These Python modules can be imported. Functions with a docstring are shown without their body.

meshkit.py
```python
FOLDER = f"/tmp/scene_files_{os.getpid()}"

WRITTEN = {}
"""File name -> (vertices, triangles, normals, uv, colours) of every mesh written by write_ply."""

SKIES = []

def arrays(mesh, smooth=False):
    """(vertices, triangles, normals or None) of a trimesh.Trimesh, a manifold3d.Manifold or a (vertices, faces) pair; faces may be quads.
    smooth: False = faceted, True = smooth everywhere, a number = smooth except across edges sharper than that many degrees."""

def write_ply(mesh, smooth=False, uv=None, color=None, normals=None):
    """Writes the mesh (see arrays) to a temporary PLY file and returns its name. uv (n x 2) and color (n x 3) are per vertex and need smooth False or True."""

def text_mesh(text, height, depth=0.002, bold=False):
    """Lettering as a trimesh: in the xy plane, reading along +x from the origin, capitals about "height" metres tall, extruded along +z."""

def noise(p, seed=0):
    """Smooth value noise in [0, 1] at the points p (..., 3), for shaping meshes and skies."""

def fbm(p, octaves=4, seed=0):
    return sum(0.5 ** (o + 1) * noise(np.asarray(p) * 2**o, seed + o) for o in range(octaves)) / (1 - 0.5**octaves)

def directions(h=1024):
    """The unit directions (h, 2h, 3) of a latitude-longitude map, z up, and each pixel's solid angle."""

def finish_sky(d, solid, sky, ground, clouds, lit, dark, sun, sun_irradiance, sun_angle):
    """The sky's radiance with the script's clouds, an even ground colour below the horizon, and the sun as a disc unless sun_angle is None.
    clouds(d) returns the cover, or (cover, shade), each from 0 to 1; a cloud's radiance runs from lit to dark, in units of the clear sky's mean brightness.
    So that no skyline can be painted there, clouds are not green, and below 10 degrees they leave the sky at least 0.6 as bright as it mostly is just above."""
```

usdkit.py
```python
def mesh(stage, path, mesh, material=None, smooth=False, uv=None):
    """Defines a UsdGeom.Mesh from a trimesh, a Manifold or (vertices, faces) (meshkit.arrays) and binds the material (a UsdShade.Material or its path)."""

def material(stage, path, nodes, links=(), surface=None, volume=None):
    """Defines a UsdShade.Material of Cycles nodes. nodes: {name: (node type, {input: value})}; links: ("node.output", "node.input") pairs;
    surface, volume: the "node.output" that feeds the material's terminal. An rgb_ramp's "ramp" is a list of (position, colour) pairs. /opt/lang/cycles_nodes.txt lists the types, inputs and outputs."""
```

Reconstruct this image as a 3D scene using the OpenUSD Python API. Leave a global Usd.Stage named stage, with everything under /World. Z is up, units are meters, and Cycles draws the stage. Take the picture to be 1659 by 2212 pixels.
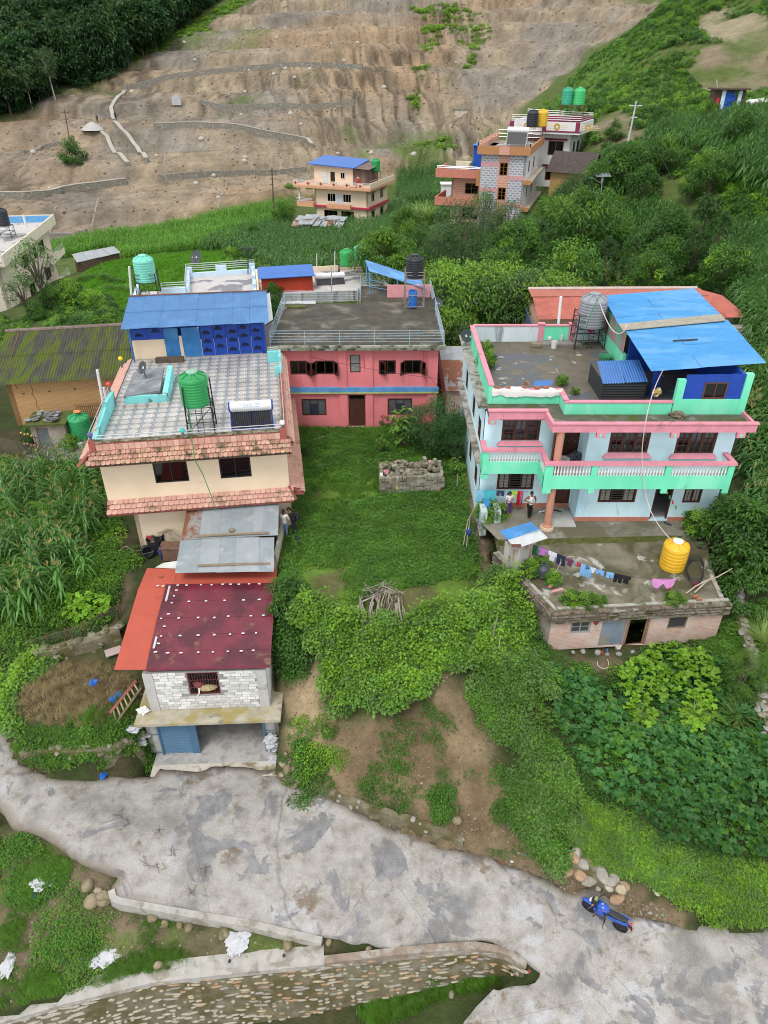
import math,random
import numpy as np,trimesh,usdkit,meshkit
from pxr import Usd,UsdGeom,UsdLux,UsdShade,Gf,Sdf,Vt
from scipy.interpolate import RBFInterpolator,RegularGridInterpolator
from scipy.spatial import Delaunay
import shapely
from shapely.geometry import Polygon,LineString,Point
random.seed(7)
rng=np.random.default_rng(11)
stage=Usd.Stage.CreateInMemory()
UsdGeom.SetStageUpAxis(stage,UsdGeom.Tokens.z)
UsdGeom.SetStageMetersPerUnit(stage,1.)
UsdGeom.Xform.Define(stage,'/World')
UsdGeom.Scope.Define(stage,'/World/Looks')
en,NA,LS_,fbm,AA,VS=enumerate,np.array,np.linspace,meshkit.fbm,np.asarray,np.vstack
RM,ICO,TBOX,rad=trimesh.transformations.rotation_matrix,trimesh.creation.icosphere,trimesh.creation.box,math.radians
F_PX,CX,CY=1534.,829.5,1106.
PITCH=rad(32.7)
CZ=22.
SP,CP=math.sin(PITCH),math.cos(PITCH)
cam=UsdGeom.Camera.Define(stage,'/World/camera')
cam.AddTransformOp().Set(Gf.Matrix4d(1,0,0,0,0,SP,CP,0,0,-CP,SP,0,0,0,CZ,1))
cam.CreateHorizontalApertureAttr(24.)
cam.CreateVerticalApertureAttr(32.)
cam.CreateFocalLengthAttr(24.*F_PX/1659.)
cam.CreateClippingRangeAttr(Gf.Vec2f(.5,3000))
cam.CreateExposureAttr(.42)
SUN_EL,SUN_AZ=rad(58),rad(205)
sun_dir=NA([math.sin(SUN_AZ)*math.cos(SUN_EL),math.cos(SUN_AZ)*math.cos(SUN_EL),math.sin(SUN_EL)])
usdkit.material(stage,'/World/Looks/sky_look',{'sky':('sky_texture',{'sky_type':'single_scattering','sun_disc':False,'sun_elevation':SUN_EL,'sun_rotation':math.atan2(sun_dir[0],sun_dir[1])}),'co':('texture_coordinate',{}),'cn':('noise_texture',{'scale':2.2,'detail':5.}),'cr':('rgb_ramp',{'ramp':[(.3,(9.8,9.9,10.)),(.7,(13.6,13.6,13.5))]}),'mx':('mix_color',{'fac':.86,'use_clamp':False}),'bg':('background_shader',{'strength':.088}),},[('co.generated','cn.vector'),('cn.fac','cr.fac'),('sky.color','mx.a'),('cr.color','mx.b'),('mx.result','bg.color')],surface='bg.background')
dome=UsdLux.DomeLight.Define(stage,'/World/sky')
UsdShade.MaterialBindingAPI.Apply(dome.GetPrim()).Bind(UsdShade.Material.Get(stage,'/World/Looks/sky_look'))
dome.GetPrim().SetCustomDataByKey('kind','structure')
sun=UsdLux.DistantLight.Define(stage,'/World/sun')
sun.CreateNormalizeAttr(True);sun.CreateIntensityAttr(.4);sun.CreateAngleAttr(18.);sun.CreateColorAttr(Gf.Vec3f(1,.97,.92))
sun.AddTransformOp().Set(Gf.Matrix4d().SetRotate(Gf.Rotation(Gf.Vec3d(0,0,1),Gf.Vec3d(*sun_dir))))
def ray(u,v):
 r,d=(u-CX)/F_PX,(v-CY)/F_PX
 return NA([r,CP-d*SP,-SP-d*CP])
def atz(u,v,z):
 d=ray(u,v);t=(z-CZ)/d[2]
 return NA([d[0]*t,d[1]*t,z])
def aty(u,v,Y):
 d=ray(u,v);t=Y/d[1]
 return NA([d[0]*t,Y,CZ+d[2]*t])
MATS={}
def M(name,c,r=.8,var=.12,sc=2.,c2=None,s2=1.,lo2=.5,hi2=.6,c3=None,s3=3.,lo3=.55,hi3=.65,bump=0.,bsc=25.,metal=0.,spec=.3,st=(1,1,1),rnd=0.,isl=0.,coat=0.):
 0
 if name in MATS:return MATS[name]
 c=NA(c,float)
 N={'g':('geometry',{}),'mp':('mapping',{'scale':st}),'n1':('noise_texture',{'scale':sc,'detail':5.,'roughness':.6}),'r1':('rgb_ramp',{'ramp':[(.3,c*(1-var)),(.7,np.minimum(c*(1+var),.95))]}),'p':('principled_bsdf',{'roughness':r,'metallic':metal,'specular_ior_level':spec,'coat_weight':coat})}
 L=[('g.position','mp.vector'),('mp.vector','n1.vector'),('n1.fac','r1.fac')]
 out='r1.color'
 for k,cc,s,lo,hi in((2,c2,s2,lo2,hi2),(3,c3,s3,lo3,hi3)):
  if cc is None:continue
  N[f'n{k}']=('noise_texture',{'scale':s,'detail':7.,'roughness':.62,'distortion':.4})
  N[f'r{k}']=('map_range',{'from_min':lo,'from_max':hi,'clamp':True})
  N[f'm{k}']=('mix_color',{'b':cc})
  L+=[('mp.vector',f'n{k}.vector'),(f'n{k}.fac',f'r{k}.value'),(f'r{k}.result',f'm{k}.fac'),(out,f'm{k}.a')]
  out=f'm{k}.result'
 for key,amt,src,osrc in(('ob',rnd,'object_info','ob.random'),('gi',isl,'geometry','gi.random_per_island')):
  if not amt:continue
  N[key]=(src,{})
  N[key+'r']=('map_range',{'to_min':1-amt,'to_max':1+amt})
  N[key+'h']=('hsv',{})
  L+=[(osrc,key+'r.value'),(key+'r.result',key+'h.value'),(out,key+'h.color')]
  out=key+'h.color'
 L.append((out,'p.base_color'))
 if bump:
  N['bn']=('noise_texture',{'scale':bsc,'detail':4.})
  N['b']=('bump',{'strength':bump,'distance':.03})
  L+=[('g.position','bn.vector'),('bn.fac','b.height'),('b.normal','p.normal')]
 MATS[name]=usdkit.material(stage,'/World/Looks/'+name,N,L,surface='p.BSDF')
 return MATS[name]
def LEAF(name,ca,cb,cc=None,r=.45,trans=.25,spec=.4):
 0
 if name in MATS:return MATS[name]
 k_=NA([1.9,1.75,1.25])*(1. if 'forest'in name else 1.12);ca,cb=NA(ca)*k_,NA(cb)*k_;cc=cb if cc is None else NA(cc)*k_
 N={'g':('geometry',{}),'ob':('object_info',{}),'n':('noise_texture',{'scale':.35,'detail':3.}),'ri':('rgb_ramp',{'ramp':[(0.,ca*.72),(.45,ca),(.85,cb),(1.,cc)]}),'add':('math',{'math_type':'multiply_add','value2':.55}),'nm':('map_range',{'from_min':.3,'from_max':.7,'to_min':-.1,'to_max':.5}),'or':('map_range',{'to_min':.78,'to_max':1.22}),'h':('hsv',{}),'p':('principled_bsdf',{'roughness':r,'specular_ior_level':spec}),'t':('translucent_bsdf',{}),'mx':('mix_closure',{'fac':trans})}
 L=[('g.random_per_island','add.value1'),('g.position','n.vector'),('n.fac','nm.value'),('nm.result','add.value3'),('add.value','ri.fac'),('ob.random','or.value'),('or.result','h.value'),('ri.color','h.color'),('h.color','p.base_color'),('h.color','t.color'),('p.BSDF','mx.closure1'),('t.BSDF','mx.closure2')]
 MATS[name]=usdkit.material(stage,'/World/Looks/'+name,N,L,surface='mx.closure')
 return MATS[name]
def ATTR(name,r=.9,sc=3.,amp=.25,bump=.3,bsc=12.,spec=.15,sc2=.5):
 0
 N={'a':('attribute',{'attribute':'tint'}),'g':('geometry',{}),'n':('noise_texture',{'scale':sc,'detail':8.,'roughness':.7}),'n2':('noise_texture',{'scale':sc2,'detail':5.,'roughness':.6}),'m':('map_range',{'from_min':.25,'from_max':.75,'to_min':1-amp,'to_max':1+amp}),'m2':('map_range',{'from_min':.3,'from_max':.7,'to_min':1-amp*.8,'to_max':1+amp*.8}),'mu':('math',{'math_type':'multiply'}),'h':('hsv',{}),'p':('principled_bsdf',{'roughness':r,'specular_ior_level':spec}),'b':('bump',{'strength':bump,'distance':.08}),'nb':('noise_texture',{'scale':bsc,'detail':6.})}
 L=[('g.position','n.vector'),('g.position','n2.vector'),('g.position','nb.vector'),('n.fac','m.value'),('n2.fac','m2.value'),('m.result','mu.value1'),('m2.result','mu.value2'),('mu.value','h.value'),('a.color','h.color'),('h.color','p.base_color'),('nb.fac','b.height'),('b.normal','p.normal')]
 MATS[name]=usdkit.material(stage,'/World/Looks/'+name,N,L,surface='p.BSDF')
 return MATS[name]
def GLASS(name='window_glass',tint=(.75,.8,.8)):
 if name in MATS:return MATS[name]
 MATS[name]=usdkit.material(stage,'/World/Looks/'+name,{'f':('fresnel',{'IOR':1.5}),'t':('transparent_bsdf',{'color':tint}),'gl':('glossy_bsdf',{'roughness':.04}),'m':('mix_closure',{})},[('f.fac','m.fac'),('t.BSDF','m.closure1'),('gl.BSDF','m.closure2')],surface='m.closure')
 return MATS[name]
USED={}
def uniq(path):
 n=USED.get(path,-1)+1
 USED[path]=n
 return path if n==0 else f'{path}_{n:03d}'
def custom(p,**kw):
 for k,v in kw.items():
  if v:p.SetCustomDataByKey(k,v)
 return p
def arr(m):
 if isinstance(m,MB):return m.get()
 v,f,_=meshkit.arrays(m)
 return v,f
def put(name,mesh,mat_,parent=None,smooth=False,label=None,cat=None,group=None,kind=None,tint=None):
 0
 base=parent.GetPath().pathString if parent is not None else '/World'
 path=uniq(base+'/'+name)
 if isinstance(mesh,MB):mesh=mesh.get()
 if smooth==1 and tint is None:smooth=179.
 m=usdkit.mesh(stage,path,mesh,mat_,smooth=smooth)
 if tint is not None:
  UsdGeom.PrimvarsAPI(m).CreatePrimvar('tint',Sdf.ValueTypeNames.Color3fArray,'vertex').Set(Vt.Vec3fArray.FromNumpy(AA(tint,np.float32)))
 return custom(m.GetPrim(),label=label,category=cat,group=group,kind=kind)
def thing(name,label,cat,loc=(0,0,0),rotz=0.,group=None,rot=None,scale=None,kind=None):
 x=UsdGeom.Xform.Define(stage,uniq('/World/'+name))
 x.AddTranslateOp().Set(Gf.Vec3d(*map(float,loc)))
 if rot is not None:x.AddRotateXYZOp().Set(Gf.Vec3f(*map(float,rot)))
 elif rotz:x.AddRotateZOp().Set(float(rotz))
 if scale is not None:x.AddScaleOp().Set(Gf.Vec3f(*map(float,scale))if np.ndim(scale)else Gf.Vec3f(float(scale)))
 return custom(x.GetPrim(),label=label,category=cat,group=group,kind=kind)
class MB:
 def __init__(s):s.v,s.f,s.n=[],[],0
 def add(s,v,f):
  v=AA(v,float).reshape(-1,3);f=AA(f,int)
  if f.ndim==2 and f.shape[1]==4:f=VS([f[:,[0,1,2]],f[:,[0,2,3]]])
  s.v.append(v);s.f.append(f+s.n);s.n+=len(v);return s
 def m(s,mesh,T=None):
  v,f=arr(mesh)
  if T is not None:v=v@AA(T)[:3,:3].T+AA(T)[:3,3]
  return s.add(v,f)
 def box(s,x0,x1,y0,y1,z0,z1):
  v=NA([[x,y,z]for z in(z0,z1)for y in(y0,y1)for x in(x0,x1)])
  return s.add(v,[[0,2,3,1],[4,5,7,6],[0,1,5,4],[2,6,7,3],[0,4,6,2],[1,3,7,5]])
 def prism(s,poly,z0,z1):
  0
  poly=AA(poly,float);n=len(poly)
  a=np.c_[poly,np.broadcast_to(z0,n)];b=np.c_[poly,np.broadcast_to(z1,n)]
  tri=trimesh.creation.triangulate_polygon(Polygon(poly),engine='earcut')[1]if n>4 else NA([[0,1,2],[0,2,3]])
  if not Polygon(poly).exterior.is_ccw:tri=tri[:,::-1]
  s.add(VS([a,b]),VS([tri[:,::-1],tri+n]))
  i=np.arange(n);j=(i+1)%n
  q=np.c_[i,j,j+n,i+n]
  if not Polygon(poly).exterior.is_ccw:q=q[:,::-1]
  s.f[-1]=VS([s.f[-1],VS([q[:,[0,1,2]],q[:,[0,2,3]]])+s.n-2*n])
  return s
 def tube(s,pts,r,k=6,cap=True):
  0
  P=AA(pts,float);n=len(P);R=np.broadcast_to(r,n)
  d=np.gradient(P,axis=0);d/=np.linalg.norm(d,axis=1,keepdims=True)+1e-12
  up=NA([0,0,1.])if abs(d[0][2])<.9 else NA([1.,0,0])
  a=np.cross(d,up);a/=np.linalg.norm(a,axis=1,keepdims=True)+1e-12
  b=np.cross(d,a)
  t=np.arange(k)*2*math.pi/k
  v=P[:,None]+R[:,None,None]*(np.cos(t)[None,:,None]*a[:,None]+np.sin(t)[None,:,None]*b[:,None])
  i=np.arange(n-1)[:,None]*k;j=np.arange(k)[None];j2=(j+1)%k
  q=np.stack([i+j,i+j2,i+k+j2,i+k+j],-1).reshape(-1,4)
  fs=[VS([q[:,[0,1,2]],q[:,[0,2,3]]])]
  if cap:
   c=np.arange(1,k-1)
   fs+=[np.c_[0*c,c+1,c],(n-1)*k+np.c_[0*c,c,c+1]]
  return s.add(v.reshape(-1,3),VS(fs))
 def bar(s,a,b,w=.04,h=None):
  0
  return s.tube([a,b],w*.7071,4)
 def lathe(s,prof,k=24,c=(0,0,0)):
  0
  p=AA(prof,float);t=np.arange(k)*2*math.pi/k
  v=np.stack([p[:,None,0]*np.cos(t)+c[0],p[:,None,0]*np.sin(t)+c[1],np.broadcast_to(p[:,None,1]+c[2],(len(p),k))],-1)
  i=np.arange(len(p)-1)[:,None]*k;j=np.arange(k)[None];j2=(j+1)%k
  q=np.stack([i+j,i+j2,i+k+j2,i+k+j],-1).reshape(-1,4)
  return s.add(v.reshape(-1,3),q)
 def corr(s,o,ax,ay,nrm,pitch=.1,amp=.018,ny=1,seg=4,thick=0.):
  0
  o,ax,ay,nrm=(AA(q,float)for q in(o,ax,ay,nrm));nrm=nrm/np.linalg.norm(nrm)
  W=np.linalg.norm(ax);n=max(2,int(W/pitch*seg))
  t=LS_(0,1,n+1);h=amp*np.sin(t*W/pitch*2*math.pi)
  r=LS_(0,1,ny+1)
  v=o+t[None,:,None]*ax+r[:,None,None]*ay+h[None,:,None]*nrm
  i=np.arange(ny)[:,None]*(n+1);j=np.arange(n)[None]
  q=np.stack([i+j,i+j+1,i+n+2+j,i+n+1+j],-1).reshape(-1,4)
  return s.add(v.reshape(-1,3),q)
 def get(s):return VS(s.v),VS(s.f)
 def xf(s,T):
  T=AA(T);s.v=[v@T[:3,:3].T+T[:3,3]for v in s.v];return s
def rotz(a):
 c_,s_=math.cos(a),math.sin(a);T=np.eye(4);T[:2,:2]=[[c_,-s_],[s_,c_]];return T
def rot_to(d):
 0
 d=AA(d,float)/np.linalg.norm(d)
 T=np.eye(4);a=np.cross([0,0,1.],d);n=np.linalg.norm(a)
 if n<1e-9:return T if d[2]>0 else np.diag([1.,-1,-1,1])
 T[:3,:3]=RM(math.atan2(n,d[2]),a/n)[:3,:3];return T
def tr(x,y,z):T=np.eye(4);T[:3,3]=[x,y,z];return T
def rock(r,seed,flat=.7,sub=2):
 m=ICO(sub,1.);v=NA(m.vertices)
 v*=(.72+.56*fbm(v*1.3+seed*7.1,3,seed))[:,None]
 return v*NA([1,.8,flat])*r,NA(m.faces)
def wpan(W,H,holes=(),t=.2,top=None):
 0
 P=Polygon(top if top is not None else[(0,0),(W,0),(W,H),(0,H)])
 for x0,x1,z0,z1 in holes:P=P.difference(shapely.box(x0,z0,x1,z1))
 mb=MB()
 for g in getattr(P,'geoms',[P]):
  m=trimesh.creation.extrude_polygon(g,t,engine='earcut');v=NA(m.vertices)
  mb.add(np.c_[v[:,0],t-v[:,2],v[:,1]],NA(m.faces))
 return mb
# == TERRAIN
def C(kind,*pts):return[(aty if kind=='y'else atz)(*p)for p in pts]
ctl=C('z',(100,1000,-.3),(39,930,0),(200,985,0),(130,950,0),(60,1100,-.5),(150,1150,-.6),(230,1180,-.6),(50,1300,-1.2),(200,1310,-1.3),(262,1230,-.8),(275,1320,-1.5),(140,1410,-2.5),(60,1500,-3),(250,1500,-3.1),(150,1590,-3.6),(290,1590,-3.9),(50,1590,-4.1),(100,1668,-5.15),(330,1672,-5.6),(0,1575,-4.75),(-150,1500,-4.2),(-150,1300,-2),(100,1950,-6.2),(300,2000,-6.5),(500,2050,-6.7),(100,2100,-6.8),(0,1880,-5.9),(0,2150,-7.),(-200,1900,-6),(-200,2150,-7.5),(600,2060,-6.75),(850,1540,-3.1),(1150,1540,-3.1),(680,1430,-1.6),(650,1600,-4.3),(720,1680,-5.2),(900,1700,-4.9),(1100,1700,-5.),(1000,1600,-3.6),(640,1700,-5.7),(760,1740,-5.9),(1000,1815,-6.35),(1150,1845,-6.7),(1280,1900,-7.05),(1400,1960,-7.35),(1500,2005,-7.55),(1659,2000,-7.7),(1450,1480,-2.9),(1250,1480,-2.8),(1250,1650,-4.3),(1450,1650,-4.2),(1620,1600,-3.2),(1250,1790,-5.9),(1450,1800,-5.6),(1640,1800,-4.9),(1340,1880,-6.8),(1500,1930,-6.8),(1640,1930,-6.6),(330,1700,-5.7),(600,1700,-5.75),(800,1790,-6.),(1000,1870,-6.45),(1200,1920,-6.95),(1300,1975,-7.3),(1130,2060,-7.4),(830,2030,-6.75),(450,1900,-5.95),(250,1900,-5.7),(100,1760,-5.3),(1659,2060,-7.85),(1659,2212,-8.2),(1000,2212,-9.3),(1300,2150,-8.3),(700,2230,-9.8),(400,2300,-10.4),(100,2350,-11),(1300,2300,-9),(1800,2200,-8.2),(300,580,0),(300,640,0),(120,690,0))
ctl+=[NA(p,float)for p in[(-4.5,45,0),(0,45,0),(3.5,45,.1),(-4.5,38,0),(0,38,0),(4,38,.1),(-4.5,31,0),(0,31,0),(3.8,31,0),(-4,27.5,-.1),(0,27.5,-.1),(3,27.5,-.1),(4.9,45,.3),(4.9,38,.2),(4.9,33,0),(5.4,30,-.5),(6.2,27,-1.2),(7,25.2,-1.9),(-3,26,-.35),(.5,26,-.3),(3.5,26,-.4),(5.4,26,-.9),(8,24.8,-2.3),(12,24.8,-2.3),(16,25.5,-2.2),(17.6,30,-.4),(18,26,-1.6),(19.5,33,0),(20,40,.8),(22,36,.5),(24,45,1.5),(28,55,3),(35,55,4.5),(30,38,1.5),(25,30,0),(25,20,-3),(20,15,-6),(35,25,-1),(15,50,1),(22,52,1.5),(12,64,1.8),(25,66,2.6),(6.5,50,.4),(6,60,1),(8,70,1.2),(-7,30,-.2),(-8,27,-.6),(-12,34,-.5),(0,75,.5),(10,80,1),(-10,80,.2),(20,85,1.6),(0,95,-.6),(10,95,.4),(25,95,2.6),(-15,95,-1.5),(-30,88,-.3),(-45,80,-2),(-40,94,-1.5),(-25,105,-2.2),(-50,95,-6),(-38,60,-.5),(-20,60,0),(-8,138,-5),(0,138,-4.6),(-15,148,-5),(-12,129,-4.6),(5,120,-1.2),(10,112,.5),(17,104,1),(14,112,1),(26,126,3.4),(22,116,2.6),(8,132,-1),(-25,125,-4),(-40,120,-5.5),(3,152,-4.6),(80,110,26),(80,60,13),(45,45,6),(100,180,52),(130,120,45),(-60,60,-2),(-60,100,-7),(-35,45,0),(-35,30,-2),(-30,20,-5.5),(-100,150,-5),(-100,100,-8),(0,4,-11),(-15,4,-10),(15,4,-10),(30,4,-9),(-30,4,-9),(0,420,62),(-120,420,80),(120,420,100),(-200,300,45),(200,300,100),(0,560,100),(-250,560,140),(250,560,160)]]
ctl+=C('y',(1175,440,106),(1230,388,113),(1250,350,116),(1300,520,92),(1400,520,88),(1500,520,84),(1659,520,78),(1300,440,100),(1400,430,96),(1500,420,92),(1659,400,86),(1350,330,112),(1450,300,112),(1550,262,115),(1659,300,98),(1659,240,118),(1500,250,125),(1600,225,124),(1280,290,125),(1290,220,150),(1400,200,150),(1500,190,145),(1659,190,140),(1350,120,185),(1450,90,175),(1550,80,165),(1659,80,160),(1450,10,225),(1550,10,200),(1659,10,190),(0,500,147),(150,490,150),(300,490,152),(450,460,162),(600,430,172),(850,400,185),(950,370,190),(0,420,165),(0,330,195),(0,262,215),(300,400,175),(300,300,205),(300,200,240),(300,110,275),(300,0,345),(600,400,182),(600,300,205),(600,200,235),(600,100,270),(600,0,310),(850,370,190),(850,300,205),(850,200,230),(850,100,262),(850,0,300),(1000,330,195),(1000,250,212),(1000,150,240),(1000,50,275),(1150,240,195),(1150,150,225),(1150,50,265),(1280,60,250),(0,200,240),(0,100,275),(0,0,330),(120,120,265),(150,210,232),(400,340,190),(150,400,172))
ctl=NA(ctl)
_r=RBFInterpolator(ctl[:,:2],ctl[:,2],kernel='thin_plate_spline',smoothing=.05,neighbors=60)
def spaced(a,b,fine,lo,hi,grow,big):
 0
 g=list(np.arange(a,b,fine))
 d=fine
 while g[-1]<hi:d=min(d*grow,big if g[-1]<175 else 8);g.append(g[-1]+d)
 d=fine;h=[g[0]]
 while h[-1]>lo:d=min(d*grow,big if h[-1]>-175 else 8);h.append(h[-1]-d)
 return NA(h[:0:-1]+g)
gx=spaced(-27,27,.3,-400,400,1.05,1.15)
gy0=list(np.arange(4,52,.3));d=.3
while gy0[-1]<620:
 d=min(d*1.035,.95 if gy0[-1]<345 else 8);gy0 .append(gy0[-1]+d)
gy=NA(gy0)
GX,GY=np.meshgrid(gx,gy,indexing='ij')
cx_=np.concatenate([np.arange(-410,-60,10),np.arange(-60,60,1.2),np.arange(60,411,10)]);cy_=np.concatenate([np.arange(3,60,1.),np.arange(60,340,3.),np.arange(340,640,12.)])
CXg,CYg=np.meshgrid(cx_,cy_,indexing='ij')
cz_=_r(np.c_[CXg.ravel(),CYg.ravel()]).reshape(CXg.shape)
BASE=RegularGridInterpolator((cx_,cy_),cz_,method='linear',bounds_error=False,fill_value=None)
def base_h(x,y):return BASE(np.stack([AA(x,float),AA(y,float)],-1))
def hit(u,v,h=None,tmax=600):
 0
 h=h or base_h
 d=ray(u,v);t=np.concatenate([np.arange(12,80,.2),np.arange(80,tmax,.8)])
 P=t[:,None]*d+[0,0,CZ]
 below=P[:,2]<h(P[:,0],P[:,1])
 i=int(np.argmax(below))if below.any()else len(t)-1
 a,b=t[max(i-1,0)],t[i]
 for _ in range(14):
  m=(a+b)/2;p=m*d+[0,0,CZ]
  if p[2]<h(p[0],p[1]):b=m
  else:a=m
 return b*d+[0,0,CZ]
def patch(*uv):return Polygon([hit(u,v)[:2]for u,v in uv]).buffer(0)
LANDSLIDE=patch((-60,505),(120,515),(300,490),(450,462),(600,432),(720,420),(850,398),(960,368),(1020,345),(1060,300),(1120,245),(1180,190),(1235,140),(1290,95),(1370,60),(1450,0),(1300,-30),(900,-30),(580,-30),(560,0),(420,72),(330,118),(280,140),(245,172),(195,188),(130,200),(95,222),(60,242),(0,262),(-60,275))
CLIFF=patch((1520,110),(1600,85),(1659,80),(1700,190),(1640,205),(1590,215),(1530,200),(1480,165)).union(patch((1290,250),(1350,240),(1380,330),(1300,330),(1270,290)))
PALE=patch((1500,45),(1560,22),(1660,30),(1700,110),(1600,92),(1520,85))
SLIP=patch((640,1440),(700,1430),(690,1530),(720,1560),(880,1540),(930,1480),(960,1450),(1010,1480),(1030,1560),(1060,1600),(1080,1700),(1130,1800),(1180,1880),(1000,1830),(760,1745),(620,1690),(610,1560))
PIT=patch((30,1470),(120,1430),(250,1440),(310,1480),(300,1560),(230,1570),(120,1570),(40,1540))
LOWLEFT=patch((-60,1800),(60,1800),(235,1880),(240,1950),(640,2060),(560,2062),(300,2092),(155,2130),(-60,2180))
LAWN=Polygon([(-5.4,26.4),(4.6,26.2),(4.8,45),(-6.6,45)])
PADDY=patch((185,590),(300,555),(470,540),(560,530),(610,560),(560,600),(420,700),(300,690),(130,690),(60,690),(120,640))
RAMP_UV=[(-260,1480),(0,1555),(28,1600),(45,1645),(130,1668),(335,1672),(345,1650),(600,1642),(612,1668),(650,1690),(700,1708),(760,1742),(850,1783),(1000,1838),(1110,1872),(1190,1898),(1240,1925),(1300,1905),(1335,1960),(1400,1990),(1490,2010),(1560,1992),(1760,1985),(1800,2230),(1450,2300),(1150,2250),(1000,2224),(1060,2150),(1150,2120),(1165,2090),(1120,2058),(1030,2045),(930,2050),(850,2056),(760,2050),(690,2034),(640,2022),(540,1998),(400,1975),(300,1958),(238,1945),(240,1918),(254,1900),(150,1848),(60,1800),(0,1768),(-260,1690)]
RAMP=patch(*RAMP_UV)
_q=NA(shapely.segmentize(RAMP.exterior,.25).coords)[:-1];_n=np.stack([fbm(np.c_[_q*.9,np.full(len(_q),k)],4,60+k)-.5 for k in(1,2)],1)
RAMP=Polygon(_q+_n*.55).buffer(0)
inside=lambda poly,x,y:shapely.contains_xy(poly,x,y)
def soft(poly,w,x=GX,y=GY):
 0
 n=fbm(np.stack([x,y,0*x],-1)*(.9/w),4,5)-.5
 out=np.zeros(x.shape);b=poly.buffer(w*2).bounds
 near=(x>b[0])&(x<b[2])&(y>b[1])&(y<b[3])
 pts=shapely.points(x[near],y[near])
 dd=np.where(shapely.contains(poly,pts),1,-1)*shapely.distance(poly.exterior if poly.geom_type=='Polygon'else poly.boundary,pts)
 out[near]=np.clip(.5+(dd/w+n[near]*2.4)*.8,0,1)
 return out
shapely.prepare(LANDSLIDE)
H=base_h(GX,GY)
SL=soft(LANDSLIDE,3.)
ang=.35
xr,yr=GX*math.cos(ang)+GY*math.sin(ang)*.5,-GX*math.sin(ang)+GY*math.cos(ang)
warp=(fbm(np.stack([GX*.03,GY*.03,0*GX],-1),3,2)-.5)*16
n1=fbm(np.stack([(xr+warp)*.3,yr*.028,0*GX],-1),4,21)
n2=fbm(np.stack([(xr+warp)*.8,yr*.08,0*GX],-1),3,33)
rill=-np.clip(.42-np.abs(n1-.5)*5,0,1)*1.7-np.clip(.3-np.abs(n2-.5)*5,0,1)*.9
rough=fbm(np.stack([GX*.07,GY*.07,0*GX],-1),5,9)-.5
bench=np.sin((H*1.15+6*(fbm(np.stack([GX*.012,GY*.012,0*GX],-1),3,4)-.5))*1.05)
rmask=np.clip(fbm(np.stack([GX*.025,GY*.025,0*GX],-1),3,8)*3-.9,.25,1.2)
HV=np.clip((GX+12)/40,0,1)*np.clip((260-GY)/60,.3,1)
H=H+SL*(rill*rmask*(.5+1.3*HV)+rough*(1.5+2.4*HV)+(1.1-.5*HV)*np.tanh(bench*4))
n5=fbm(np.stack([(xr+warp*.5)*.42,yr*.03,0*GX],-1),3,57)
_k=np.clip((fbm(np.stack([GX*.1,GY*.1,0*GX],-1),4,19)-.33)*5,0,1);CLF=soft(CLIFF,3.)*_k;PAL=soft(PALE,3.)*(.3+.7*_k)
H=H+(CLF+PAL)*(rill*.8+rough*1.5)
n3=fbm(np.stack([GX,GY,0*GX],-1)*.45,4,14)-.5
n4=fbm(np.stack([GX,GY,0*GX],-1)*1.6,3,15)-.5
SLP=soft(SLIP,.8);PT=soft(PIT,.8)
H=H+(1-SL)*(n3*.35+n4*.08)*np.where(inside(LAWN,GX,GY),.35,1)
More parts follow.
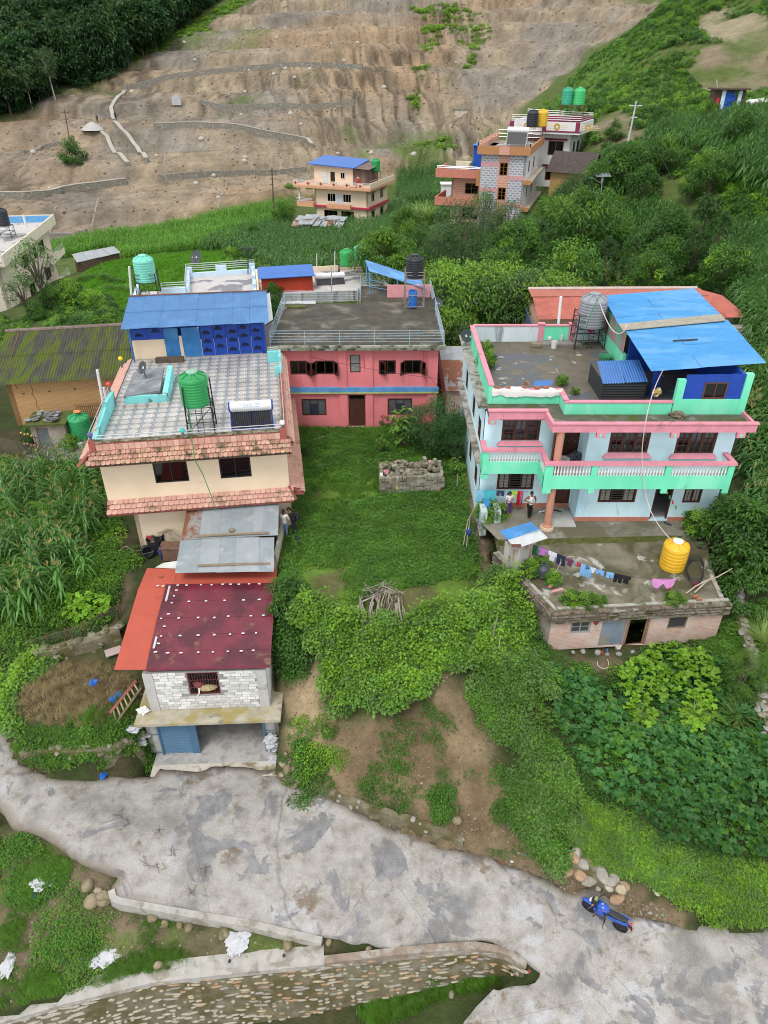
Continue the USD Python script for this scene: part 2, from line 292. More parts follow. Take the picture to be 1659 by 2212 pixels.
H=H+SLP*(n3*.7+n4*.35)+np.where((GY>60)&(SL<.5),rough*1.6,0)
H0=H.copy()
def cut(poly,z):
 0
 global H
 m=inside(poly,GX,GY);H=np.where(m,np.minimum(H,z),H)
def level(poly,zf):
 global H
 m=inside(poly,GX,GY);H[m]=zf(GX[m],GY[m])
LOWROAD=patch((1010,2098),(900,2150),(760,2186),(600,2235),(300,2330),(-100,2500),(700,2700),(1700,2500),(1800,2230),(1450,2160),(1200,2140),(1090,2110))
RAMP_PTS=NA(C('z',(-260,1480,-4.2),(0,1570,-4.8),(100,1668,-5.2),(335,1672,-5.62),(480,1660,-5.7),(610,1670,-5.76),(700,1708,-5.85),(850,1783,-6.05),(1000,1838,-6.4),(1190,1898,-6.95),(1300,1930,-7.2),(1400,1990,-7.4),(1560,1992,-7.65),(1800,1985,-7.8),(1800,2230,-8.2),(1300,2150,-8.3),(1450,2300,-8.9),(1150,2250,-9.1),(1000,2224,-9.35),(1165,2090,-7.75),(1120,2058,-7.35),(1030,2045,-7.2),(850,2056,-6.85),(690,2034,-6.55),(540,1998,-6.3),(300,1958,-5.95),(238,1945,-5.85),(254,1900,-5.75),(60,1800,-5.35),(-260,1690,-4.7),(450,1850,-5.85),(700,1900,-6.2),(900,1950,-6.65),(200,1740,-5.35),(1000,1980,-6.9),(1250,2030,-7.5),(1500,2090,-8.),(1000,2260,-9.6)))
_rr=RBFInterpolator(RAMP_PTS[:,:2],RAMP_PTS[:,2],kernel='thin_plate_spline',smoothing=.02)
def ramp_h(x,y):return _rr(np.c_[np.ravel(x),np.ravel(y)]).reshape(np.shape(x))
LL_PTS=NA(C('z',(-260,1690,-4.9),(0,1790,-5.5),(60,1812,-5.6),(150,1860,-5.8),(245,1912,-6.),(238,1965,-6.25),(300,1990,-6.4),(540,2028,-6.7),(640,2050,-6.8),(690,2055,-6.85),(100,1950,-6.25),(400,2040,-6.75),(553,2070,-6.86),(310,2102,-6.86),(155,2140,-6.88),(-260,2260,-7.6),(-260,1900,-6.3),(0,2050,-6.7),(250,2050,-6.7)))
_ll=RBFInterpolator(LL_PTS[:,:2],LL_PTS[:,2],kernel='thin_plate_spline',smoothing=.02)
WALLTOP=[atz(*p)for p in[(-260,2290,-7.7),(0,2209,-7.35),(145,2166,-6.95),(330,2121,-6.84),(548,2097,-6.84),(680,2084,-6.84),(775,2073,-6.86),(850,2064,-6.9),(930,2056,-7.),(1030,2050,-7.25),(1095,2062,-7.45),(1135,2092,-7.7)]]
wt=NA(WALLTOP)[:,:2]
north=Polygon(VS([wt[:7],[hit(800,2046)[:2]],[hit(700,2034)[:2]],[hit(560,1995)[:2]],[hit(400,1970)[:2]],[hit(236,1940)[:2]],[hit(240,1890)[:2]],[hit(60,1800)[:2]],[hit(-260,1700)[:2]]])).buffer(0)
level(north,lambda x,y:_ll(np.c_[x,y])+(fbm(np.stack([x,y,0*x],-1)*1.3,4,3)-.5)*.22)
low=LineString(wt).buffer(9,single_sided=True)
LOW_PTS=NA(C('z',(996,2097,-9.15),(1000,2212,-9.4),(758,2186,-9.6),(330,2330,-10.3),(1090,2110,-8.7),(1150,2250,-9.1),(0,2500,-11),(700,2500,-10.6),(1140,2120,-8.2)))
_lo=RBFInterpolator(LOW_PTS[:,:2],LOW_PTS[:,2],kernel='linear')
south=Polygon(VS([wt,wt[::-1]+[0,-12]])).buffer(0)
south=south.difference(patch((1090,2120),(1200,2080),(1700,2080),(1700,2700),(1150,2500)))
level(south,lambda x,y:np.minimum(_lo(np.c_[x,y]),-8.)+(fbm(np.stack([x,y,0*x],-1)*1.3,4,3)-.5)*.2)
m=inside(RAMP,GX,GY);H[m]=ramp_h(GX[m],GY[m])-.22
_we=LineString(wt[6:]).buffer(.75);_m=inside(_we,GX,GY);H[_m]=np.minimum(H[_m],ramp_h(GX[_m],GY[_m])-.3)
GARAGE_FOOT=Polygon([(-10.55,21.9),(-5.1,22.2),(-5.3,28.6),(-10.9,28.3)])
cut(GARAGE_FOOT,-6.2);cut(Polygon([(-11.2,20.),(-4.9,20.2),(-4.85,22.6),(-11.2,22.4)]),-6.15)
OUT_FOOT=Polygon([(7.95,25.3),(16.15,26.),(17.,31.),(5.9,31.3),(5.9,29.4)])
cut(OUT_FOOT,-2.4)
cut(Polygon([(5.6,31.2),(17.4,31.4),(17.9,46),(5.4,46)]),-.3)
def mixc(a,b,w):return a*(1-w[...,None])+AA(b,float)*w[...,None]
N1=fbm(np.stack([GX*.06,GY*.06,0*GX],-1),4,41);N2=fbm(np.stack([GX*.5,GY*.5,0*GX],-1),4,42);N3=fbm(np.stack([GX*1.5,GY*1.5,0*GX],-1),3,43)
tint=np.broadcast_to(NA([.04,.055,.018]),GX.shape+(3,)).copy()  # undergrowth shade painted into the base colour, so gaps between plants look dark
tint=mixc(tint,[.065,.05,.03],np.clip((N2-.5)*5,0,.7));tint=mixc(tint,[.085,.12,.03],np.clip((GY-60)/30,0,.8))
tint=mixc(tint,[.07,.16,.018],soft(PADDY,1.))
LWN=soft(LAWN,1.);tint=mixc(tint,[.1,.17,.028],LWN);tint=mixc(tint,[.1,.085,.045],LWN*np.clip((N2-.56)*8,0,.8))
earth=mixc(np.broadcast_to(NA([.255,.205,.145]),GX.shape+(3,)),[.19,.168,.142],np.clip((N1-.42)*5,0,1))
earth=mixc(earth,[.26,.185,.115],np.clip((fbm(np.stack([GX*.018,GY*.03,0*GX],-1),3,51)-.5)*7,0,.85))
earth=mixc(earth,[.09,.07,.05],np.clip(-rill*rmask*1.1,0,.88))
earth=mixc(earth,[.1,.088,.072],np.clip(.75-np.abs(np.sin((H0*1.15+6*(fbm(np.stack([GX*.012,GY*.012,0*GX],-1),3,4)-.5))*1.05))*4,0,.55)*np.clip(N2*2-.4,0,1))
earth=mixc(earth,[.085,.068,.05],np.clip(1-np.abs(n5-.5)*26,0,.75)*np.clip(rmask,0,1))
earth=earth*(.72+.56*fbm(np.stack([GX*.35,GY*.12,0*GX],-1),4,88)[...,None])
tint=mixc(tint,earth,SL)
gr=np.clip((fbm(np.stack([GX*.05,GY*.05,0*GX],-1),5,61)-.66)*9,0,1)*SL
tint=mixc(tint,[.085,.12,.035],gr)
bank=mixc(np.broadcast_to(NA([.2,.145,.085]),GX.shape+(3,)),[.12,.085,.05],np.clip((N2-.42)*4,0,1))
bank=mixc(bank,[.28,.215,.13],np.clip((fbm(np.stack([GX*.3,GY*.3,H*.3],-1),3,71)-.52)*8,0,1))
tint=mixc(tint,bank,SLP)
tint=mixc(tint,[.2,.16,.11],CLF);tint=mixc(tint,[.25,.215,.14],PAL)
tint=mixc(tint,[.095,.07,.04],PT)
dirtstrip=soft(patch((615,1690),(700,1702),(850,1770),(1000,1820),(1190,1870),(1290,1870),(1420,1945),(1500,1985),(1480,2020),(1390,1995),(1240,1935),(1100,1880),(850,1800),(700,1730)),.4)
tint=mixc(tint,[.16,.12,.075],dirtstrip)
lowm=soft(LOWLEFT,.5);tint=mixc(tint,mixc(np.broadcast_to(NA([.135,.105,.07]),GX.shape+(3,)),[.09,.13,.03],np.clip((N2-.5)*6,0,1)),lowm)
PATH=LineString([hit(u,v)[:2]for u,v in[(1018,960),(1016,1050),(1025,1120),(1040,1180),(1060,1240)]]).buffer(.35)
tint=mixc(tint,[.17,.125,.085],soft(PATH,.3))
yardpath=soft(patch((262,1215),(290,1215),(285,1280),(262,1330),(250,1400),(238,1400),(250,1320)),.4);tint=mixc(tint,[.11,.085,.055],yardpath)
outyard=soft(patch((1150,1400),(1230,1425),(1400,1425),(1520,1400),(1500,1440),(1420,1455),(1300,1450),(1180,1440)),.4);tint=mixc(tint,[.14,.11,.07],outyard)
steep=np.hypot(*np.gradient(H0,gx,gy));
ox=soft(patch((1180,335),(1245,340),(1300,290),(1330,330),(1300,430),(1250,400)),3.)
tint=np.clip(tint*(.86+.28*N3[...,None]),.01,.8)
HT=RegularGridInterpolator((gx,gy),H,method='linear',bounds_error=False,fill_value=None)
def land(x,y):return HT(np.stack([AA(x,float),AA(y,float)],-1))
def lz(x,y):return float(land(NA([x]),NA([y]))[0])
def on(u,v):return hit(u,v,land)
ni,nj=GX.shape
I,J=np.meshgrid(np.arange(ni-1),np.arange(nj-1),indexing='ij')
Q=np.stack([I*nj+J,(I+1)*nj+J,(I+1)*nj+J+1,I*nj+J+1],-1)
cxq,cyq=(GX[:-1,:-1]+GX[1:,1:])/2,(GY[:-1,:-1]+GY[1:,1:])/2
keep=(np.abs(cxq)<cyq*.95+26)
isl=inside(LANDSLIDE,cxq,cyq)&keep
hil=(cyq>118)&~isl&keep
V_=np.stack([GX,GY,H],-1).reshape(-1,3);T_=tint.reshape(-1,3)
def part_of_land(name,mask,mat_):
 q=Q[mask];used,inv=np.unique(q,return_inverse=True)
 put(name,(V_[used],inv.reshape(q.shape)),mat_,smooth=True,tint=T_[used],kind='structure')
part_of_land('ground',keep&~isl&~hil,ATTR('soil',sc=4.,sc2=.6,amp=.3,bump=.9,bsc=9.))
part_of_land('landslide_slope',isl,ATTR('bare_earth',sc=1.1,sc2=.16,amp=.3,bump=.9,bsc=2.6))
part_of_land('hillside',hil,MATS['soil'])
def sheet(poly,hf,step,down=.25,tol=1e-3):
 0
 ring=shapely.segmentize(poly.exterior,step);b=NA(ring.coords)[:-1]
 x0,y0,x1,y1=poly.bounds
 g=np.stack(np.meshgrid(np.arange(x0,x1,step),np.arange(y0,y1,step),indexing='ij'),-1).reshape(-1,2)
 g=g[shapely.contains_xy(poly.buffer(-step*.4),g[:,0],g[:,1])]
 P=VS([b,g]);t=Delaunay(P).simplices;c=P[t].mean(1)
 t=t[shapely.contains_xy(poly,c[:,0],c[:,1])]
 e=np.cross(np.c_[P[t[:,1]]-P[t[:,0]],0*t[:,0]],np.c_[P[t[:,2]]-P[t[:,0]],0*t[:,0]])[:,2]
 t=np.where((e>0)[:,None],t,t[:,::-1])
 z=hf(P[:,0],P[:,1]);top=np.c_[P,z]
 n=len(b);i=np.arange(n);j=(i+1)%n;low_=top[:n]-[0,0,down]
 if not Polygon(b).exterior.is_ccw:i,j=j,i
 f=VS([t,np.c_[i,i+len(P),j],np.c_[j,i+len(P),j+len(P)]])
 return VS([top,low_]),f
def CONCRETE(name):
 0
 N={'g':('geometry',{}),'grit':('noise_texture',{'scale':22.,'detail':6.}),'gr':('map_range',{'from_min':.25,'from_max':.75,'to_min':.8,'to_max':1.2}),'n1':('noise_texture',{'scale':1.5,'detail':9.,'roughness':.68}),'r1':('rgb_ramp',{'ramp':[(.3,(.185,.17,.145)),(.45,(.285,.27,.25)),(.58,(.34,.325,.305)),(.7,(.37,.36,.35))]}),'n2':('noise_texture',{'scale':.62,'detail':10.,'roughness':.6,'distortion':.6}),'r2':('map_range',{'from_min':.545,'from_max':.575,'clamp':True,'to_max':.85}),'v2':('noise_texture',{'scale':2.6,'detail':6.}),'c2':('rgb_ramp',{'ramp':[(.35,(.135,.135,.142)),(.65,(.22,.22,.235))]}),'m2':('mix_color',{}),'n3':('noise_texture',{'scale':.3,'detail':7.,'roughness':.62}),'r3':('map_range',{'from_min':.52,'from_max':.66,'clamp':True,'to_max':.75}),'m3':('mix_color',{'b':(.15,.145,.135)}),'n4':('noise_texture',{'scale':.8,'detail':9.,'roughness':.66}),'r4':('map_range',{'from_min':.585,'from_max':.66,'clamp':True,'to_max':.8}),'m4':('mix_color',{'b':(.145,.105,.07)}),'n6':('noise_texture',{'scale':.5,'detail':8.,'roughness':.6}),'r6':('map_range',{'from_min':.58,'from_max':.64,'clamp':True,'to_max':.7}),'m6':('mix_color',{'b':(.4,.4,.42)}),'cw':('noise_texture',{'scale':1.2,'detail':4.}),'cm':('mix_vector',{'fac':.12}),'vo':('voronoi_texture',{'feature':'distance_to_edge','scale':.15}),'rc':('map_range',{'from_min':0.,'from_max':.003,'to_min':.7,'to_max':1.,'clamp':True}),'ed':('attribute',{'attribute':'tint'}),'e1':('math',{'math_type':'add'}),'e2':('map_range',{'from_min':.8,'from_max':1.3,'clamp':True,'to_max':.7}),'m7':('mix_color',{'b':(.12,.088,.055)}),'mu':('math',{'math_type':'multiply'}),'h':('hsv',{}),'p':('principled_bsdf',{'roughness':.88,'specular_ior_level':.25}),'bn':('noise_texture',{'scale':9.,'detail':8.}),'b':('bump',{'strength':.45,'distance':.03})}
 L=[('g.position',f'{k}.vector')for k in('grit','n1','n2','v2','n3','n4','n6','cw','bn')]
 L+=[('grit.fac','gr.value'),('n1.fac','r1.fac'),('n2.fac','r2.value'),('v2.fac','c2.fac'),('r1.color','m6.a'),('n6.fac','r6.value'),('r6.result','m6.fac'),('m6.result','m2.a'),('c2.color','m2.b'),('r2.result','m2.fac'),('n3.fac','r3.value'),('r3.result','m3.fac'),('m2.result','m3.a'),('n4.fac','r4.value'),('r4.result','m4.fac'),('m3.result','m4.a'),('g.position','cm.a'),('cw.color','cm.b'),('cm.result','vo.vector'),('vo.distance','rc.value'),('rc.result','mu.value1'),('gr.result','mu.value2'),('mu.value','h.value'),('ed.fac','e1.value1'),('n1.fac','e1.value2'),('e1.value','e2.value'),('e2.result','m7.fac'),('m4.result','m7.a'),('m7.result','h.color'),('h.color','p.base_color'),('bn.fac','b.height'),('b.normal','p.normal')]
 MATS[name]=usdkit.material(stage,'/World/Looks/'+name,N,L,surface='p.BSDF');return MATS[name]
conc=CONCRETE('worn_concrete')
bump_=lambda x,y:(fbm(np.stack([x,y,0*x],-1)*.9,4,77)-.5)*.07
_v,_f=sheet(RAMP,lambda x,y:ramp_h(x,y)+bump_(x,y),.3);_d=shapely.distance(RAMP.exterior,shapely.points(_v[:,0],_v[:,1]));_d=np.where(_v[:,1]>15.2,_d,_d*3+.4)
put('concrete_ramp',(_v,_f),conc,smooth=True,kind='structure',tint=np.repeat(np.clip(.8-_d/.8,0,1)[:,None],3,1))
def strip(line,w,h0,h1,off=0.):
 0
 P=AA(line,float);d=np.gradient(P[:,:2],axis=0);nrm=np.c_[-d[:,1],d[:,0]]/np.linalg.norm(d,axis=1,keepdims=True)
 a,b=P[:,:2]+nrm*(off+w/2),P[:,:2]+nrm*(off-w/2);n=len(P)
 v=VS([np.c_[a,P[:,2]-h0],np.c_[b,P[:,2]-h0],np.c_[b,P[:,2]-h1],np.c_[a,P[:,2]-h1]])
 i=np.arange(n-1);f=[]
 for k in range(4):
  k2=(k+1)%4
  f.append(np.c_[i+k*n,i+k2*n,i+1+k2*n,i+1+k*n])
 f+=[NA([[0,3*n,2*n,n]]),NA([[n-1,2*n-1,3*n-1,4*n-1]])]
 q=VS(f)
 return v,VS([q[:,[0,2,1]],q[:,[0,3,2]]])
def dens(line,step=.3):
 L=LineString(AA(line)[:,:2]);P=AA(line,float)
 s=np.concatenate([[0],np.cumsum(np.linalg.norm(np.diff(P[:,:2],axis=0),axis=1))]);t=LS_(0,s[-1],max(2,int(s[-1]/step)))
 return np.stack([np.interp(t,s,P[:,k])for k in range(3)],1)
kerbline=NA([np.r_[hit(u,v,lambda x,y:ramp_h(x,y))[:2],0]for u,v in[(241,1925),(246,1946),(320,1960),(400,1974),(540,1997),(640,2021),(695,2034)]])
kerbline=dens(kerbline);kerbline[:,2]=ramp_h(kerbline[:,0],kerbline[:,1])+.1
kerb_mat=M('pale_kerb',(.37,.355,.33),var=.15,sc=3,c2=(.24,.22,.18),s2=1.2,bump=.4)
put('ramp_kerb',strip(kerbline,.26,0,.75),kerb_mat,kind='structure')
# == BUILDING KIT
class Obj:
 0
 def __init__(s,name,label,cat,loc,rot=0.,group=None,rx=None):
  s.p=thing(name,label,cat,loc,rot,group)if rx is None else thing(name,label,cat,loc,0,group,rot=rx)
  T=tr(*loc)@(rotz(rad(rot))if rx is None else trimesh.transformations.euler_matrix(*np.radians(rx)))
  s.T=T;s.inv=np.linalg.inv(T)
 def part(s,name,mb,mat_,parent=None,smooth=False,label=None,w=False,kind=None):
  if not isinstance(mb,MB):mb=MB().m(mb)
  if w:mb.xf(s.inv)
  return put(name,mb,mat_,parent if parent is not None else s.p,smooth,label,kind=kind)
 def W(s,x,y,z):return(s.T@[x,y,z,1])[:3]
def one(name,mb,mat_,label,cat,group=None,smooth=False,kind=None):
 return put(name,mb,mat_,None,smooth,label,cat,group,kind)
SIDE=lambda x,y,rot:tr(x,y,0)@rotz(rad(rot))
def win(o,T,x0,z0,w,h,frame,cols=(1,1),rows=1,fr=.06,dep=.1,glass=None,muntin=None,arch=False,bars=None,louver=None,curtain=None,name='window',set_in=.03,label=None):
 0
 T=T@tr(x0,set_in,z0);f=MB()
 f.box(0,w,0,dep,0,fr);f.box(0,w,0,dep,h-fr,h);f.box(0,fr,0,dep,fr,h-fr);f.box(w-fr,w,0,dep,fr,h-fr)
 tot=sum(cols);xs=[fr+(w-2*fr)*sum(cols[:i])/tot for i in range(len(cols)+1)]
 m=fr*.6
 for x in xs[1:-1]:f.box(x-m/2,x+m/2,.005,dep-.005,fr,h-fr)
 rr=rows if np.ndim(rows)else[rows]*len(cols)
 panes=[]
 for c in range(len(cols)):
  a=xs[c]+(m/2 if c else 0);b=xs[c+1]-(m/2 if c<len(cols)-1 else 0)
  fr2=muntin or.03
  n=rr[c]
  if muntin:
   f.box(a,a+fr2,.012,dep-.02,fr,h-fr);f.box(b-fr2,b,.012,dep-.02,fr,h-fr)
   f.box((a+b)/2-fr2/2,(a+b)/2+fr2/2,.016,dep-.024,fr,h-fr)
  for k in range(1,n):
   z=fr+(h-2*fr)*k/n
   f.box(a,b,.014,dep-.022,z-fr2/2,z+fr2/2)
  if louver and louver[c]:
   lv=MB();nl=11
   for k in range(nl):
    z=fr+(h-2*fr)*(k+.5)/nl
    for(p,q)in((a+.04,(a+b)/2-.02),((a+b)/2+.02,b-.04)):
     lv.add([[p,.02,z-.028],[q,.02,z-.028],[q,.06,z+.02],[p,.06,z+.02]],[[0,1,2,3]])
   panes.append(('louvre',lv,M('louvre_slat',(.3,.29,.25),r=.5,spec=.5)))
  else:panes.append(('pane',MB().box(a,b,dep*.5,dep*.5+.008,fr,h-fr),glass or GLASS()))
 p=o.part(name,f.xf(T),frame,label=label)
 for n_,mb,mt in panes:o.part(n_,mb.xf(T),mt,p)
 if bars:
  bm=MB()
  for k in range(1,bars[0]):bm.tube([(w*k/bars[0],-.015,.02),(w*k/bars[0],-.015,h-.02)],.009,5)
  for k in range(1,bars[1]):bm.tube([(.02,-.015,h*k/bars[1]),(w-.02,-.015,h*k/bars[1])],.009,5)
  o.part('window_bars',bm.xf(T),bars[2],p)
 if curtain:
  for(a,b)in curtain:
   n=24;t=LS_(0,1,n+1);xx=w*(a+(b-a)*t);yy=dep+.1+.03*np.sin(t*(b-a)*60)
   v=VS([np.c_[xx,yy,np.full(n+1,.05)],np.c_[xx,yy,np.full(n+1,h-.05)]])
   i=np.arange(n);o.part('curtain',MB().add(v,np.c_[i,i+1,i+n+2,i+n+1]).xf(T),M('curtain_cloth',(.66,.66,.66),var=.06),p)
 return p
def door(o,T,x0,z0,w,h,frame,leaf,panels=True,name='door',open_=0.,dep=.1,leaves=1):
 f=MB();T=T@tr(x0,.03,z0);fr=.07
 f.box(0,fr,0,dep,0,h);f.box(w-fr,w,0,dep,0,h);f.box(fr,w-fr,0,dep,h-fr,h)
 p=o.part(name+'_frame',f.xf(T),frame)
 lw=(w-2*fr)/leaves
 for k in range(leaves):
  l=MB().box(0,lw-.01,0,.04,.01,h-fr-.01)
  if panels:
   for j in range(4):
    za,zb=.12+j*(h-.3)/4,.12+(j+.82)*(h-.3)/4
    l.box(.09,lw/2-.03,-.012,0,za,zb);l.box(lw/2+.03,lw-.1,-.012,0,za,zb)
  T2=T@tr(fr+k*lw,.03,0)@rotz(rad(open_))
  q=o.part(name,l.xf(T2),leaf)
  o.part('handle',MB().box(lw-.14,lw-.11,-.04,-.012,h*.45,h*.45+.14).xf(T2),M('brass_handle',(.45,.33,.12),r=.35,metal=1),q)
 return p
def rail(path,h,rows,r=.02,posts=None,pr=.025,z_low=0.,k=6):
 0
 P=AA(path,float);rails,ps=MB(),[]
 for i in range(rows):
  z=h-i*(h-z_low)/max(rows,1)
  rails.tube(P+[0,0,z],r,k)
 for q in(posts if posts is not None else P):
  ps.append(MB().tube([AA(q,float),AA(q,float)+[0,0,h+.01]],pr,k))
 return rails,ps
def tank(name,label,loc,r,h,colour,lid=None,rot=0.,group=None,ribs=9,lidr=.42):
 0
 o=Obj(name,label,'water tank',loc,rot,group)
 mt=M('tank_'+'_'.join(str(int(c*100))for c in colour),colour,r=.38,var=.1,sc=3,spec=.45,st=(1,1,.35))
 hb=h*.8;prof=[(0,0),(r*.95,0),(r*.985,.03)]
 for k in range(ribs):
  z0=.05+(hb-.08)*k/ribs;dz=(hb-.08)/ribs
  prof+=[(r*.975,z0),(r*.975,z0+dz*.25),(r,z0+dz*.42),(r,z0+dz*.8),(r*.975,z0+dz*.95)]
 prof+=[(r*.98,hb),(r*.93,hb+h*.035),(r*.55,hb+h*.115),(r*lidr,hb+h*.125),(r*lidr,hb+h*.15),(0,hb+h*.15)]
 body=o.part('drum',MB().lathe(prof,36),mt,smooth=40)
 rb=MB()
 for k in range(8):
  a=k*math.pi/4
  rb.add((NA([[r*.46,-.05,hb+h*.11],[r*.96,-.07,hb-.02],[r*.96,.07,hb-.02],[r*.46,.05,hb+h*.11],[r*.46,-.05,hb+h*.165],[r*.9,-.07,hb+h*.075],[r*.9,.07,hb+h*.075],[r*.46,.05,hb+h*.165]])@rotz(a)[:3,:3].T),[[0,3,2,1],[4,5,6,7],[0,1,5,4],[1,2,6,5],[2,3,7,6],[3,0,4,7]])
 o.part('shoulder_ribs',rb,mt)
 lm=mt if lid is None else M('lid_'+'_'.join(str(int(c*100))for c in lid),lid,r=.5)
 o.part('lid',MB().lathe([(0,hb+h*.15),(r*lidr*.98,hb+h*.15),(r*lidr*.98,hb+h*.185),(r*lidr*.6,hb+h*.205),(0,hb+h*.21)],24),lm,smooth=40)
 return o
def stand(name,label,loc,w,d,h,mat_,rot=0.,up=0.,ladder=True,cage=True):
 0
 o=Obj(name,label,'tank stand',loc,rot)
 w2,d2=w/2,d/2
 for sx in(-1,1):
  for sy in(-1,1):o.part('leg',MB().bar((sx*(w2+.05),sy*(d2+.05),0),(sx*w2,sy*d2,h+up),.05),mat_)
 r=MB()
 for z in(h,h*.45,.12)+((h+up*.9,h+up*.5)if up and cage else()):
  q=[(-w2,-d2,z),(w2,-d2,z),(w2,d2,z),(-w2,d2,z)]
  for i in range(4):r.bar(q[i],q[(i+1)%4],.035)
 o.part('frame',r,mat_)
 b=MB()
 b.bar((-w2,-d2,.12),(w2,-d2,h),.028);b.bar((w2,-d2,.12),(w2,d2,h),.028);b.bar((-w2,d2,.12),(-w2,-d2,h),.028)
 o.part('brace',b,mat_)
 dk=MB()
 for k in range(7):dk.box(-w2,w2,-d2+d*k/6-.02,-d2+d*k/6+.02,h,h+.025)
 o.part('deck',dk,mat_)
 if ladder:
  l=MB()
  for x in(-.15,.15):l.bar((x,-d2-.04,0),(x,-d2-.04,h),.025)
  for k in range(int(h/.22)):l.bar((-.15,-d2-.04,.2+k*.22),(.15,-d2-.04,.2+k*.22),.02)
  o.part('ladder',l,mat_)
 return o
def dish(name,label,loc,rot,r=.38,col=(.06,.065,.075),pole=.6):
 o=Obj(name,label,'satellite dish',loc,rot)
 g=M('dish_paint_'+str(int(col[0]*100)),col,r=.45)
 Tt=tr(0,0,pole)@RM(rad(62),[1,0,0])
 o.part('reflector',MB().lathe([(0,0),(r*.5,.018),(r*.8,.05),(r,.085),(r*1.01,.08),(r*.8,.04),(r*.5,.008),(0,-.01)],28).xf(Tt),g,smooth=40)
 o.part('logo_square',MB().box(-.06,.06,-.07,.07,.02,.026).xf(Tt),M('dish_logo',(.6,.6,.6)))
 o.part('arm',MB().tube([(0,-.3,pole-.28),(0,-.5,pole+.1)],.012,5).tube([(0,-.06,pole-.1),(0,-.3,pole-.28)],.012,5),g)
 o.part('receiver',MB().box(-.035,.035,-.54,-.46,pole+.06,pole+.14),M('lnb_grey',(.45,.45,.43)))
 o.part('mast',MB().tube([(0,0,0),(0,.03,pole)],.022,6).tube([(-.18,0.,0),(0,.02,pole*.5)],.012,5).tube([(.18,0.,0),(0,.02,pole*.5)],.012,5),g)
 return o
wst=M('galvanised_pipe',(.55,.56,.58),r=.4,metal=.6)
bst=M('dark_steel',(.022,.024,.028),r=.5)
glass=GLASS()
dark_frame=M('dark_aluminium',(.022,.02,.02),r=.4)
bwd=M('brown_wood',(.075,.027,.02),r=.55,var=.25,sc=6,st=(1,1,.25))
moss=(.055,.062,.018)
DARKG=lambda:GLASS('dark_glass',(.05,.055,.06))
# == GARAGE of white blocks with red roof sheets
g=Obj('white_block_garage','two-storey garage of white blocks, red sheet roof and open blue shutter, on the concrete ramp','building',(-10.95,21.75,-5.75),2.6)
plaster=M('grey_render',(.42,.415,.4),var=.12,sc=1.8,c2=(.25,.235,.2),s2=.9,lo2=.56,hi2=.66,bump=.25)
gw=MB().m(wpan(6.1,2.75,[(.55,5.45,0,2.45)],.25),SIDE(0,.35,0)).m(wpan(6.2,2.75,(),.22),SIDE(0,6.55,-90)).m(wpan(6.2,2.75,(),.22),SIDE(6.1,.35,90)).m(wpan(6.1,2.75,(),.2),SIDE(6.1,6.55,180))
g.part('lower_wall',gw,plaster)
g.part('garage_floor',MB().box(.22,5.88,-.35,6.3,-.25,.02),M('floor_screed',(.4,.39,.375),var=.1,sc=1.5,c2=(.3,.29,.28),s2=2))
g.part('door_sill',MB().box(.2,6.,-1.15,-.34,-.3,0),M('pale_screed',(.52,.48,.42),var=.14,sc=2,c2=(.22,.19,.11),s2=1.3,lo2=.54,hi2=.64,bump=.3))
slabm=M('mossy_slab',(.36,.33,.26),var=.2,sc=2,c2=(.3,.245,.1),s2=.9,lo2=.48,hi2=.62,c3=(.14,.13,.11),s3=1.6,lo3=.6,hi3=.68,bump=.4)
g.part('balcony_slab',MB().box(-.12,6.32,-.45,6.6,2.75,2.9),slabm,smooth=False)
upw=MB()
upT=SIDE(.5,.35,0)
blk=M('mortar',(.25,.245,.235),var=.2,sc=8,bump=.5,bsc=40)
upw.m(wpan(5.25,2.3,[(1.85,3.2,.92,2.25)],.2),upT@tr(0,.02,2.9)).m(wpan(5.9,2.9,(),.2,top=[(0,0),(5.9,0),(5.9,2.3),(0,3.05)]),SIDE(.5,6.3,-90)@tr(0,0,2.9)).m(wpan(5.9,2.9,(),.2,top=[(0,0),(5.9,0),(5.9,3.05),(0,2.3)]),SIDE(5.75,.4,90)@tr(0,0,2.9)).m(wpan(5.25,3.05,(),.2),SIDE(5.75,6.3,180)@tr(0,0,2.9))
g.part('upper_wall',upw,blk)
for x in(.46,5.37):g.part('column',MB().box(x,x+.42,.325,.6,2.9,5.17),plaster)
white_blocks=[M(f'white_block_{k}',c,var=.1,sc=5,bump=.3,bsc=30)for k,c in en([(.6,.6,.585),(.52,.52,.5),(.66,.655,.64),(.45,.445,.425)])]
r_=random.Random(3)
Ur=r_.uniform
def chunk(x0,x1,y0,y1,z0,z1,j=.006,R=r_):
 m=MB().box(x0,x1,y0,y1,z0,z1);v=m.v[0];v+=NA([[R.uniform(-j,j)for _ in range(3)]for _ in v]);return m
for row in range(14):
 z=2.93+row*.162
 x=.9-(.2 if row%2 else 0)*r_.random()
 while x<5.35:
  L=Ur(.3,.46);a,b=max(x,.89),min(x+L-.02,5.36)
  if b-a>.08 and not(b>2.33 and a<3.72 and z+.15>3.82 and z<5.15):
   g.part('block',chunk(a,b,.352,.372,z,z+Ur(.128,.146)),r_.choice(white_blocks))
  x+=L
sb=MB()
for row in range(15):
 y=.7
 while y<6.2:
  L=Ur(.32,.45);z=2.93+row*.162
  if z+.15<2.9+2.25+.127*(y-.4):sb.m(chunk(5.75,5.772,y,min(y+L-.02,6.3),z,z+.138))
  y+=L
g.part('side_blocks',sb,white_blocks[0],kind='stuff')
grille=M('maroon_paint',(.13,.03,.03),r=.5)
win(g,upT,1.85,3.82,1.35,1.33,grille,cols=(1,1),rows=1,fr=.05,bars=(12,3,grille))
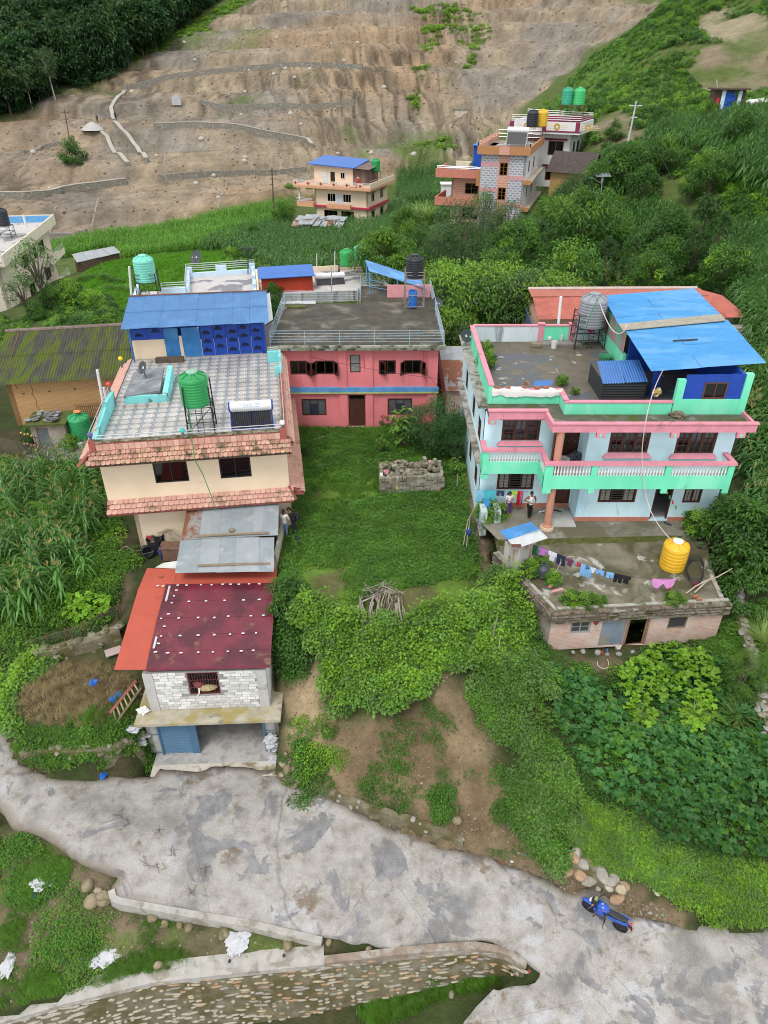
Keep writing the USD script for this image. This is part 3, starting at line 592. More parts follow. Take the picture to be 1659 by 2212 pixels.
g.part('sack_in_window',MB().m(rock(.24,5,.9),tr(2.75,.5,4.35)),M('maroon_cloth',(.16,.04,.05)))
g.part('straw_bundle',MB().m(rock(.5,6,.5),tr(3.1,.62,4.15)),M('straw',(.33,.26,.14),var=.4,sc=18,bump=.8))
g.part('hanging_rag',MB().add([[2.78,.3,4.3],[2.84,.29,4.28],[2.62,.28,3.72],[2.55,.29,3.66],[2.75,.27,4.],[2.81,.27,4.]],[[0,4,5,1],[4,3,2,5]]),M('white_rag',(.68,.68,.66)))
steelblue=M('blue_steel',(.065,.145,.235),r=.45,var=.08)
sh=MB()
n=22
for k in range(n):
 z0=.02+2.4*k/n;z1=z0+2.4/n
 sh.add([[.62,.3,z0],[1.95,.3,z0],[1.95,.26,(z0+z1)/2],[.62,.26,(z0+z1)/2],[1.95,.3,z1],[.62,.3,z1]],[[0,1,2,3],[3,2,4,5]])
g.part('shutter',sh,steelblue)
g.part('shutter_post',MB().box(.55,.62,.2,.36,0,2.45),steelblue);g.part('shutter_post',MB().box(1.95,2.3,.24,.33,0,2.45),steelblue);g.part('shutter_post',MB().box(5.36,5.45,.2,.36,0,2.45),steelblue)
for z in(.5,1.35,2.2):g.part('latch_rod',MB().tube([(5.45,.3,z),(5.85,.3,z)],.015,5),steelblue);
for z in(.1,1.35):g.part('latch_rod',MB().tube([(.15,.3,z),(.55,.3,z)],.015,5),steelblue)
RP0,RN=NA([-8.,21.9,-.45]),NA([0,-.13,1.]);RN/=np.linalg.norm(RN)
def onroof(u,v,lift=0.):
 d=ray(u,v);o=NA([0,0,CZ]);t=((RP0+RN*lift-o)@RN)/(d@RN);return o+t*d
def quad_sheet(P,n=(10,10),wav=.012,seed=0,thick=.006):
 0
 a,b,c,d=(AA(p,float)for p in P);s,t=np.meshgrid(LS_(0,1,n[0]+1),LS_(0,1,n[1]+1),indexing='ij')
 s,t=s[...,None],t[...,None];v=a*(1-s)*(1-t)+b*s*(1-t)+c*s*t+d*(1-s)*t
 nn=np.cross(b-a,d-a);nn/=np.linalg.norm(nn);nn*=np.sign(nn[2])or 1
 v=v+nn*((fbm(v*1.7+seed,3,seed)-.5)*2*wav)[...,None]
 m=MB();k=n[1]+1;i=np.arange(n[0])[:,None]*k;j=np.arange(n[1])[None]
 q=np.stack([i+j,i+k+j,i+k+j+1,i+j+1],-1).reshape(-1,4)
 w_=v.reshape(-1,3);m.add(w_,q);m.add(w_-nn*thick,q[:,::-1]);
 return m
orange=M('orange_sheet',(.4,.08,.052),r=.6,var=.07,sc=1.2,c2=(.34,.065,.04),s2=.8,lo2=.6,hi2=.7)
maroon=M('maroon_sheet',(.135,.018,.032),r=.32,var=.22,sc=1.1,c2=(.075,.012,.022),s2=.5,lo2=.46,hi2=.58,c3=(.2,.1,.055),s3=1.3,lo3=.58,hi3=.72,spec=.5)
G4=lambda*uv,lift=0.:[onroof(u,v,lift)for u,v in uv]
g.part('roof_sheet',quad_sheet(G4((246,1447),(330,1447),(374,1266),(300,1268),lift=.02),wav=.02,seed=1),orange,w=1,smooth=1)
g.part('roof_sheet',quad_sheet(G4((300,1270),(374,1268),(383,1229),(318,1227),lift=.03),wav=.02,seed=2),orange,w=1,smooth=1)
g.part('roof_sheet',quad_sheet(G4((350,1272),(598,1268),(598,1228),(360,1230),lift=.025),wav=.02,seed=3),orange,w=1,smooth=1)
rows_=[(1447,315,584,1440),(1408,323,586,1402),(1372,331,588.5,1366),(1335,340,591,1330),(1298,350,594,1294),(1265,358.5,597,1262)]
for k in range(5):
 a,b=rows_[k],rows_[k+1]
 g.part('roof_sheet',quad_sheet(G4((a[1],a[0]),(a[2],a[3]),(b[2],b[3]-3),(b[1],b[0]-3),lift=.045+.008*k),wav=.012,seed=10+k),maroon,w=1,smooth=1)
a,b=onroof(315,1447,.05),onroof(584,1440,.05)
g.part('eave_trim',MB().tube([a,b],.05,6),M('maroon_trim',(.14,.018,.035),r=.3),w=1)
tape=M('white_tape',(.6,.6,.61),var=.05)
spots=[(341,1265),(384,1264),(403,1264),(434,1263),(457,1263),(481,1262),(498,1262),(516,1262),(538,1261),(560,1261),(352,1266),(381,1275),(376,1287),(371,1302),(408,1299),(445,1298),(485,1297),(526,1296),(560,1295),(364,1326),(348,1336),(386,1335),(428,1334),(463,1334),(493,1331),(542,1330),(569,1329),(355,1353),(348,1374),(389,1373),(428,1372),(463,1371),(497,1370),(525,1368),(553,1367),(342,1390),(336,1408),(362,1410),(391,1410),(428,1409),(460,1408),(492,1407),(521,1406),(547,1405)]
for u,v in spots:
 c=onroof(u,v,.1);w_=Ur(.04,.075);h_=.038
 q=MB().box(-w_,w_,-h_,h_,0,.006);q.xf(tr(*c)@RM(math.atan(.13),[1,0,0])@rotz(Ur(-.15,.15)))
 g.part('tape_patch',q,tape,w=1)
for(u0,v0,u1,v1)in((366.5,1266,358.5,1298),(338,1376,332,1400)):
 a,b=onroof(u0,v0,.105),onroof(u1,v1,.105)
 g.part('tape_strip',MB().bar(a,b,.07),tape,w=1)
one('brick_on_roof',MB().box(-.11,.11,-.055,.055,0,.07).xf(tr(*onroof(347,1246,.06))@rotz(.2)),M('loose_brick',(.33,.13,.07),var=.2),'single red brick lying on the orange roof sheet of the garage','brick')
# == OPEN SHED of grey corrugated sheets, between cream house and garage
zinc=M('zinc_sheet',(.27,.31,.335),r=.5,var=.12,sc=1.5,c2=(.36,.385,.4),s2=1.1,lo2=.52,hi2=.6,metal=.15,spec=.4)
zincb=M('zinc_sheet_pale',(.33,.36,.38),r=.5,var=.12,sc=1.1,c2=(.33,.36,.38),s2=.9,lo2=.5,hi2=.6,metal=.15)
rust=M('rusty_sheet',(.3,.29,.28),r=.75,var=.2,sc=2.5,c2=(.2,.085,.045),s2=1.1,lo2=.44,hi2=.52,metal=.05,st=(1,.4,1))
e=Obj('corrugated_shed','open lean-to under patched grey corrugated sheets between the cream house and the garage','shed',(-7.7,30,-.3))
def sheet_uv(u0,u1,v0,v1,z0,z1,lift,mat_,us=None):
 0
 a,b=atz(u0[0],v0[0],z0),atz(u1[0],v0[1],z0);c=atz(u0[1],v1[0],z1)
 a,b,c=a+[0,0,lift],b+[0,0,lift],c+[0,0,lift]
 e.part('roof_sheet',MB().corr(a,b-a,c-a,(0,-.15,1),.076,.011,ny=1),mat_,w=1,smooth=1)
for k,(u0,u1,w0,w1,lift,mt)in en([(378,432,391,441,.03,zinc),(428,470,437,476,.05,zincb),(466,512,472,515,.04,zinc),(508,560,511,562,.055,zincb),(556,592,558,596,.045,zinc)]):
 sheet_uv((u0,w0),(u1,w1),(1239-(u0-378)*.01,1238-(u0-378)*.01),(1163,1163),.95,1.42,lift,mt)
for k,(u0,u1,w0,w1,lift,mt)in en([(391,434,404,446,.02,rust),(430,470,440,480,.05,zincb),(466,502,474,506,.04,zinc),(498,545,503,549,.055,zinc),(540,572,545,575,.045,zincb),(568,601,571,608,.055,zinc)]):
 sheet_uv((u0,w0),(u1,w1),(1168-(u0-391)*.04,1166-(u0-391)*.04),(1101-(w0-404)*.06,1100-(w0-404)*.06),1.4,1.9,lift+.03,mt)
timber=M('weathered_timber',(.21,.165,.12),var=.3,sc=5,st=(.3,1,1))
for(u0,v0,u1,v1,z)in((427,1158,580,1151,1.58),(427,1222,583,1217,1.12)):
 e.part('weight_pole',MB().tube([atz(u0,v0,z),(atz(u0,v0,z)+atz(u1,v1,z))/2+[0,0,.02],atz(u1,v1,z)],.07,7),timber,w=1)
for(x,y)in((-10.2,28.6),(-7.6,28.6),(-5.45,28.6),(-10.4,31.2),(-5.55,31.6)):
 e.part('post',MB().tube([(x,y,lz(x,y)-.2),(x,y,1.+(y-28)*.14)],.06,6),timber,w=1)
e.part('side_wall',MB().m(wpan(3.6,1.15,(),.1),tr(-5.45,28.4,-.25)@rotz(rad(90))),M('raw_plaster',(.4,.36,.3),var=.2,sc=3,c2=(.25,.2,.15),s2=1.5),w=1)
one('stone_on_shed',MB().m(rock(.16,9,.9),tr(*(atz(501,1146,1.62)))),M('brown_stone',(.2,.17,.12),var=.3,sc=6),'brown stone weighing down the pole on the corrugated shed roof','stone',smooth=1)
# == CREAM HOUSE with tiled eaves and tiled terrace
cream=M('cream_paint',(.7,.575,.42),r=.85,var=.05,sc=.8,c2=(.55,.44,.3),s2=.5,lo2=.62,hi2=.75)
tile_m=[M(f'clay_tile_{k}',c,r=.75,var=.25,sc=4,c2=(.09,.075,.04),s2=1.8,lo2=.48,hi2=.64)for k,c in en([(.44,.24,.18),(.49,.29,.22),(.39,.2,.145),(.47,.3,.2)])]
tile_p=[M(f'pink_tile_{k}',c,r=.7,var=.1,sc=3,c2=(.26,.17,.11),s2=1.5,lo2=.54,hi2=.68)for k,c in en([(.55,.31,.25),(.5,.28,.22),(.58,.36,.29)])]
brick_red=M('red_trim',(.29,.085,.07),r=.75,var=.15,c2=(.13,.07,.04),s2=1.3)
d_=Obj('cream_house','cream two-storey house with pink tiled eaves and patterned tile terrace, left of the lawn','building',(-14.3,31.3,-.55),8.5)
FW,FD,Z1,Z2=9.35,12.4,3.1,6.15
d_.part('lower_wall',MB().m(wpan(8.25,Z1,[(3.5,4.5,0,2.05)],.22),SIDE(1.1,0,0)).m(wpan(FD,Z1,(),.22),SIDE(1.1,FD,-90)).m(wpan(FD,Z1,(),.22),SIDE(FW,0,90)).m(wpan(8.25,Z1,(),.22),SIDE(FW,FD,180)),cream)
holes=[(2.55,4.25,3.98,5.22),(5.85,7.45,3.98,5.22)]
d_.part('upper_wall',MB().m(wpan(FW,Z2-Z1-.1,[(a,b,c-Z1,d-Z1)for a,b,c,d in holes],.22),SIDE(0,-.02,0)@tr(0,0,Z1)).m(wpan(FD,Z2-Z1-.1,(),.22),SIDE(0,FD,-90)@tr(0,0,Z1)).m(wpan(FD,Z2-Z1-.1,(),.22),SIDE(FW,0,90)@tr(0,0,Z1)).m(wpan(FW,Z2-Z1-.1,(),.22),SIDE(FW,FD,180)@tr(0,0,Z1)),cream)
d_.part('floor_slab',MB().box(.02,FW-.02,.22,FD-.1,Z1-.12,Z1),cream)
d_.part('roof_slab',MB().box(0.,FW,0,FD,Z2-.1,Z2+.02),M('slab_concrete',(.34,.33,.31),var=.15))
for a,b,c,dd in holes:win(d_,SIDE(0,-.02,0),a,c,b-a,dd-c,dark_frame,cols=(1,1),fr=.06,dep=.12,glass=GLASS('dark_glass',(.05,.055,.06)))
def eave(y0,z0,y1,z1,xa,xb,rows,tw,mats,side=0,name='tile'):
 0
 L=math.hypot(y1-y0,z1-z0);sl=NA([0,(y1-y0)/L,(z1-z0)/L]);nr=NA([0,-sl[2],sl[1]])
 out=[]
 rl=L/rows
 for r in range(rows):
  x=xa+(tw/2 if r%2 else 0)
  while x<xb-.03:
   w_=min(tw-.014,xb-x);j=Ur(-.008,.008)
   base=NA([x,y0,z0])+sl*(r*rl+j)
   e_=NA([1.,0,0])
   prof=[(0,.05),(w_*.12,.015),(w_*.5,0),(w_*.88,.015),(w_,.05)]
   lo=[base+e_*a+sl*b+nr*.1 for a,b in prof];lo2=[p-nr*.035 for p in lo]
   hi=[base+sl*rl*1.12+nr*.014,base+e_*w_+sl*rl*1.12+nr*.014]
   v=lo+lo2+hi
   f=[[0,1,2],[0,2,4],[2,3,4],[0,4,11],[0,11,10]]+[t for k in range(4)for t in([k,k+5,k+6],[k,k+6,k+1])]
   out.append(MB().add(v,NA(f)))
   x+=tw
 m=MB().add([[xa,y0,z0],[xb,y0,z0],[xb,y1,z1],[xa,y1,z1],[xa,y0+.05,z0-.09],[xb,y0+.05,z0-.09],[xb,y1,z0-.09],[xa,y1,z0-.09]],[[0,1,2,3],[4,7,6,5],[0,4,5,1],[3,7,4,0],[1,5,6,2],[2,6,7,3]])
 return out,m
up_t,up_b=eave(-1.,5.72,-.38,6.22,-.35,FW+.25,3,.235,tile_m)
p_=d_.part('upper_eave',up_b,M('mossy_gap',(.07,.05,.035),var=.4,sc=6))
for m_ in up_t:d_.part('tile',m_,r_.choice(tile_m),p_)
lo_t,lo_b=eave(-.78,2.72,-.03,3.16,-.02,FW+.2,3,.27,tile_p)
p_=d_.part('lower_eave',lo_b,brick_red)
for m_ in lo_t:d_.part('tile',m_,r_.choice(tile_p),p_)
for nm,T,z0,z1,yo,yi,L in(('side_eave',SIDE(0,FD,-90),5.72,6.22,-.75,-.02,FD+.38),('side_eave',SIDE(FW,0,90),5.72,6.22,-.4,-.02,FD),('side_eave',SIDE(FW,0,90),2.72,3.16,-.78,-.03,FD)):
 tt,bb=eave(yo,z0,yi,z1,0,L,3,.26,tile_p);p_=d_.part(nm,bb.xf(T),brick_red)
 j_=MB()
 for m_ in tt:j_.m(m_)
 d_.part('side_tiles',j_.xf(T),tile_p[0],p_,kind='stuff')
d_.part('hip_ridge',MB().bar((-.75,-1.02,5.78),(-.1,-.4,6.3),.12),brick_red);d_.part('hip_ridge',MB().bar((FW+.32,-.8,2.82),(FW-.02,-.02,3.22),.12),brick_red)
d_.part('parapet',MB().box(-.12,FW+.05,-.4,-.14,6.17,6.66),brick_red)
x=.15
while x<FW-.3:
 w_=Ur(.29,.33);d_.part('facing_tile',MB().box(x,x+w_-.02,-.425,-.395,6.27,6.58),r_.choice(tile_p));x+=w_
d_.part('parapet_cap',MB().box(-.16,FW+.1,-.42,-.12,6.66,6.7),M('mossy_cap',(.24,.21,.17),var=.3,sc=3,c2=moss,s2=1.6,lo2=.45,hi2=.55))
d_.part('end_pier',MB().box(-.16,.12,-.44,-.1,6.17,6.78),brick_red);d_.part('end_pier',MB().box(FW-.25,FW+.1,-.44,-.1,6.17,6.78),brick_red)
turq=M('turquoise_paint',(.2,.6,.6),var=.12,sc=2,c2=(.12,.1,.07),s2=1.4,lo2=.58,hi2=.66)
TS=.305
def floor_tile_mat(name):
 N={'g':('geometry',{}),'mp':('mapping',{'rotation':(0,0,-rad(8.5)),'scale':(1/(TS*2),1/(TS*2),1)}),'fr':('vector_math',{'math_type':'fraction'}),'sb':('vector_math',{'math_type':'subtract','vector2':(.5,.5,0)}),'sx':('separate_xyz',{}),'cb':('combine_xyz',{}),'ln':('vector_math',{'math_type':'length'}),'ci':('math',{'math_type':'less_than','value2':.335}),'wv':('noise_texture',{'scale':26.,'detail':2.}),'wr':('map_range',{'from_min':.4,'from_max':.6,'clamp':True}),'disc':('mix_color',{'a':(.15,.18,.205),'b':(.29,.33,.355)}),'ax':('math',{'math_type':'absolute'}),'ay':('math',{'math_type':'absolute'}),'mn':('math',{'math_type':'minimum'}),'band':('math',{'math_type':'less_than','value2':.11}),'fld':('mix_color',{'a':(.43,.41,.385),'b':(.3,.235,.2)}),'mx':('mix_color',{}),'vo':('voronoi_texture',{'feature':'f1','metric':'manhattan','scale':5.,'randomness':.25}),'vr':('map_range',{'from_min':.35,'from_max':.6,'to_min':.82,'to_max':1.12,'clamp':True}),'dn':('noise_texture',{'scale':.9,'detail':6.}),'dr':('map_range',{'from_min':.35,'from_max':.7,'to_min':1.1,'to_max':.72,'clamp':True}),'mu':('math',{'math_type':'multiply'}),'h':('hsv',{}),'p':('principled_bsdf',{'roughness':.35,'specular_ior_level':.4})}
 L=[('g.position','mp.vector'),('mp.vector','fr.vector1'),('fr.vector','sb.vector1'),('sb.vector','sx.vector'),('sx.x','cb.x'),('sx.y','cb.y'),('cb.vector','ln.vector1'),('ln.value','ci.value1'),('g.position','wv.vector'),('wv.fac','wr.value'),('wr.result','disc.fac'),('sx.x','ax.value1'),('sx.y','ay.value1'),('ax.value','mn.value1'),('ay.value','mn.value2'),('mn.value','band.value1'),('band.value','fld.fac'),('ci.value','mx.fac'),('fld.result','mx.a'),('disc.result','mx.b'),('mp.vector','vo.vector'),('vo.distance','vr.value'),('g.position','dn.vector'),('dn.fac','dr.value'),('vr.result','mu.value1'),('dr.result','mu.value2'),('mu.value','h.value'),('mx.result','h.color'),('h.color','p.base_color')]
 return usdkit.material(stage,'/World/Looks/'+name,N,L,surface='p.BSDF')
ftile=floor_tile_mat('printed_floor_tile')
fl=d_.part('terrace_floor',MB().box(-.1,FW,-.13,12.3,Z2+.02,Z2+.032),M('grout',(.33,.31,.28)))
rest=MB();cnt=0
for j in range(int(12.2/TS)):
 for i in range(int(9.2/TS)):
  x0,y0=0.+i*TS,-.1+j*TS
  m_=MB().box(x0+.004,x0+TS-.004,y0+.004,y0+TS-.004,Z2+.03,Z2+.04+Ur(0,.002))
  if cnt<300:d_.part('floor_tile',m_,ftile,fl);cnt+=1
  else:rest.m(m_)
d_.part('floor_tiles',rest,ftile,fl,kind='stuff')
zt=Z2+.04
tw_=MB().prism([(-.1,0),(.1,0),(.1,3.3),(-.1,3.3)],zt,[zt+.45,zt+.45,zt+.75,zt+.75]).prism([(-.1,3.35),(.1,3.35),(.1,5.6),(-.1,5.6)],zt,[zt+.9,zt+.9,zt+.7,zt+.7])
d_.part('side_parapet',tw_,turq)
rl,ps=rail([(-.1,-.28,6.7),(-.1,5.5,6.78)],.42,2,r=.02,posts=[(-.1,1.8,6.7),(-.1,3.6,6.75)]);d_.part('side_rail',rl,wst);[d_.part('rail_post',q,wst)for q in ps]
rl,ps=rail([(0,-.28,6.7),(FW-.1,-.28,6.7)],.3,2,r=.018,posts=[(2.1,-.28,6.7),(6.6,-.28,6.7)]);d_.part('front_rail',rl,wst);[d_.part('rail_post',q,wst)for q in ps]
d_.part('side_kerb',MB().box(FW-.12,FW+.1,-.1,9.3,Z2,Z2+.28),brick_red)
rl,ps=rail([(FW,-.2,Z2+.3),(FW,7.6,Z2+.3)],.55,1,r=.02,posts=[(FW,2.5,Z2+.3),(FW,5,Z2+.3),(FW,7.6,Z2+.3)]);d_.part('side_rail',rl,wst);[d_.part('rail_post',q,wst)for q in ps]
for(x0,x1,y0,y1,hh)in((FW-.75,FW-.08,10.5,10.75,.72),(FW-.08,FW+.1,9.6,10.75,.72),(FW-.35,FW+.1,8.1,8.35,.62),(FW-.08,FW+.1,8.35,9.5,.3)):
 d_.part('parapet_block',MB().box(x0,x1,y0,y1,zt,zt+hh),turq)
 rl,ps=rail([(x0+.05,(y0+y1)/2,zt+hh),(x1-.02,(y0+y1)/2,zt+hh)],.25,2,r=.015,pr=.015);d_.part('block_rail',rl,wst);[d_.part('rail_post',q,wst)for q in ps]
for nm,(x,y,z),col in(('purple',(-.02,-.27,6.78),(.1,.09,.28)),('teal',(4.35,-.27,6.7),(.05,.42,.38)),('white',(FW-.1,-.27,6.78),(.72,.72,.74)),('red',(-.15,5.75,zt+.75),(.7,.06,.07)),('yellow',(-.15,9.9,zt+.7),(.75,.52,.04))):
 k=d_.part('ball_post',MB().tube([(x,y,z-.25),(x,y,z+.2)],.07,8),M('post_grey',(.12,.12,.14)))
 d_.part('ball',MB().m(ICO(3,.13),tr(x,y,z+.3)),M('ball_'+nm,col,r=.45),k,smooth=1,label=nm+' ball on the terrace post')
zs=5.62+0.
slabc=[d_.inv@np.r_[atz(*p),1]for p in((267,858,zs+.55),(345,845,zs+.62),(355,793,zs+.75),(289,806,zs+.7))]
slabc=NA(slabc)[:,:3]
d_.part('stair_head',MB().add(VS([slabc+[0,0,.05],slabc-[0,0,.09]]),[[0,1,2,3],[7,6,5,4],[0,4,5,1],[1,5,6,2],[2,6,7,3],[3,7,4,0]]),M('dark_screed',(.17,.185,.2),var=.25,sc=1.6,c2=(.27,.29,.3),s2=1.2))
xa,ya=slabc[0][0]+0.,slabc[0][1];xb,yb=slabc[1][0]+.42,slabc[2][1]-.1
d_.part('stair_wall',MB().prism([(xa,ya+.02),(xb,ya+.02),(xb,ya+.2),(xa,ya+.2)],zt,zt+.52).prism([(xb-.28,ya+.2),(xb,ya+.2),(xb,yb),(xb-.28,yb)],zt,[zt+.52,zt+.52,zt+.86,zt+.86]),turq)
d_.part('stair_kerb',MB().box(xa-.1,xb+.1,ya-.18,ya+.02,zt-.01,zt+.12),ftile)
dish('satellite_dish','dark dish with a pale square logo on the grey stair head of the cream house',d_.W(*((slabc[0]*.35+slabc[2]*.65-[.25,.3,-.1]))),-40,.36)
deep=M('deep_blue_sheet',(.012,.06,.36),r=.45,var=.12,sc=2,spec=.4)
midb=M('blue_door_paint',(.035,.17,.42),r=.5,var=.15,sc=2,c2=(.06,.22,.47),s2=.8)
blue_roof=M('blue_roof_sheet',(.042,.155,.36),r=.42,var=.1,sc=1.4,c2=(.06,.19,.41),s2=.7,lo2=.5,hi2=.62,spec=.45)
t_=Obj('blue_tin_room','room of deep blue metal panels under a blue corrugated roof at the back of the cream house terrace','shed',d_.W(.2,12.35,zt),8.5)
HT_=2.25
t_.part('cream_wall',MB().box(0.,2.,0,.15,0,1.25),cream);t_.part('cream_pillar',MB().box(2.92,3.1,0.,.14,0,1.4),cream)
t_.part('back_wall',MB().box(0.,8.3,3.4,3.5,0,HT_+.5).box(0,.1,.15,3.4,0,HT_).box(8.2,8.3,.15,3.4,0,HT_),deep)
t_.part('lintel',MB().box(0,8.3,.05,.15,1.95,HT_),deep)
for k,(a,b,z0)in en([(0,1.,1.26),(1.,2.,1.26)]+[(4.28+i*.79,4.28+i*.79+.77,.02)for i in range(5)]):
 pn=t_.part('wpan',MB().corr((a,0.,z0),(b-a,0,0),(0,0,1.95-z0),(0,-1,0),.11,.008,seg=4).box(a,a+.02,-.03,.02,z0,1.95),deep)
 for zz in([.45,1.05,1.6]if z0<1 else[1.62]):
  xm,zz=(a+b)/2+Ur(-.05,.05),zz+(.25 if k%2 else 0)-.1
  if zz>1.8:continue
  blk_=M('print_black',(.008,.012,.03),r=.6)
  t_.part('peak_mark',MB().add([[xm-.28,-.022,zz],[xm+.28,-.022,zz],[xm+.1,-.022,zz+.15],[xm+.03,-.022,zz+.12],[xm-.04,-.022,zz+.22],[xm-.12,-.022,zz+.12]],[[0,1,2],[0,2,3],[0,3,4],[0,4,5]]).box(xm-.24,xm+.24,-.023,-.0215,zz-.07,zz-.035),blk_,pn)
for a,b in((2.02,2.9),(3.12,4.24)):t_.part('door',MB().box(a,b,-.02,.03,.02,1.93),midb)
t_.part('corner_post',MB().box(8.2,8.32,-.05,.08,0,HT_),deep);t_.part('corner_post',MB().tube([(.02,-.4,-.2),(0.,-.5,HT_)],.05,6),midb)
for k in range(8):
 x0=-.35+k*1.12;lift=.02 if k%2 else 0.
 t_.part('roof_sheet',MB().corr((x0,-.85,HT_+.02+lift),(1.15,0,0),(0,2.35,.38),(0,-.15,1),.095,.014),blue_roof,smooth=1)
 t_.part('roof_sheet',MB().corr((x0,1.35,HT_+.39+lift),(1.15,0,0),(0,2.3,.37),(0,-.15,1),.095,.014),blue_roof,smooth=1)
t_.part('ridge_trim',MB().box(-.35,8.65,3.6,3.75,HT_+.72,HT_+.82),M('rust_trim',(.16,.07,.05)))
bulb=t_.part('bulb_holder',MB().tube([(4.2,-.2,HT_-.25),(4.2,-.2,HT_+.05)],.012,5),M('white_plastic',(.6,.6,.58)))
t_.part('bulb',MB().m(ICO(2,.05),tr(4.2,-.2,HT_-.3)),M('bulb_glass',(.7,.7,.66),r=.2),bulb)
one('wooden_trough',MB().m(TBOX((1.75,.42,.28)),tr(*d_.W(2.45,11.6,zt+.15))@rotz(rad(6))).m(TBOX((1.5,.26,.04)),tr(*d_.W(2.45,11.6,zt+.31))@rotz(rad(6))),M('old_wood',(.1,.075,.055),var=.4,sc=5),'weathered wooden trough on the terrace in front of the blue door','trough')
for(u0,v0,u1,v1,Y)in((229,905,210,799,42.),(235,888,224,837,42.5)):
 a,b=aty(u0,v0,Y),aty(u1,v1,Y);one('white_post',MB().tube([a-[0,0,2.5],a,b],.09,8),M('white_pvc',(.68,.68,.7)),'tall white post between the brick house and the cream house'if u0==229 else 'short white post beside the tall one near the cream house','post')
def dW(u,v):p=atz(u,v,5.62);return p
sp=d_.inv@np.r_[atz(437,940,5.65),1]
sx,sy=sp[0]-.02,sp[1]+.7
stand('tank_stand','dark steel stand with a ladder carrying the green tank on the cream terrace',d_.W(sx,sy,zt),1.25,1.15,1.45,bst,8.5,up=1.15,cage=False)
tank('green_water_tank','large green tank with domed top on the stand in the middle of the cream terrace',d_.W(sx-.12,sy,zt+1.48),.72,1.75,(.022,.26,.075),lid=(.22,.42,.32))
s_=Obj('solar_water_heater','white solar water heater drum with black tubes and blue frame on the cream terrace','water heater',d_.W(sp[0]+2.55,sp[1]+.55,zt),8.5)
bf=M('blue_frame',(.02,.05,.33),r=.45)
fm=MB()
for x in(-1.05,0,1.05):fm.bar((x,-.35,0),(x,.35,.95),.05).bar((x,.45,0),(x,.4,.95),.05).bar((x,-.35,.05),(x,.45,.05),.04)
fm.bar((-1.05,-.35,.1),(1.05,-.35,.1),.05).bar((-1.05,.42,.55),(1.05,.42,.55),.04).bar((-1.05,-.1,.42),(0,-.3,.1),.03).bar((1.05,-.1,.42),(0,-.3,.1),.03)
s_.part('frame',fm,bf)
s_.part('drum',MB().lathe([(0,-1.13),(.24,-1.13),(.26,-1.1),(.26,1.1),(.24,1.13),(0,1.13)],24).xf(tr(0,.36,1.08)@RM(math.pi/2,[0,1,0])),M('heater_white',(.66,.68,.7),r=.35),smooth=40)
for x in(-1.1,1.1):s_.part('end_cap',MB().lathe([(0,-.04),(.27,-.04),(.27,.04),(0,.04)],24).xf(tr(x,.36,1.08)@RM(math.pi/2,[0,1,0])),bf)
for k in range(20):
 x=-.98+k*1.96/19;s_.part('tube',MB().tube([(x,.24,.92),(x,-.34,.16)],.026,6),M('tube_black',(.015,.015,.02),r=.15))
s_.part('collar_strip',MB().bar((-1.,.2,.86),(1.,.2,.86),.03),M('heater_white',0))
s_.part('reflector',MB().add([[-1.,.3,.88],[1.,.3,.88],[1.,-.28,.12],[-1.,-.28,.12]],[[0,1,2,3]]),M('dark_reflector',(.03,.03,.035),r=.3))
txt=meshkit.text_mesh('Super Sun',.13,.004);txt.apply_translation([-txt.bounds[1][0]/2+.05,0,0])
Tt=tr(0,.36-.235,1.08+.115)@RM(rad(62),[1,0,0])
s_.part('lettering',MB().m(txt,Tt),M('letter_blue',(.15,.3,.45)))
txt2=meshkit.text_mesh('Evacuated Tube Solar Water Heater',.035,.003);txt2 .apply_translation([-txt2 .bounds[1][0]/2,-.08,0]);s_.part('lettering',MB().m(txt2,Tt),M('letter_blue',0))
sunm=MB()
for k in range(9):
 a0=math.pi*k/8;sunm.add([[-.55+.07*math.cos(a0-.12),.07*math.sin(a0-.12),.002],[-.55+.07*math.cos(a0+.12),.07*math.sin(a0+.12),.002],[-.55+.14*math.cos(a0),.14*math.sin(a0),.002]],[[0,1,2]])
s_.part('sun_emblem',sunm.xf(Tt),M('emblem_red',(.6,.05,.06)))
hp=[d_.W(sx-.5,sy-.6,zt+2.3),d_.W(sx-.45,sy-.7,zt+.2),d_.W(sx-.35,-.5,6.72),d_.W(sx-.3,-1.05,5.75),d_.W(sx-.1,-.5,4.6),d_.W(sx+.25,-.8,3.2),d_.W(sx+.3,-1.,2.6)]
one('green_hose',MB().tube(NA([[np.interp(q,np.arange(7),NA(hp)[:,k])for k in range(3)]for q in LS_(0,6,40)]),.022,6),M('green_hose',(.03,.22,.07)),'long green hose hanging from the green tank down the front of the cream house','hose')
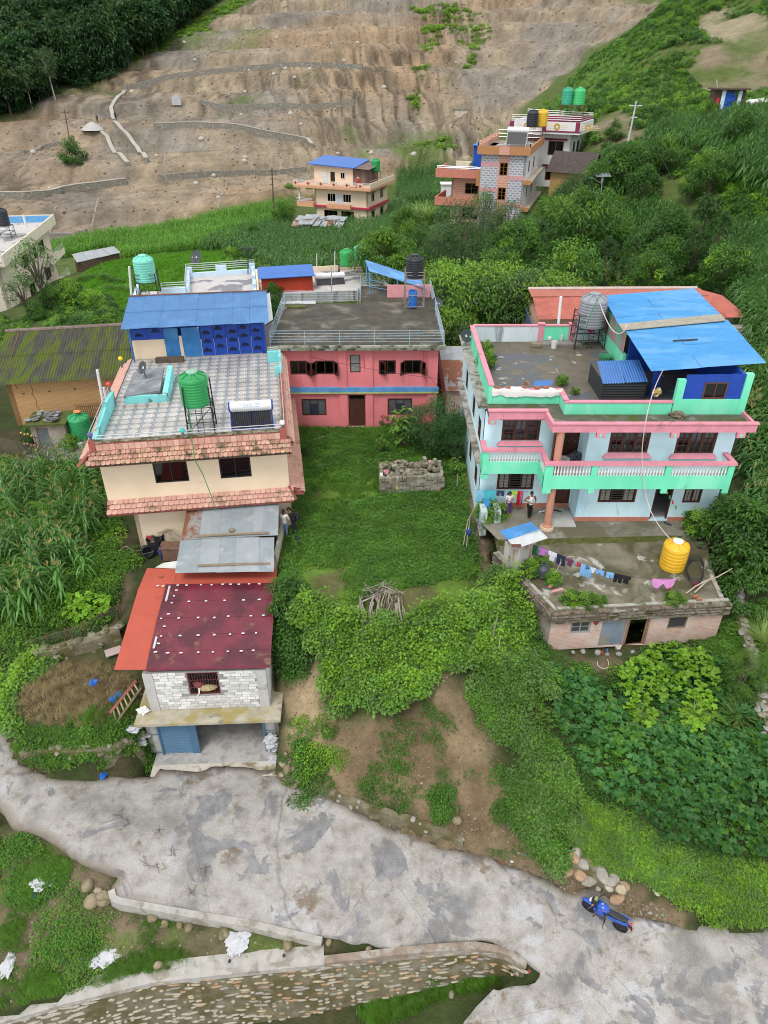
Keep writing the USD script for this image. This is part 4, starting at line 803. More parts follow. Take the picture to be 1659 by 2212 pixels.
# == PINK HOUSE
pink=M('pink_paint',(.7,.205,.225),var=.1,sc=.9,st=(1,1,.3),c2=(.55,.15,.15),s2=.6,lo2=.58,hi2=.72,c3=(.28,.12,.1),s3=1.3,lo3=.68,hi3=.76)
darkroof=M('mossy_roof_floor',(.065,.058,.046),var=.35,sc=.9,c2=(.16,.15,.125),s2=.55,lo2=.52,hi2=.68,c3=(.055,.065,.02),s3=.8,lo3=.58,hi3=.7,bump=.3,r=.75)
edge=M('mossy_edge',(.2,.21,.15),var=.35,sc=3,c2=(.05,.05,.035),s2=1.8,lo2=.5,hi2=.6,c3=(.2,.3,.42),s3=1.2,lo3=.6,hi3=.68)
P=Obj('pink_house','pink two-storey house with dark mossy flat roof and pale blue roof railing','building',(-7.2,45.35,-.02),.8)
PW,PH,PD=10.8,5.78,9.3
holesP=[(.9,2.,3.92,4.9),(2.6,3.85,3.92,4.9),(4.92,5.62,4.05,5.3),(6.85,8.,3.92,4.9),(8.55,9.7,3.92,4.9),(1.5,3.2,.9,2.15),(7.45,9.15,.9,2.15),(4.75,5.9,.05,2.42)]
P.part('front_wall',wpan(PW,PH,holesP,.25),pink)
P.part('wall',MB().m(wpan(PD,PH,(),.22),SIDE(0,PD,-90)).m(wpan(PD+4.9,PH,(),.22),SIDE(PW,0.,90)).m(wpan(PW,PH,(),.22),SIDE(PW,PD,180)).box(5.6,5.8,PD,PD+4.8,0,PH).box(5.8,PW,PD+4.7,PD+4.9,0,PH),pink)
P.part('floor_slab',MB().box(.2,PW-.2,.25,PD-.2,2.85,2.98),plaster)
for x0,x1,z0,z1 in((4.15,4.68,3.02,PH),(5.92,6.45,3.02,PH),(10.15,PW+.02,3.02,PH),(4.15,4.68,0,2.6),(5.95,6.45,0,2.6),(10.2,PW+.02,0,2.6),(-.03,.4,0,2.6),(-.03,.4,3.02,PH)):
 P.part('pilaster',MB().box(x0,x1,-.12,0.,z0,z1),pink)
P.part('blue_band',MB().box(-.05,PW+.12,-.2,-.002,2.7,3.02),M('band_blue',(.1,.28,.55),var=.2,sc=2,c2=(.08,.12,.16),s2=1.5,lo2=.6,hi2=.7))
P.part('yellow_band',MB().box(-.06,PW+.13,-.21,-.002,2.6,2.698),M('band_yellow',(.45,.5,.16),var=.2))
for x in(2.32,9.78):P.part('drain_pipe',MB().tube([(x,-.08,PH-.02),(x,-.06,3.9),(x+.25,-.06,3.05)],.045,7),pink)
S0=SIDE(0,0,0)
netting=GLASS('pale_glass',(.45,.46,.44))
for a,b,c,dd in holesP[:5]:
 if c>4:win(P,S0,a,c,b-a,dd-c,bwd,cols=(1,),rows=2,fr=.06,glass=M('lace_glass',(.24,.25,.24),r=.3,var=.3,sc=9));continue
 win(P,S0,a,c,b-a,dd-c,bwd,cols=(1,1),rows=1,fr=.08,glass=netting)
 lf=MB().box(0,.5,0,.04,0,.07).box(0,.5,0,.04,.86,.93).box(0,.06,0,.04,.07,.86).box(.44,.5,0,.04,.07,.86)
 sides=((b-.02,-50),)if a<1 else((a+.02,-125),(b-.02,-55))if a!=6.85 else((a+.05,-40),)
 for x,ang in sides:
  T_=tr(x,-.02,c+.02)@rotz(rad(ang));q=P.part('window_shutter',MB().m(lf).xf(T_),bwd);P.part('pane',MB().box(.06,.44,.015,.022,.07,.86).xf(T_),netting,q)
for a,b,c,dd in holesP[5:7]:
 win(P,S0,a,c,b-a,dd-c,bwd,cols=(1,1.15,1),rows=1,fr=.09,muntin=None,glass=M('grey_glass',(.1,.105,.11),r=.2,var=.2,sc=3))
 P.part('window_grille',MB().corr(((a+b)/2-.25,0.,c+.08),(.5,0,0),(0,0,.8),(0,-1,0),.06,.012),M('patterned_grille',(.035,.045,.08),r=.5,var=.5,sc=20))
door(P,S0,4.78,.05,1.1,1.98,bwd,bwd,leaves=2)
win(P,S0,4.78,2.05,1.1,.36,bwd,cols=(1,),fr=.05)
P.part('door_step',MB().box(4.7,6.,-.7,-0.,-.2,.06),plaster)
P.part('roof_slab',MB().prism([(-.35,-.55),(PW+.45,-.55),(PW+.45,14.4),(5.4,14.4),(5.4,PD+.1),(-.35,PD+.1)],PH,PH+.16),edge)
P.part('roof_floor',MB().prism([(-.3,-.5),(PW+.4,-.5),(PW+.4,14.35),(5.45,14.35),(5.45,PD+.05),(-.3,PD+.05)],PH+.16,PH+.165),darkroof)
P.part('roof_lip',MB().box(-.35,PW+.45,-.56,-.36,PH+.16,PH+.3),M('mossy_lip',(.3,.31,.25),var=.3,sc=3,c2=(.05,.055,.03),s2=1.5,lo2=.46,hi2=.58))
bluerail=M('chipped_blue_rail',(.3,.46,.6),r=.55,var=.25,sc=5,c2=(.32,.27,.22),s2=4,lo2=.5,hi2=.56)
zr=PH+.17
def prail(a,b,n,hh=1.,rows=5):
 a,b=NA(a,float),NA(b,float)
 rl,ps=rail([a,b],hh,rows,r=.016,posts=[a+(b-a)*t for t in LS_(0,1,n)],pr=.022,z_low=.08);P.part('railing',rl,bluerail);[P.part('railing_post',q,bluerail)for q in ps]
prail((-.25,-.35,zr+.1),(PW+.35,-.35,zr+.1),6);prail((-.25,-.3,zr),(-.25,PD-.1,zr),5);prail((-.25,PD,zr),(5.3,PD,zr),3);prail((PW+.3,-.3,zr),(PW+.3,13.,zr),7,rows=6);prail((5.5,PD+.1,zr),(5.5,14.2,zr),3);prail((5.5,14.3,zr),(7.8,14.3,zr),2)
P.part('mossy_block',MB().box(0.,1.4,PD-1.2,PD-.6,zr,zr+.12),M('moss_green',(.075,.09,.02),var=.3))
P.part('pink_parapet',MB().box(7.6,PW+.2,11.,11.15,zr,zr+.95),M('pale_pink',(.66,.3,.32),var=.1))
Cq=[aty(797,585,57.2),aty(921,624,56.2),aty(906,600,58.6),aty(789,561,60.)]
skyblue=M('sky_blue_sheet',(.055,.21,.47),r=.42,var=.12,sc=1.2,c2=(.1,.32,.62),s2=.7,lo2=.5,hi2=.62,spec=.45)
for k in range(4):
 a,b=Cq[0]+(Cq[1]-Cq[0])*k/4,Cq[0]+(Cq[1]-Cq[0])*(k+1)/4;c=Cq[3]+(Cq[2]-Cq[3])*k/4
 P.part('stair_roof_sheet',MB().corr(a,(b-a)*1.02,c-a,(0,-.1,1),.09,.012),skyblue,w=1,smooth=1)
bp=M('blue_post',(.1,.3,.5),r=.5)
for q in(Cq[0]+[.05,.1,0],Cq[0]*.5+Cq[1]*.5+[0,.1,0],Cq[3]+[.1,-.1,0],Cq[2]+[-.1,-.1,0]):P.part('stair_post',MB().bar(q,(q[0],q[1],5.95),.07),bp,w=1)
for k in(.3,.6):
 a=Cq[0]*(1-k)+Cq[1]*k;P.part('stair_rail',MB().bar((Cq[0][0],Cq[0][1],6+1.9*k),(Cq[1][0],Cq[1][1],5.95+.5*k),.03),bp,w=1)
fp=atz(892,668,5.95)
rustst=M('rusty_steel',(.28,.24,.21),r=.6,var=.3,sc=6,metal=.3)
stand('tank_stand','slim rusty pipe stand carrying the black tank on the pink house roof',(fp[0]+.1,fp[1]+.7,5.97),1.35,1.2,2.15,rustst,2,up=.55,ladder=False)
tank('black_water_tank','black ribbed tank on the slim stand at the back of the pink house roof',(fp[0]+.1,fp[1]+.7,5.97+2.18),.66,1.65,(.018,.022,.028),ribs=8)
b_=Obj('blue_barrel','tall blue plastic barrel under the black tank on the pink house roof','barrel',(fp[0]-.02,fp[1]+.45,5.97))
b_.part('drum',MB().lathe([(0,0),(.3,0),(.33,.05),(.33,.4),(.345,.43),(.33,.46),(.33,.95),(.345,.98),(.33,1.01),(.31,1.22),(.32,1.26),(.29,1.26),(.28,1.15),(0,1.15)],24),M('barrel_blue',(.03,.15,.5),r=.4),smooth=40)
pb=atz(942,672,5.9);dish('satellite_dish','dark dish fixed outside the right railing of the pink house roof',(pb[0],pb[1],5.9),20,.42)
# == MINT AND SKY-BLUE HOUSE
skyw=M('sky_wall',(.58,.8,.88),var=.07,sc=.9,st=(1,1,.3),c2=(.36,.6,.74),s2=.5,lo2=.55,hi2=.7,c3=(.28,.33,.3),s3=1.2,lo3=.62,hi3=.78)
mint=M('mint_paint',(.15,.66,.42),var=.08,sc=.9,st=(1,1,.4),c2=(.22,.7,.48),s2=.6,c3=(.17,.22,.08),s3=1.1,lo3=.66,hi3=.74)
trim=M('rose_trim',(.6,.24,.3),var=.12,sc=2,c2=(.36,.17,.19),s2=1.6,lo2=.58,hi2=.7)
plinth_red=M('plinth_red',(.42,.17,.12),var=.15)
K=Obj('mint_house','sky-blue and mint green house with pink trim, balcony with white balusters and blue roof shed','building',(11.4,32.,.95))
w=dict(w=1)
XL,XJ,XR,YL,YR,YB=5.2,10.25,17.6,33.3,31.95,44.6
ZG,Z1m,Z2m=1.,3.95,6.75
hL=[(6.13,8.12,2.08,3.32),(6.12,8.1,5.06,6.28),(9.35,10.2,1.03,3.1),(9.42,10.22,3.97,6.15)]
hR=[(11.3,13.28,2.1,3.35),(14.25,15.2,1.03,3.27),(15.78,16.73,2.07,3.22),(11.33,13.35,5.06,6.26),(14.7,16.7,5.02,6.26)]
sh_=lambda H_,X,Z:[(a-X,b-X,c-Z,d-Z)for a,b,c,d in H_]
K.part('front_wall',MB().m(wpan(XJ-XL+.1,Z2m-.5,sh_(hL,XL,.5),.25),tr(XL,YL,.5)),skyw,**w)
K.part('front_wall',MB().m(wpan(XR-XJ,Z2m-.5,sh_(hR,XJ,.5),.25),tr(XJ,YR,.5)),skyw,**w)
K.part('bay_wall',MB().box(XJ,XJ+.2,YR+.25,YL+.3,.5,Z2m),skyw,**w)
sideh=[(2.,3.2,1.6,2.9),(6.,7.2,1.6,2.9),(8.9,10.1,1.6,2.9),(2.,3.2,4.5,5.8),(6.,7.2,4.5,5.8),(8.9,10.1,4.5,5.8)]
LT=tr(XL,YB,0)@rotz(-math.pi/2)
K.part('side_wall',MB().m(wpan(YB-YL-.005,Z2m+.8,[(a,b,c+.55,d+.55)for a,b,c,d in sideh],.22),LT@tr(0,0,-.8)),skyw,**w)
K.part('side_wall',MB().box(XR-.2,XR,YR+.25,YB,-.2,Z2m).box(XL+.22,XR-.2,YB-.2,YB,-.2,Z2m),skyw,**w)
K.part('floor_slab',MB().box(XL+.23,XR-.21,YL+.26,YB-.2,Z1m-.15,Z1m).box(XJ+.21,XR-.21,YR+.26,YL+.26,Z1m-.15,Z1m),plaster,**w)
K.part('ground_floor',MB().box(XL+.23,XR-.21,YL+.26,YB-.2,ZG-.1,ZG+.02).box(XJ+.21,XR-.21,YR+.26,YL+.26,ZG-.1,ZG+.02),M('inner_floor',(.34,.35,.36)),**w)
def Kpart_T(T):return K.inv@T
TL,TR_=K.inv@tr(0,YL,0),K.inv@tr(0,YR,0)
paneK=GLASS('dim_glass',(.55,.6,.6))
barm=M('window_bar',(.1,.1,.1),r=.5)
for T,(a,b,c,d)in((TL,hL[0]),(TR_,hR[0])):win(K,T,a,c,b-a,d-c,bwd,cols=(1,1,1),rows=1,fr=.1,louver=(1,0,1),bars=None,glass=DARKG());K.part('window_bars',(lambda mb:mb.xf(T))((lambda mb:[mb.tube([(a+.68,-.02,c+.1+k*.11),(b-.68,-.02,c+.1+k*.11)],.012,5)for k in range(10)]and mb)(MB())),barm)
a,b,c,d=hR[2];win(K,TR_,a,c,b-a,d-c,bwd,cols=(1,1),rows=1,fr=.09,louver=(1,1))
for T,(a,b,c,d),cu in((TL,hL[1],((.4,.52),(.56,.66),(.7,.95))),(TR_,hR[3],((.42,.56),(.72,.95))),(TR_,hR[4],((.38,.5),(.5,.66),(.7,.97)))):
 win(K,T,a,c,b-a,d-c,bwd,cols=(1,1.05,1),rows=(3,1,3),fr=.09,muntin=.045,curtain=cu,glass=paneK)
 y=YL if T is TL else YR
 K.part('window_sill',MB().add([[a-.22,y-.22,c-.2],[b+.22,y-.22,c-.2],[b+.06,y-.03,c],[a-.06,y-.03,c],[a-.22,y+0.,c-.22],[b+.22,y+0.,c-.22],[b+.06,y,c],[a-.06,y,c]],[[0,1,2,3],[4,7,6,5],[0,4,5,1],[1,5,6,2],[3,2,6,7],[3,7,4,0]]),trim,**w)
 K.part('window_hood',MB().box(a-.2,b+.2,y-.3,y-.002,d+.1,d+.34),trim,**w)
door(K,TL,9.35,1.03,.85,2.07,bwd,bwd,leaves=1);door(K,TL,9.42,3.97,.8,2.18,bwd,bwd,leaves=2)
door(K,TR_,14.25,1.03,.95,2.24,bwd,bwd,leaves=1,open_=80)
K.part('open_leaf',MB().box(8.78,9.28,YL-.32,YL-.26,4.,5.95),M('tan_wood',(.2,.095,.06),var=.2),label='brown door leaf with black panel beside the balcony column',**w)
K.part('leaf_panel',MB().box(8.86,9.2,YL-.335,YL-.318,4.05,5.6),M('black_panel',(.02,.02,.02),r=.3),**w)
for k,(a,b,c,d)in en(sideh):win(K,K.inv@LT,a,c-.25,b-a,d-c,bwd,cols=(1,1),rows=2,fr=.08)
K.part('plinth',MB().box(XL-.04,XJ-.05,YL-.06,YL-.003,.9,1.22).box(XJ-.06,14.22,YR-.06,YR-.003,.9,1.18).box(15.23,XR+.04,YR-.06,YR-.003,.9,1.18),plinth_red,**w)
col=K.part('column',MB().lathe([(.3,1.),(.3,1.1),(.25,1.2),(.2,1.25),(.19,1.5),(.2,1.52),(.19,1.56),(.185,6.7)],20,(8.62,31.2,0)),M('terracotta_paint',(.48,.23,.16),var=.1),smooth=40,**w)
K.part('column_base',MB().lathe([(0.,.92),(.36,.92),(.38,1.),(.34,1.1),(.2,1.16)],20,(8.62,31.2,0)),M('column_foot',(.56,.42,.32),var=.12),smooth=40,**w)
bx=MB().box(5.12,8.1,32.32,YL-.002,3.72,3.95).box(8.1,17.35,30.9,YR-.002,3.72,3.95).box(8.1,XJ,YR,YL-.002,3.72,3.95)
K.part('balcony_slab',bx,plaster,**w)
gw_=MB().box(5.1,8.12,32.25,32.4,3.66,4.35).box(8.,8.14,30.84,32.25,3.6,4.35).box(8.,17.4,30.8,30.95,3.6,4.33).box(17.26,17.4,30.95,YR,3.6,4.33).box(5.1,5.24,32.4,YL,3.66,4.35)
K.part('balcony_fascia',gw_,mint,**w)
piers=[(5.1,5.42,32.25),(8.,8.42,30.8),(10.32,10.62,30.8),(14.,14.3,30.8),(17.1,17.4,30.8)]
for a,b,y in piers:K.part('balcony_pier',MB().box(a,b,y-.004,y+.16,4.33,4.97),mint,**w);K.part('pier_drop',MB().box(a,b,y-.006,y+.1,3.35,3.6),mint,**w)
K.part('balcony_rail',MB().box(5.02,8.2,32.18,32.48,4.96,5.1).box(7.95,8.22,30.74,32.18,4.96,5.1).box(8.22,17.46,30.74,31.02,4.96,5.1).box(17.2,17.46,31.02,YR,4.96,5.1).box(5.02,5.3,32.48,YL,4.96,5.1),trim,**w)
balm=M('baluster_white',(.62,.63,.64),var=.08)
bal=lambda x,y:MB().lathe([(.035,4.34),(.05,4.36),(.03,4.42),(.055,4.54),(.03,4.66),(.045,4.7),(.03,4.74),(.05,4.86),(.035,4.96)],7,(x,y,0))
for a,b,y in((5.46,7.98,32.33),(8.46,10.3,30.88),(10.66,13.98,30.88),(14.34,17.08,30.88)):
 for x in LS_(a+.06,b-.06,int((b-a)/.145)):K.part('baluster',bal(x,y),balm,**w)
for y in LS_(31.1,32.1,7):K.part('baluster',bal(8.08,y),balm,**w)
mossd=M('roof_ledge',(.1,.095,.075),var=.3,sc=1.6,c2=(.07,.085,.02),s2=.9,lo2=.48,hi2=.6,c3=(.27,.26,.23),s3=1.1,lo3=.58,hi3=.68)
rp=[(5.25,32.5),(8.05,32.5),(8.2,31.),(17.95,31.),(17.95,YB),(4.85,YB),(4.85,33.6),(5.25,33.6)]
K.part('roof_slab',MB().prism(rp,Z2m,Z2m+.16),mossd,**w)
K.part('roof_lip',MB().box(5.25,8.18,32.46,32.6,Z2m-.06,Z2m+.36).prism([(8.04,32.46),(8.2,32.46),(8.28,31.1),(8.12,31.1)],Z2m-.06,Z2m+.36).box(8.12,17.97,30.96,31.1,Z2m-.06,Z2m+.36).box(17.85,17.99,31.1,33.2,Z2m-.06,Z2m+.34),trim,**w)
K.part('roof_lip_cap',MB().box(5.2,8.2,32.4,32.66,Z2m+.361,Z2m+.43).box(8.08,18.03,30.9,31.16,Z2m+.361,Z2m+.43),trim,**w)
for x,y in((5.45,32.42),(10.5,30.92),(14.1,30.92),(17.3,30.92)):
 q=K.part('lip_bracket',MB().box(x-.2,x+.2,y,y+.2,Z2m-.34,Z2m-.06),trim,**w)
 K.part('diamond',MB().add([[x-.1,y-.012,Z2m-.2],[x,y-.012,Z2m-.32],[x+.1,y-.012,Z2m-.2],[x,y-.012,Z2m-.08]],[[0,1,2,3]]),M('diamond_mint',(.2,.62,.45)),q,**w)
K.part('side_ledge',MB().box(4.83,5.2,33.,YB,3.85,4.),M('ledge_concrete',(.3,.285,.26),var=.3,sc=2,c2=(.12,.11,.08),s2=1.5,lo2=.5,hi2=.6),**w)
K.part('side_ledge',MB().box(4.8,5.36,33.62,YB,Z2m+.161,Z2m+.175),MATS['ledge_concrete'],**w)
zf=Z2m+.165
K.part('terrace_floor',MB().prism([(5.5,34.),(9.05,34.),(9.05,32.7),(17.6,32.7),(17.6,YB-.3),(5.5,YB-.3)],zf,zf+.01),M('wet_screed',(.115,.1,.075),var=.25,sc=1.2,c2=(.09,.095,.105),s2=.32,lo2=.5,hi2=.53,c3=(.38,.37,.35),s3=1.,lo3=.615,hi3=.655,r=.55),**w)
def para(x0,x1,y0,y1,h,mt=mint,cap=True,nm='parapet'):
 K.part(nm,MB().box(x0,x1,y0,y1,zf,zf+h),mt,**w)
 if cap:K.part('parapet_cap',MB().box(x0-.04,x1+.04,y0-.04,y1+.04,zf+h+.001,zf+h+.07),trim,**w)
para(5.36,5.56,33.82,43.2,1.);para(5.57,9.,33.82,34.,.72);para(9.,9.18,32.72,34.,.62);para(9.,14.3,32.53,32.71,.62,cap=True)
whitewash=M('streaky_whitewash',(.55,.62,.66),var=.12,sc=1,c2=(.1,.1,.095),s2=1.4,lo2=.56,hi2=.7,st=(1,1,.18))
para(5.57,9.6,43.25,43.43,1.,whitewash);para(9.95,11.5,43.25,43.43,1.,mint);para(11.9,14.2,43.25,43.43,1.,whitewash)
for x in(9.6,11.51):para(x,x+.34,43.18,43.45,1.12,trim)
K.part('wash_step',MB().box(9.6,12.2,42.4,43.2,zf,zf+.14),M('grey_step',(.2,.19,.17),var=.2),**w)
K.part('shed_post',MB().box(14.35,14.72,32.5,32.75,zf,8.75),mint,**w);K.part('shed_post',MB().box(17.6,17.95,32.5,32.75,zf,9.05),mint,**w)
K.part('shed_lower_wall',MB().box(14.72,17.6,32.53,32.72,zf,7.72),mint,**w)
K.part('shed_panel',MB().corr((14.72,32.6,7.72),(.98,0,0),(0,0,1.28),(0,-1,0),.09,.014),deep,**w)
K.part('shed_panel',MB().corr((16.85,32.6,7.72),(.75,0,0),(0,0,1.32),(0,-1,0),.09,.014),deep,**w)
K.part('shed_panel',MB().corr((15.7,32.6,8.6),(1.15,0,0),(0,0,.42),(0,-1,0),.09,.014),deep,**w)
win(K,K.inv@tr(0,32.55,0),15.7,7.72,1.15,.88,M('shed_window_frame',(.11,.05,.035)),cols=(1,1),fr=.07,glass=DARKG())
K.part('shed_side_wall',MB().box(17.75,17.9,32.75,45.2,zf,8.8),deep,**w)
K.part('shed_wall',MB().box(13.55,13.72,38.6,44.4,zf,7.8),mint,**w)
K.part('shed_wall_cloth',MB().corr((13.54,38.7,7.8),(0,5.6,0),(0,0,1.35),(-1,0,0),.5,.02),M('striped_cloth',(.36,.21,.22),var=.2,sc=1.5,c2=(.14,.4,.28),s2=1.3,lo2=.48,hi2=.56),**w)
win(K,K.inv@tr(13.53,42.9,0)@rotz(-math.pi/2),0,7.75,.75,1.,bwd,cols=(1,1),fr=.06,set_in=-.02)
K.part('shed_inner_wall',MB().box(13.72,17.7,38.4,38.5,zf,8.9),deep,**w);K.part('shed_inner_wall',MB().box(13.72,17.7,44.9,45.,zf,9.2),deep,**w)
K.part('shed_inner_panel',MB().box(13.9,14.3,34.6,34.66,zf,8.6),deep,**w)
roofq={'front':[atz(1407,802,8.98),atz(1656,785,9.02),atz(1572,691,9.24),atz(1350,713,9.22)],'back':[atz(1338,704,9.27),atz(1558,682,9.29),atz(1500,625,9.5),atz(1302,640,9.48)]}
lightblue=M('light_blue_sheet',(.045,.245,.53),r=.42,var=.12,sc=1.3,c2=(.095,.3,.57),s2=.6,lo2=.48,hi2=.6,c3=(.02,.1,.3),s3=1.5,lo3=.68,hi3=.74,spec=.45,st=(.6,1.6,1))
for nm,(A,B,C_,D_)in roofq.items():
 for c in range(2):
  for r in range(4):
   f=lambda s,t:(A*(1-s)+B*s)*(1-t)+(D_*(1-s)+C_*s)*t
   s0,s1,t0,t1=(0,.44)if c==0 else(.43,1),0,r/4,(r+1.06)/4
   s0,s1=s0
   o=f(s0,t0);K.part('roof_sheet',MB().corr(o+[0,0,.012*((r+c)%2)+.012*c],f(s0,t1)-o,f(s1,t0)-o,(0,-.05,1),.1,.016),lightblue,smooth=1,**w)
q=[atz(1345,715,9.26),atz(1568,694,9.3),atz(1556,680,9.33),atz(1336,702,9.3)]
K.part('ridge_board',MB().add(VS([NA(q)+[0,0,.06],NA(q)+[0,0,.02]]),[[0,1,2,3],[7,6,5,4],[0,4,5,1],[1,5,6,2],[2,6,7,3],[3,7,4,0]]),M('grey_board',(.3,.28,.23),var=.2,sc=4),**w)
one('rod_on_roof',MB().bar(atz(1454,736,9.22),atz(1507,733,9.22),.06),M('dark_rod',(.05,.045,.05)),'dark rod lying across the front part of the light blue roof','rod')
# == PATIO AND BRICK OUTBUILDING below the mint house
patio=M('mossy_concrete',(.175,.158,.115),var=.3,sc=1.1,c2=(.075,.07,.035),s2=.45,lo2=.44,hi2=.6,c3=(.4,.385,.355),s3=.75,lo3=.57,hi3=.64,bump=.3)
PATIO=Polygon([(5.9,30.15),(16.4,30.6),(17.7,30.9),(17.7,31.9),(10.3,31.9),(10.3,33.25),(5.3,33.25),(5.3,31.5)])
mossside=M('moss_face',(.1,.115,.03),var=.35,sc=2,c2=(.22,.22,.15),s2=1.2)
pm=MB();tv,tf=sheet(PATIO,lambda x,y:np.full(np.shape(x),.95),.5,down=.02);pm.add(tv,tf)
put('patio',pm,M('patio_concrete',(.19,.178,.145),var=.22,sc=1.3,c2=(.12,.11,.07),s2=.5,lo2=.5,hi2=.62,c3=(.27,.26,.24),s3=.9,lo3=.6,hi3=.7,bump=.3),kind='structure')
put('patio_step',MB().prism([(5.9,30.14),(16.4,30.59),(16.4,31.2),(5.9,31.2)],.3,.935),mossside,kind='structure')
put('entrance_step',MB().box(8.9,10.2,31.3,33.2,.951,1.),plaster,kind='structure')
O_=Obj('brick_outbuilding','low brick outbuilding with mossy parapet, its roof terrace in front of the mint house','building',(7.9,25.35,-2.25),4.6)
brickm=usdkit.material(stage,'/World/Looks/pale_brick',{'g':('geometry',{}),'mp':('mapping',{'rotation':(rad(90),0,0)}),'b':('brick_texture',{'scale':1.,'brick_width':.24,'row_height':.085,'mortar_size':.012,'color1':(.46,.25,.18),'color2':(.52,.34,.27),'mortar':(.46,.43,.39),'bias':-.1}),'n':('noise_texture',{'scale':1.4,'detail':6.}),'r':('map_range',{'from_min':.45,'from_max':.65,'clamp':True,'to_max':.75}),'m':('mix_color',{'b':(.52,.45,.4)}),'bu':('bump',{'strength':.5,'distance':.01}),'p':('principled_bsdf',{'roughness':.9})},[('g.position','mp.vector'),('mp.vector','b.vector'),('g.position','n.vector'),('n.fac','r.value'),('r.result','m.fac'),('b.color','m.a'),('m.result','p.base_color'),('b.fac','bu.height'),('bu.normal','p.normal')],surface='p.BSDF')
OW=8.4
oh=[(.95,1.95,1.,1.78),(2.5,3.7,.06,1.8),(3.75,4.8,.06,1.8),(5.75,6.7,.95,1.8)]
O_.part('front_wall',wpan(OW,1.84,oh,.3),brickm)
lw=np.linalg.norm(NA([5.95,29.8])-[7.9,25.35])
La=math.degrees(math.atan2(29.8-25.35,5.95-7.9))-4.6
O_.part('side_wall',MB().m(wpan(lw,2.1,(),.25),tr(lw*math.cos(rad(La)),lw*math.sin(rad(La)),0)@rotz(rad(La+180))),M('grey_side_wall',(.33,.3,.27),var=.2,sc=2,c2=(.4,.24,.18),s2=1.2,lo2=.55,hi2=.62))
O_.part('side_wall',MB().m(wpan(4.5,1.84,(),.25),SIDE(OW,0,80)),brickm)
O_.part('back_wall',MB().box(0,8.3,4.3,4.5,0,2.1),plaster)
win(O_,S0,.95,1.,1.,.78,M('grey_wood',(.26,.27,.28),var=.15),cols=(1,1),rows=2,fr=.09,muntin=None,glass=M('old_glass',(.06,.06,.06),r=.15))
O_.part('sheet_door',MB().corr((2.5,.06,.06),(1.2,0,0),(0,0,1.74),(0,-1,0),.6,.006),M('grey_blue_sheet',(.17,.21,.26),r=.5,var=.15,sc=1.5,c2=(.24,.23,.19),s2=1.1))
door(O_,S0,3.8,.06,.95,1.72,M('door_wood',(.28,.14,.07)),DARKG(),panels=False)
O_.part('door_jamb',MB().box(3.72,3.8,-.02,.2,.06,1.8).box(4.76,4.84,-.02,.2,.06,1.8),timber)
win(O_,S0,5.75,.95,.95,.85,timber,cols=(1,),fr=.06,glass=M('mesh_dark',(.045,.045,.045),r=.7))
O_.part('door_sill',MB().box(3.4,5.2,-.25,0.,-.1,.06),M('pale_screed',0))
cm=[M(f'mossy_course_{k}',c,var=.4,sc=6,c2=c2,s2=2.2,lo2=.48,hi2=.58,bump=.6,bsc=25)for k,(c,c2)in en([((.15,.12,.09),(.05,.06,.02)),((.2,.17,.14),(.06,.065,.025)),((.11,.09,.07),(.27,.25,.22))])]
pz=1.86
for k in range(8):
 j=.05 if k%2 else 0.;z0=pz+k*.084
 x=-.12
 while x<OW+.1:
  L=Ur(.5,1.1);O_.part('course_brick',chunk(x,min(x+L-.01,OW+.12),-.22-j+Ur(-.02,.02),.02,z0,z0+Ur(.066,.078),.008),r_.choice(cm));x+=L
Tl=tr(lw*math.cos(rad(La)),lw*math.sin(rad(La)),0)@rotz(rad(La+180))
for k in range(9):
 j=.05 if k%2 else 0.;z0=pz+k*.08;x=-.2
 while x<lw:
  L=Ur(.6,1.2);O_.part('course_brick',chunk(x,min(x+L-.01,lw+.1),-.2-j+Ur(-.02,.02),.02,z0,z0+Ur(.062,.074),.008).xf(Tl),r_.choice(cm));x+=L
O_.part('parapet_cap',MB().box(-.1,OW+.1,.02,.2,pz,pz+.7).m(MB().box(-.2,lw+.05,.02,.18,pz,pz+.74),Tl),M('lichen_cap',(.33,.33,.29),var=.2,sc=3,c2=(.13,.14,.08),s2=1.6))
O_.part('right_parapet',MB().box(0,5.,0,.2,0,.55).xf(tr(OW-.1,.2,pz+.2)@rotz(rad(80))),M('stained_wall',(.3,.27,.22),var=.3,sc=2,c2=(.1,.14,.17),s2=1.4,lo2=.55,hi2=.6,c3=(.07,.08,.03),s3=1.2))
TERR=Polygon([(8.,25.55),(16.1,26.2),(16.9,30.6),(6.,30.2),(6.1,29.7)])
O_.part('roof_terrace',MB().m(sheet(TERR,lambda x,y:.08+(y-25.6)*.1,.5,down=.2)),patio,w=1)
hz=lambda x,y:.085+(y-25.6)*.1
hut=Obj('tin_hut','small tin hut with half blue, half white corrugated roof at the corner of the terrace','hut',(7.2,29.4,.6))
q=[atz(1114.5,1185,2.05),atz(1184,1160,2.05),atz(1147,1127,2.35),atz(1078.5,1147,2.35)]
half=lambda a,b:(a+b)/2
hut.part('roof_sheet',MB().corr(q[3],half(q[3],q[0])*1+(half(q[3],q[0])-q[3])*.05-q[3],q[2]-q[3],(0,-.1,1),.13,.022),skyblue,w=1,smooth=1)
m03=half(q[3],q[0]);hut.part('roof_sheet',MB().corr(m03-[0,0,.01],q[0]-m03,half(q[2],q[1])-m03,(0,-.1,1),.13,.022),M('white_sheet',(.52,.54,.56),r=.5,metal=.1),w=1,smooth=1)
hut.part('rust_patch',MB().box(-.22,.22,-.13,.13,0,.008).xf(tr(*(q[0]*.86+q[3]*.08+q[1]*.06+[0,0,.04]))),M('rust_brown',(.13,.05,.035),var=.3),w=1)
cxh=(q[0]+q[1]+q[2]+q[3])/4
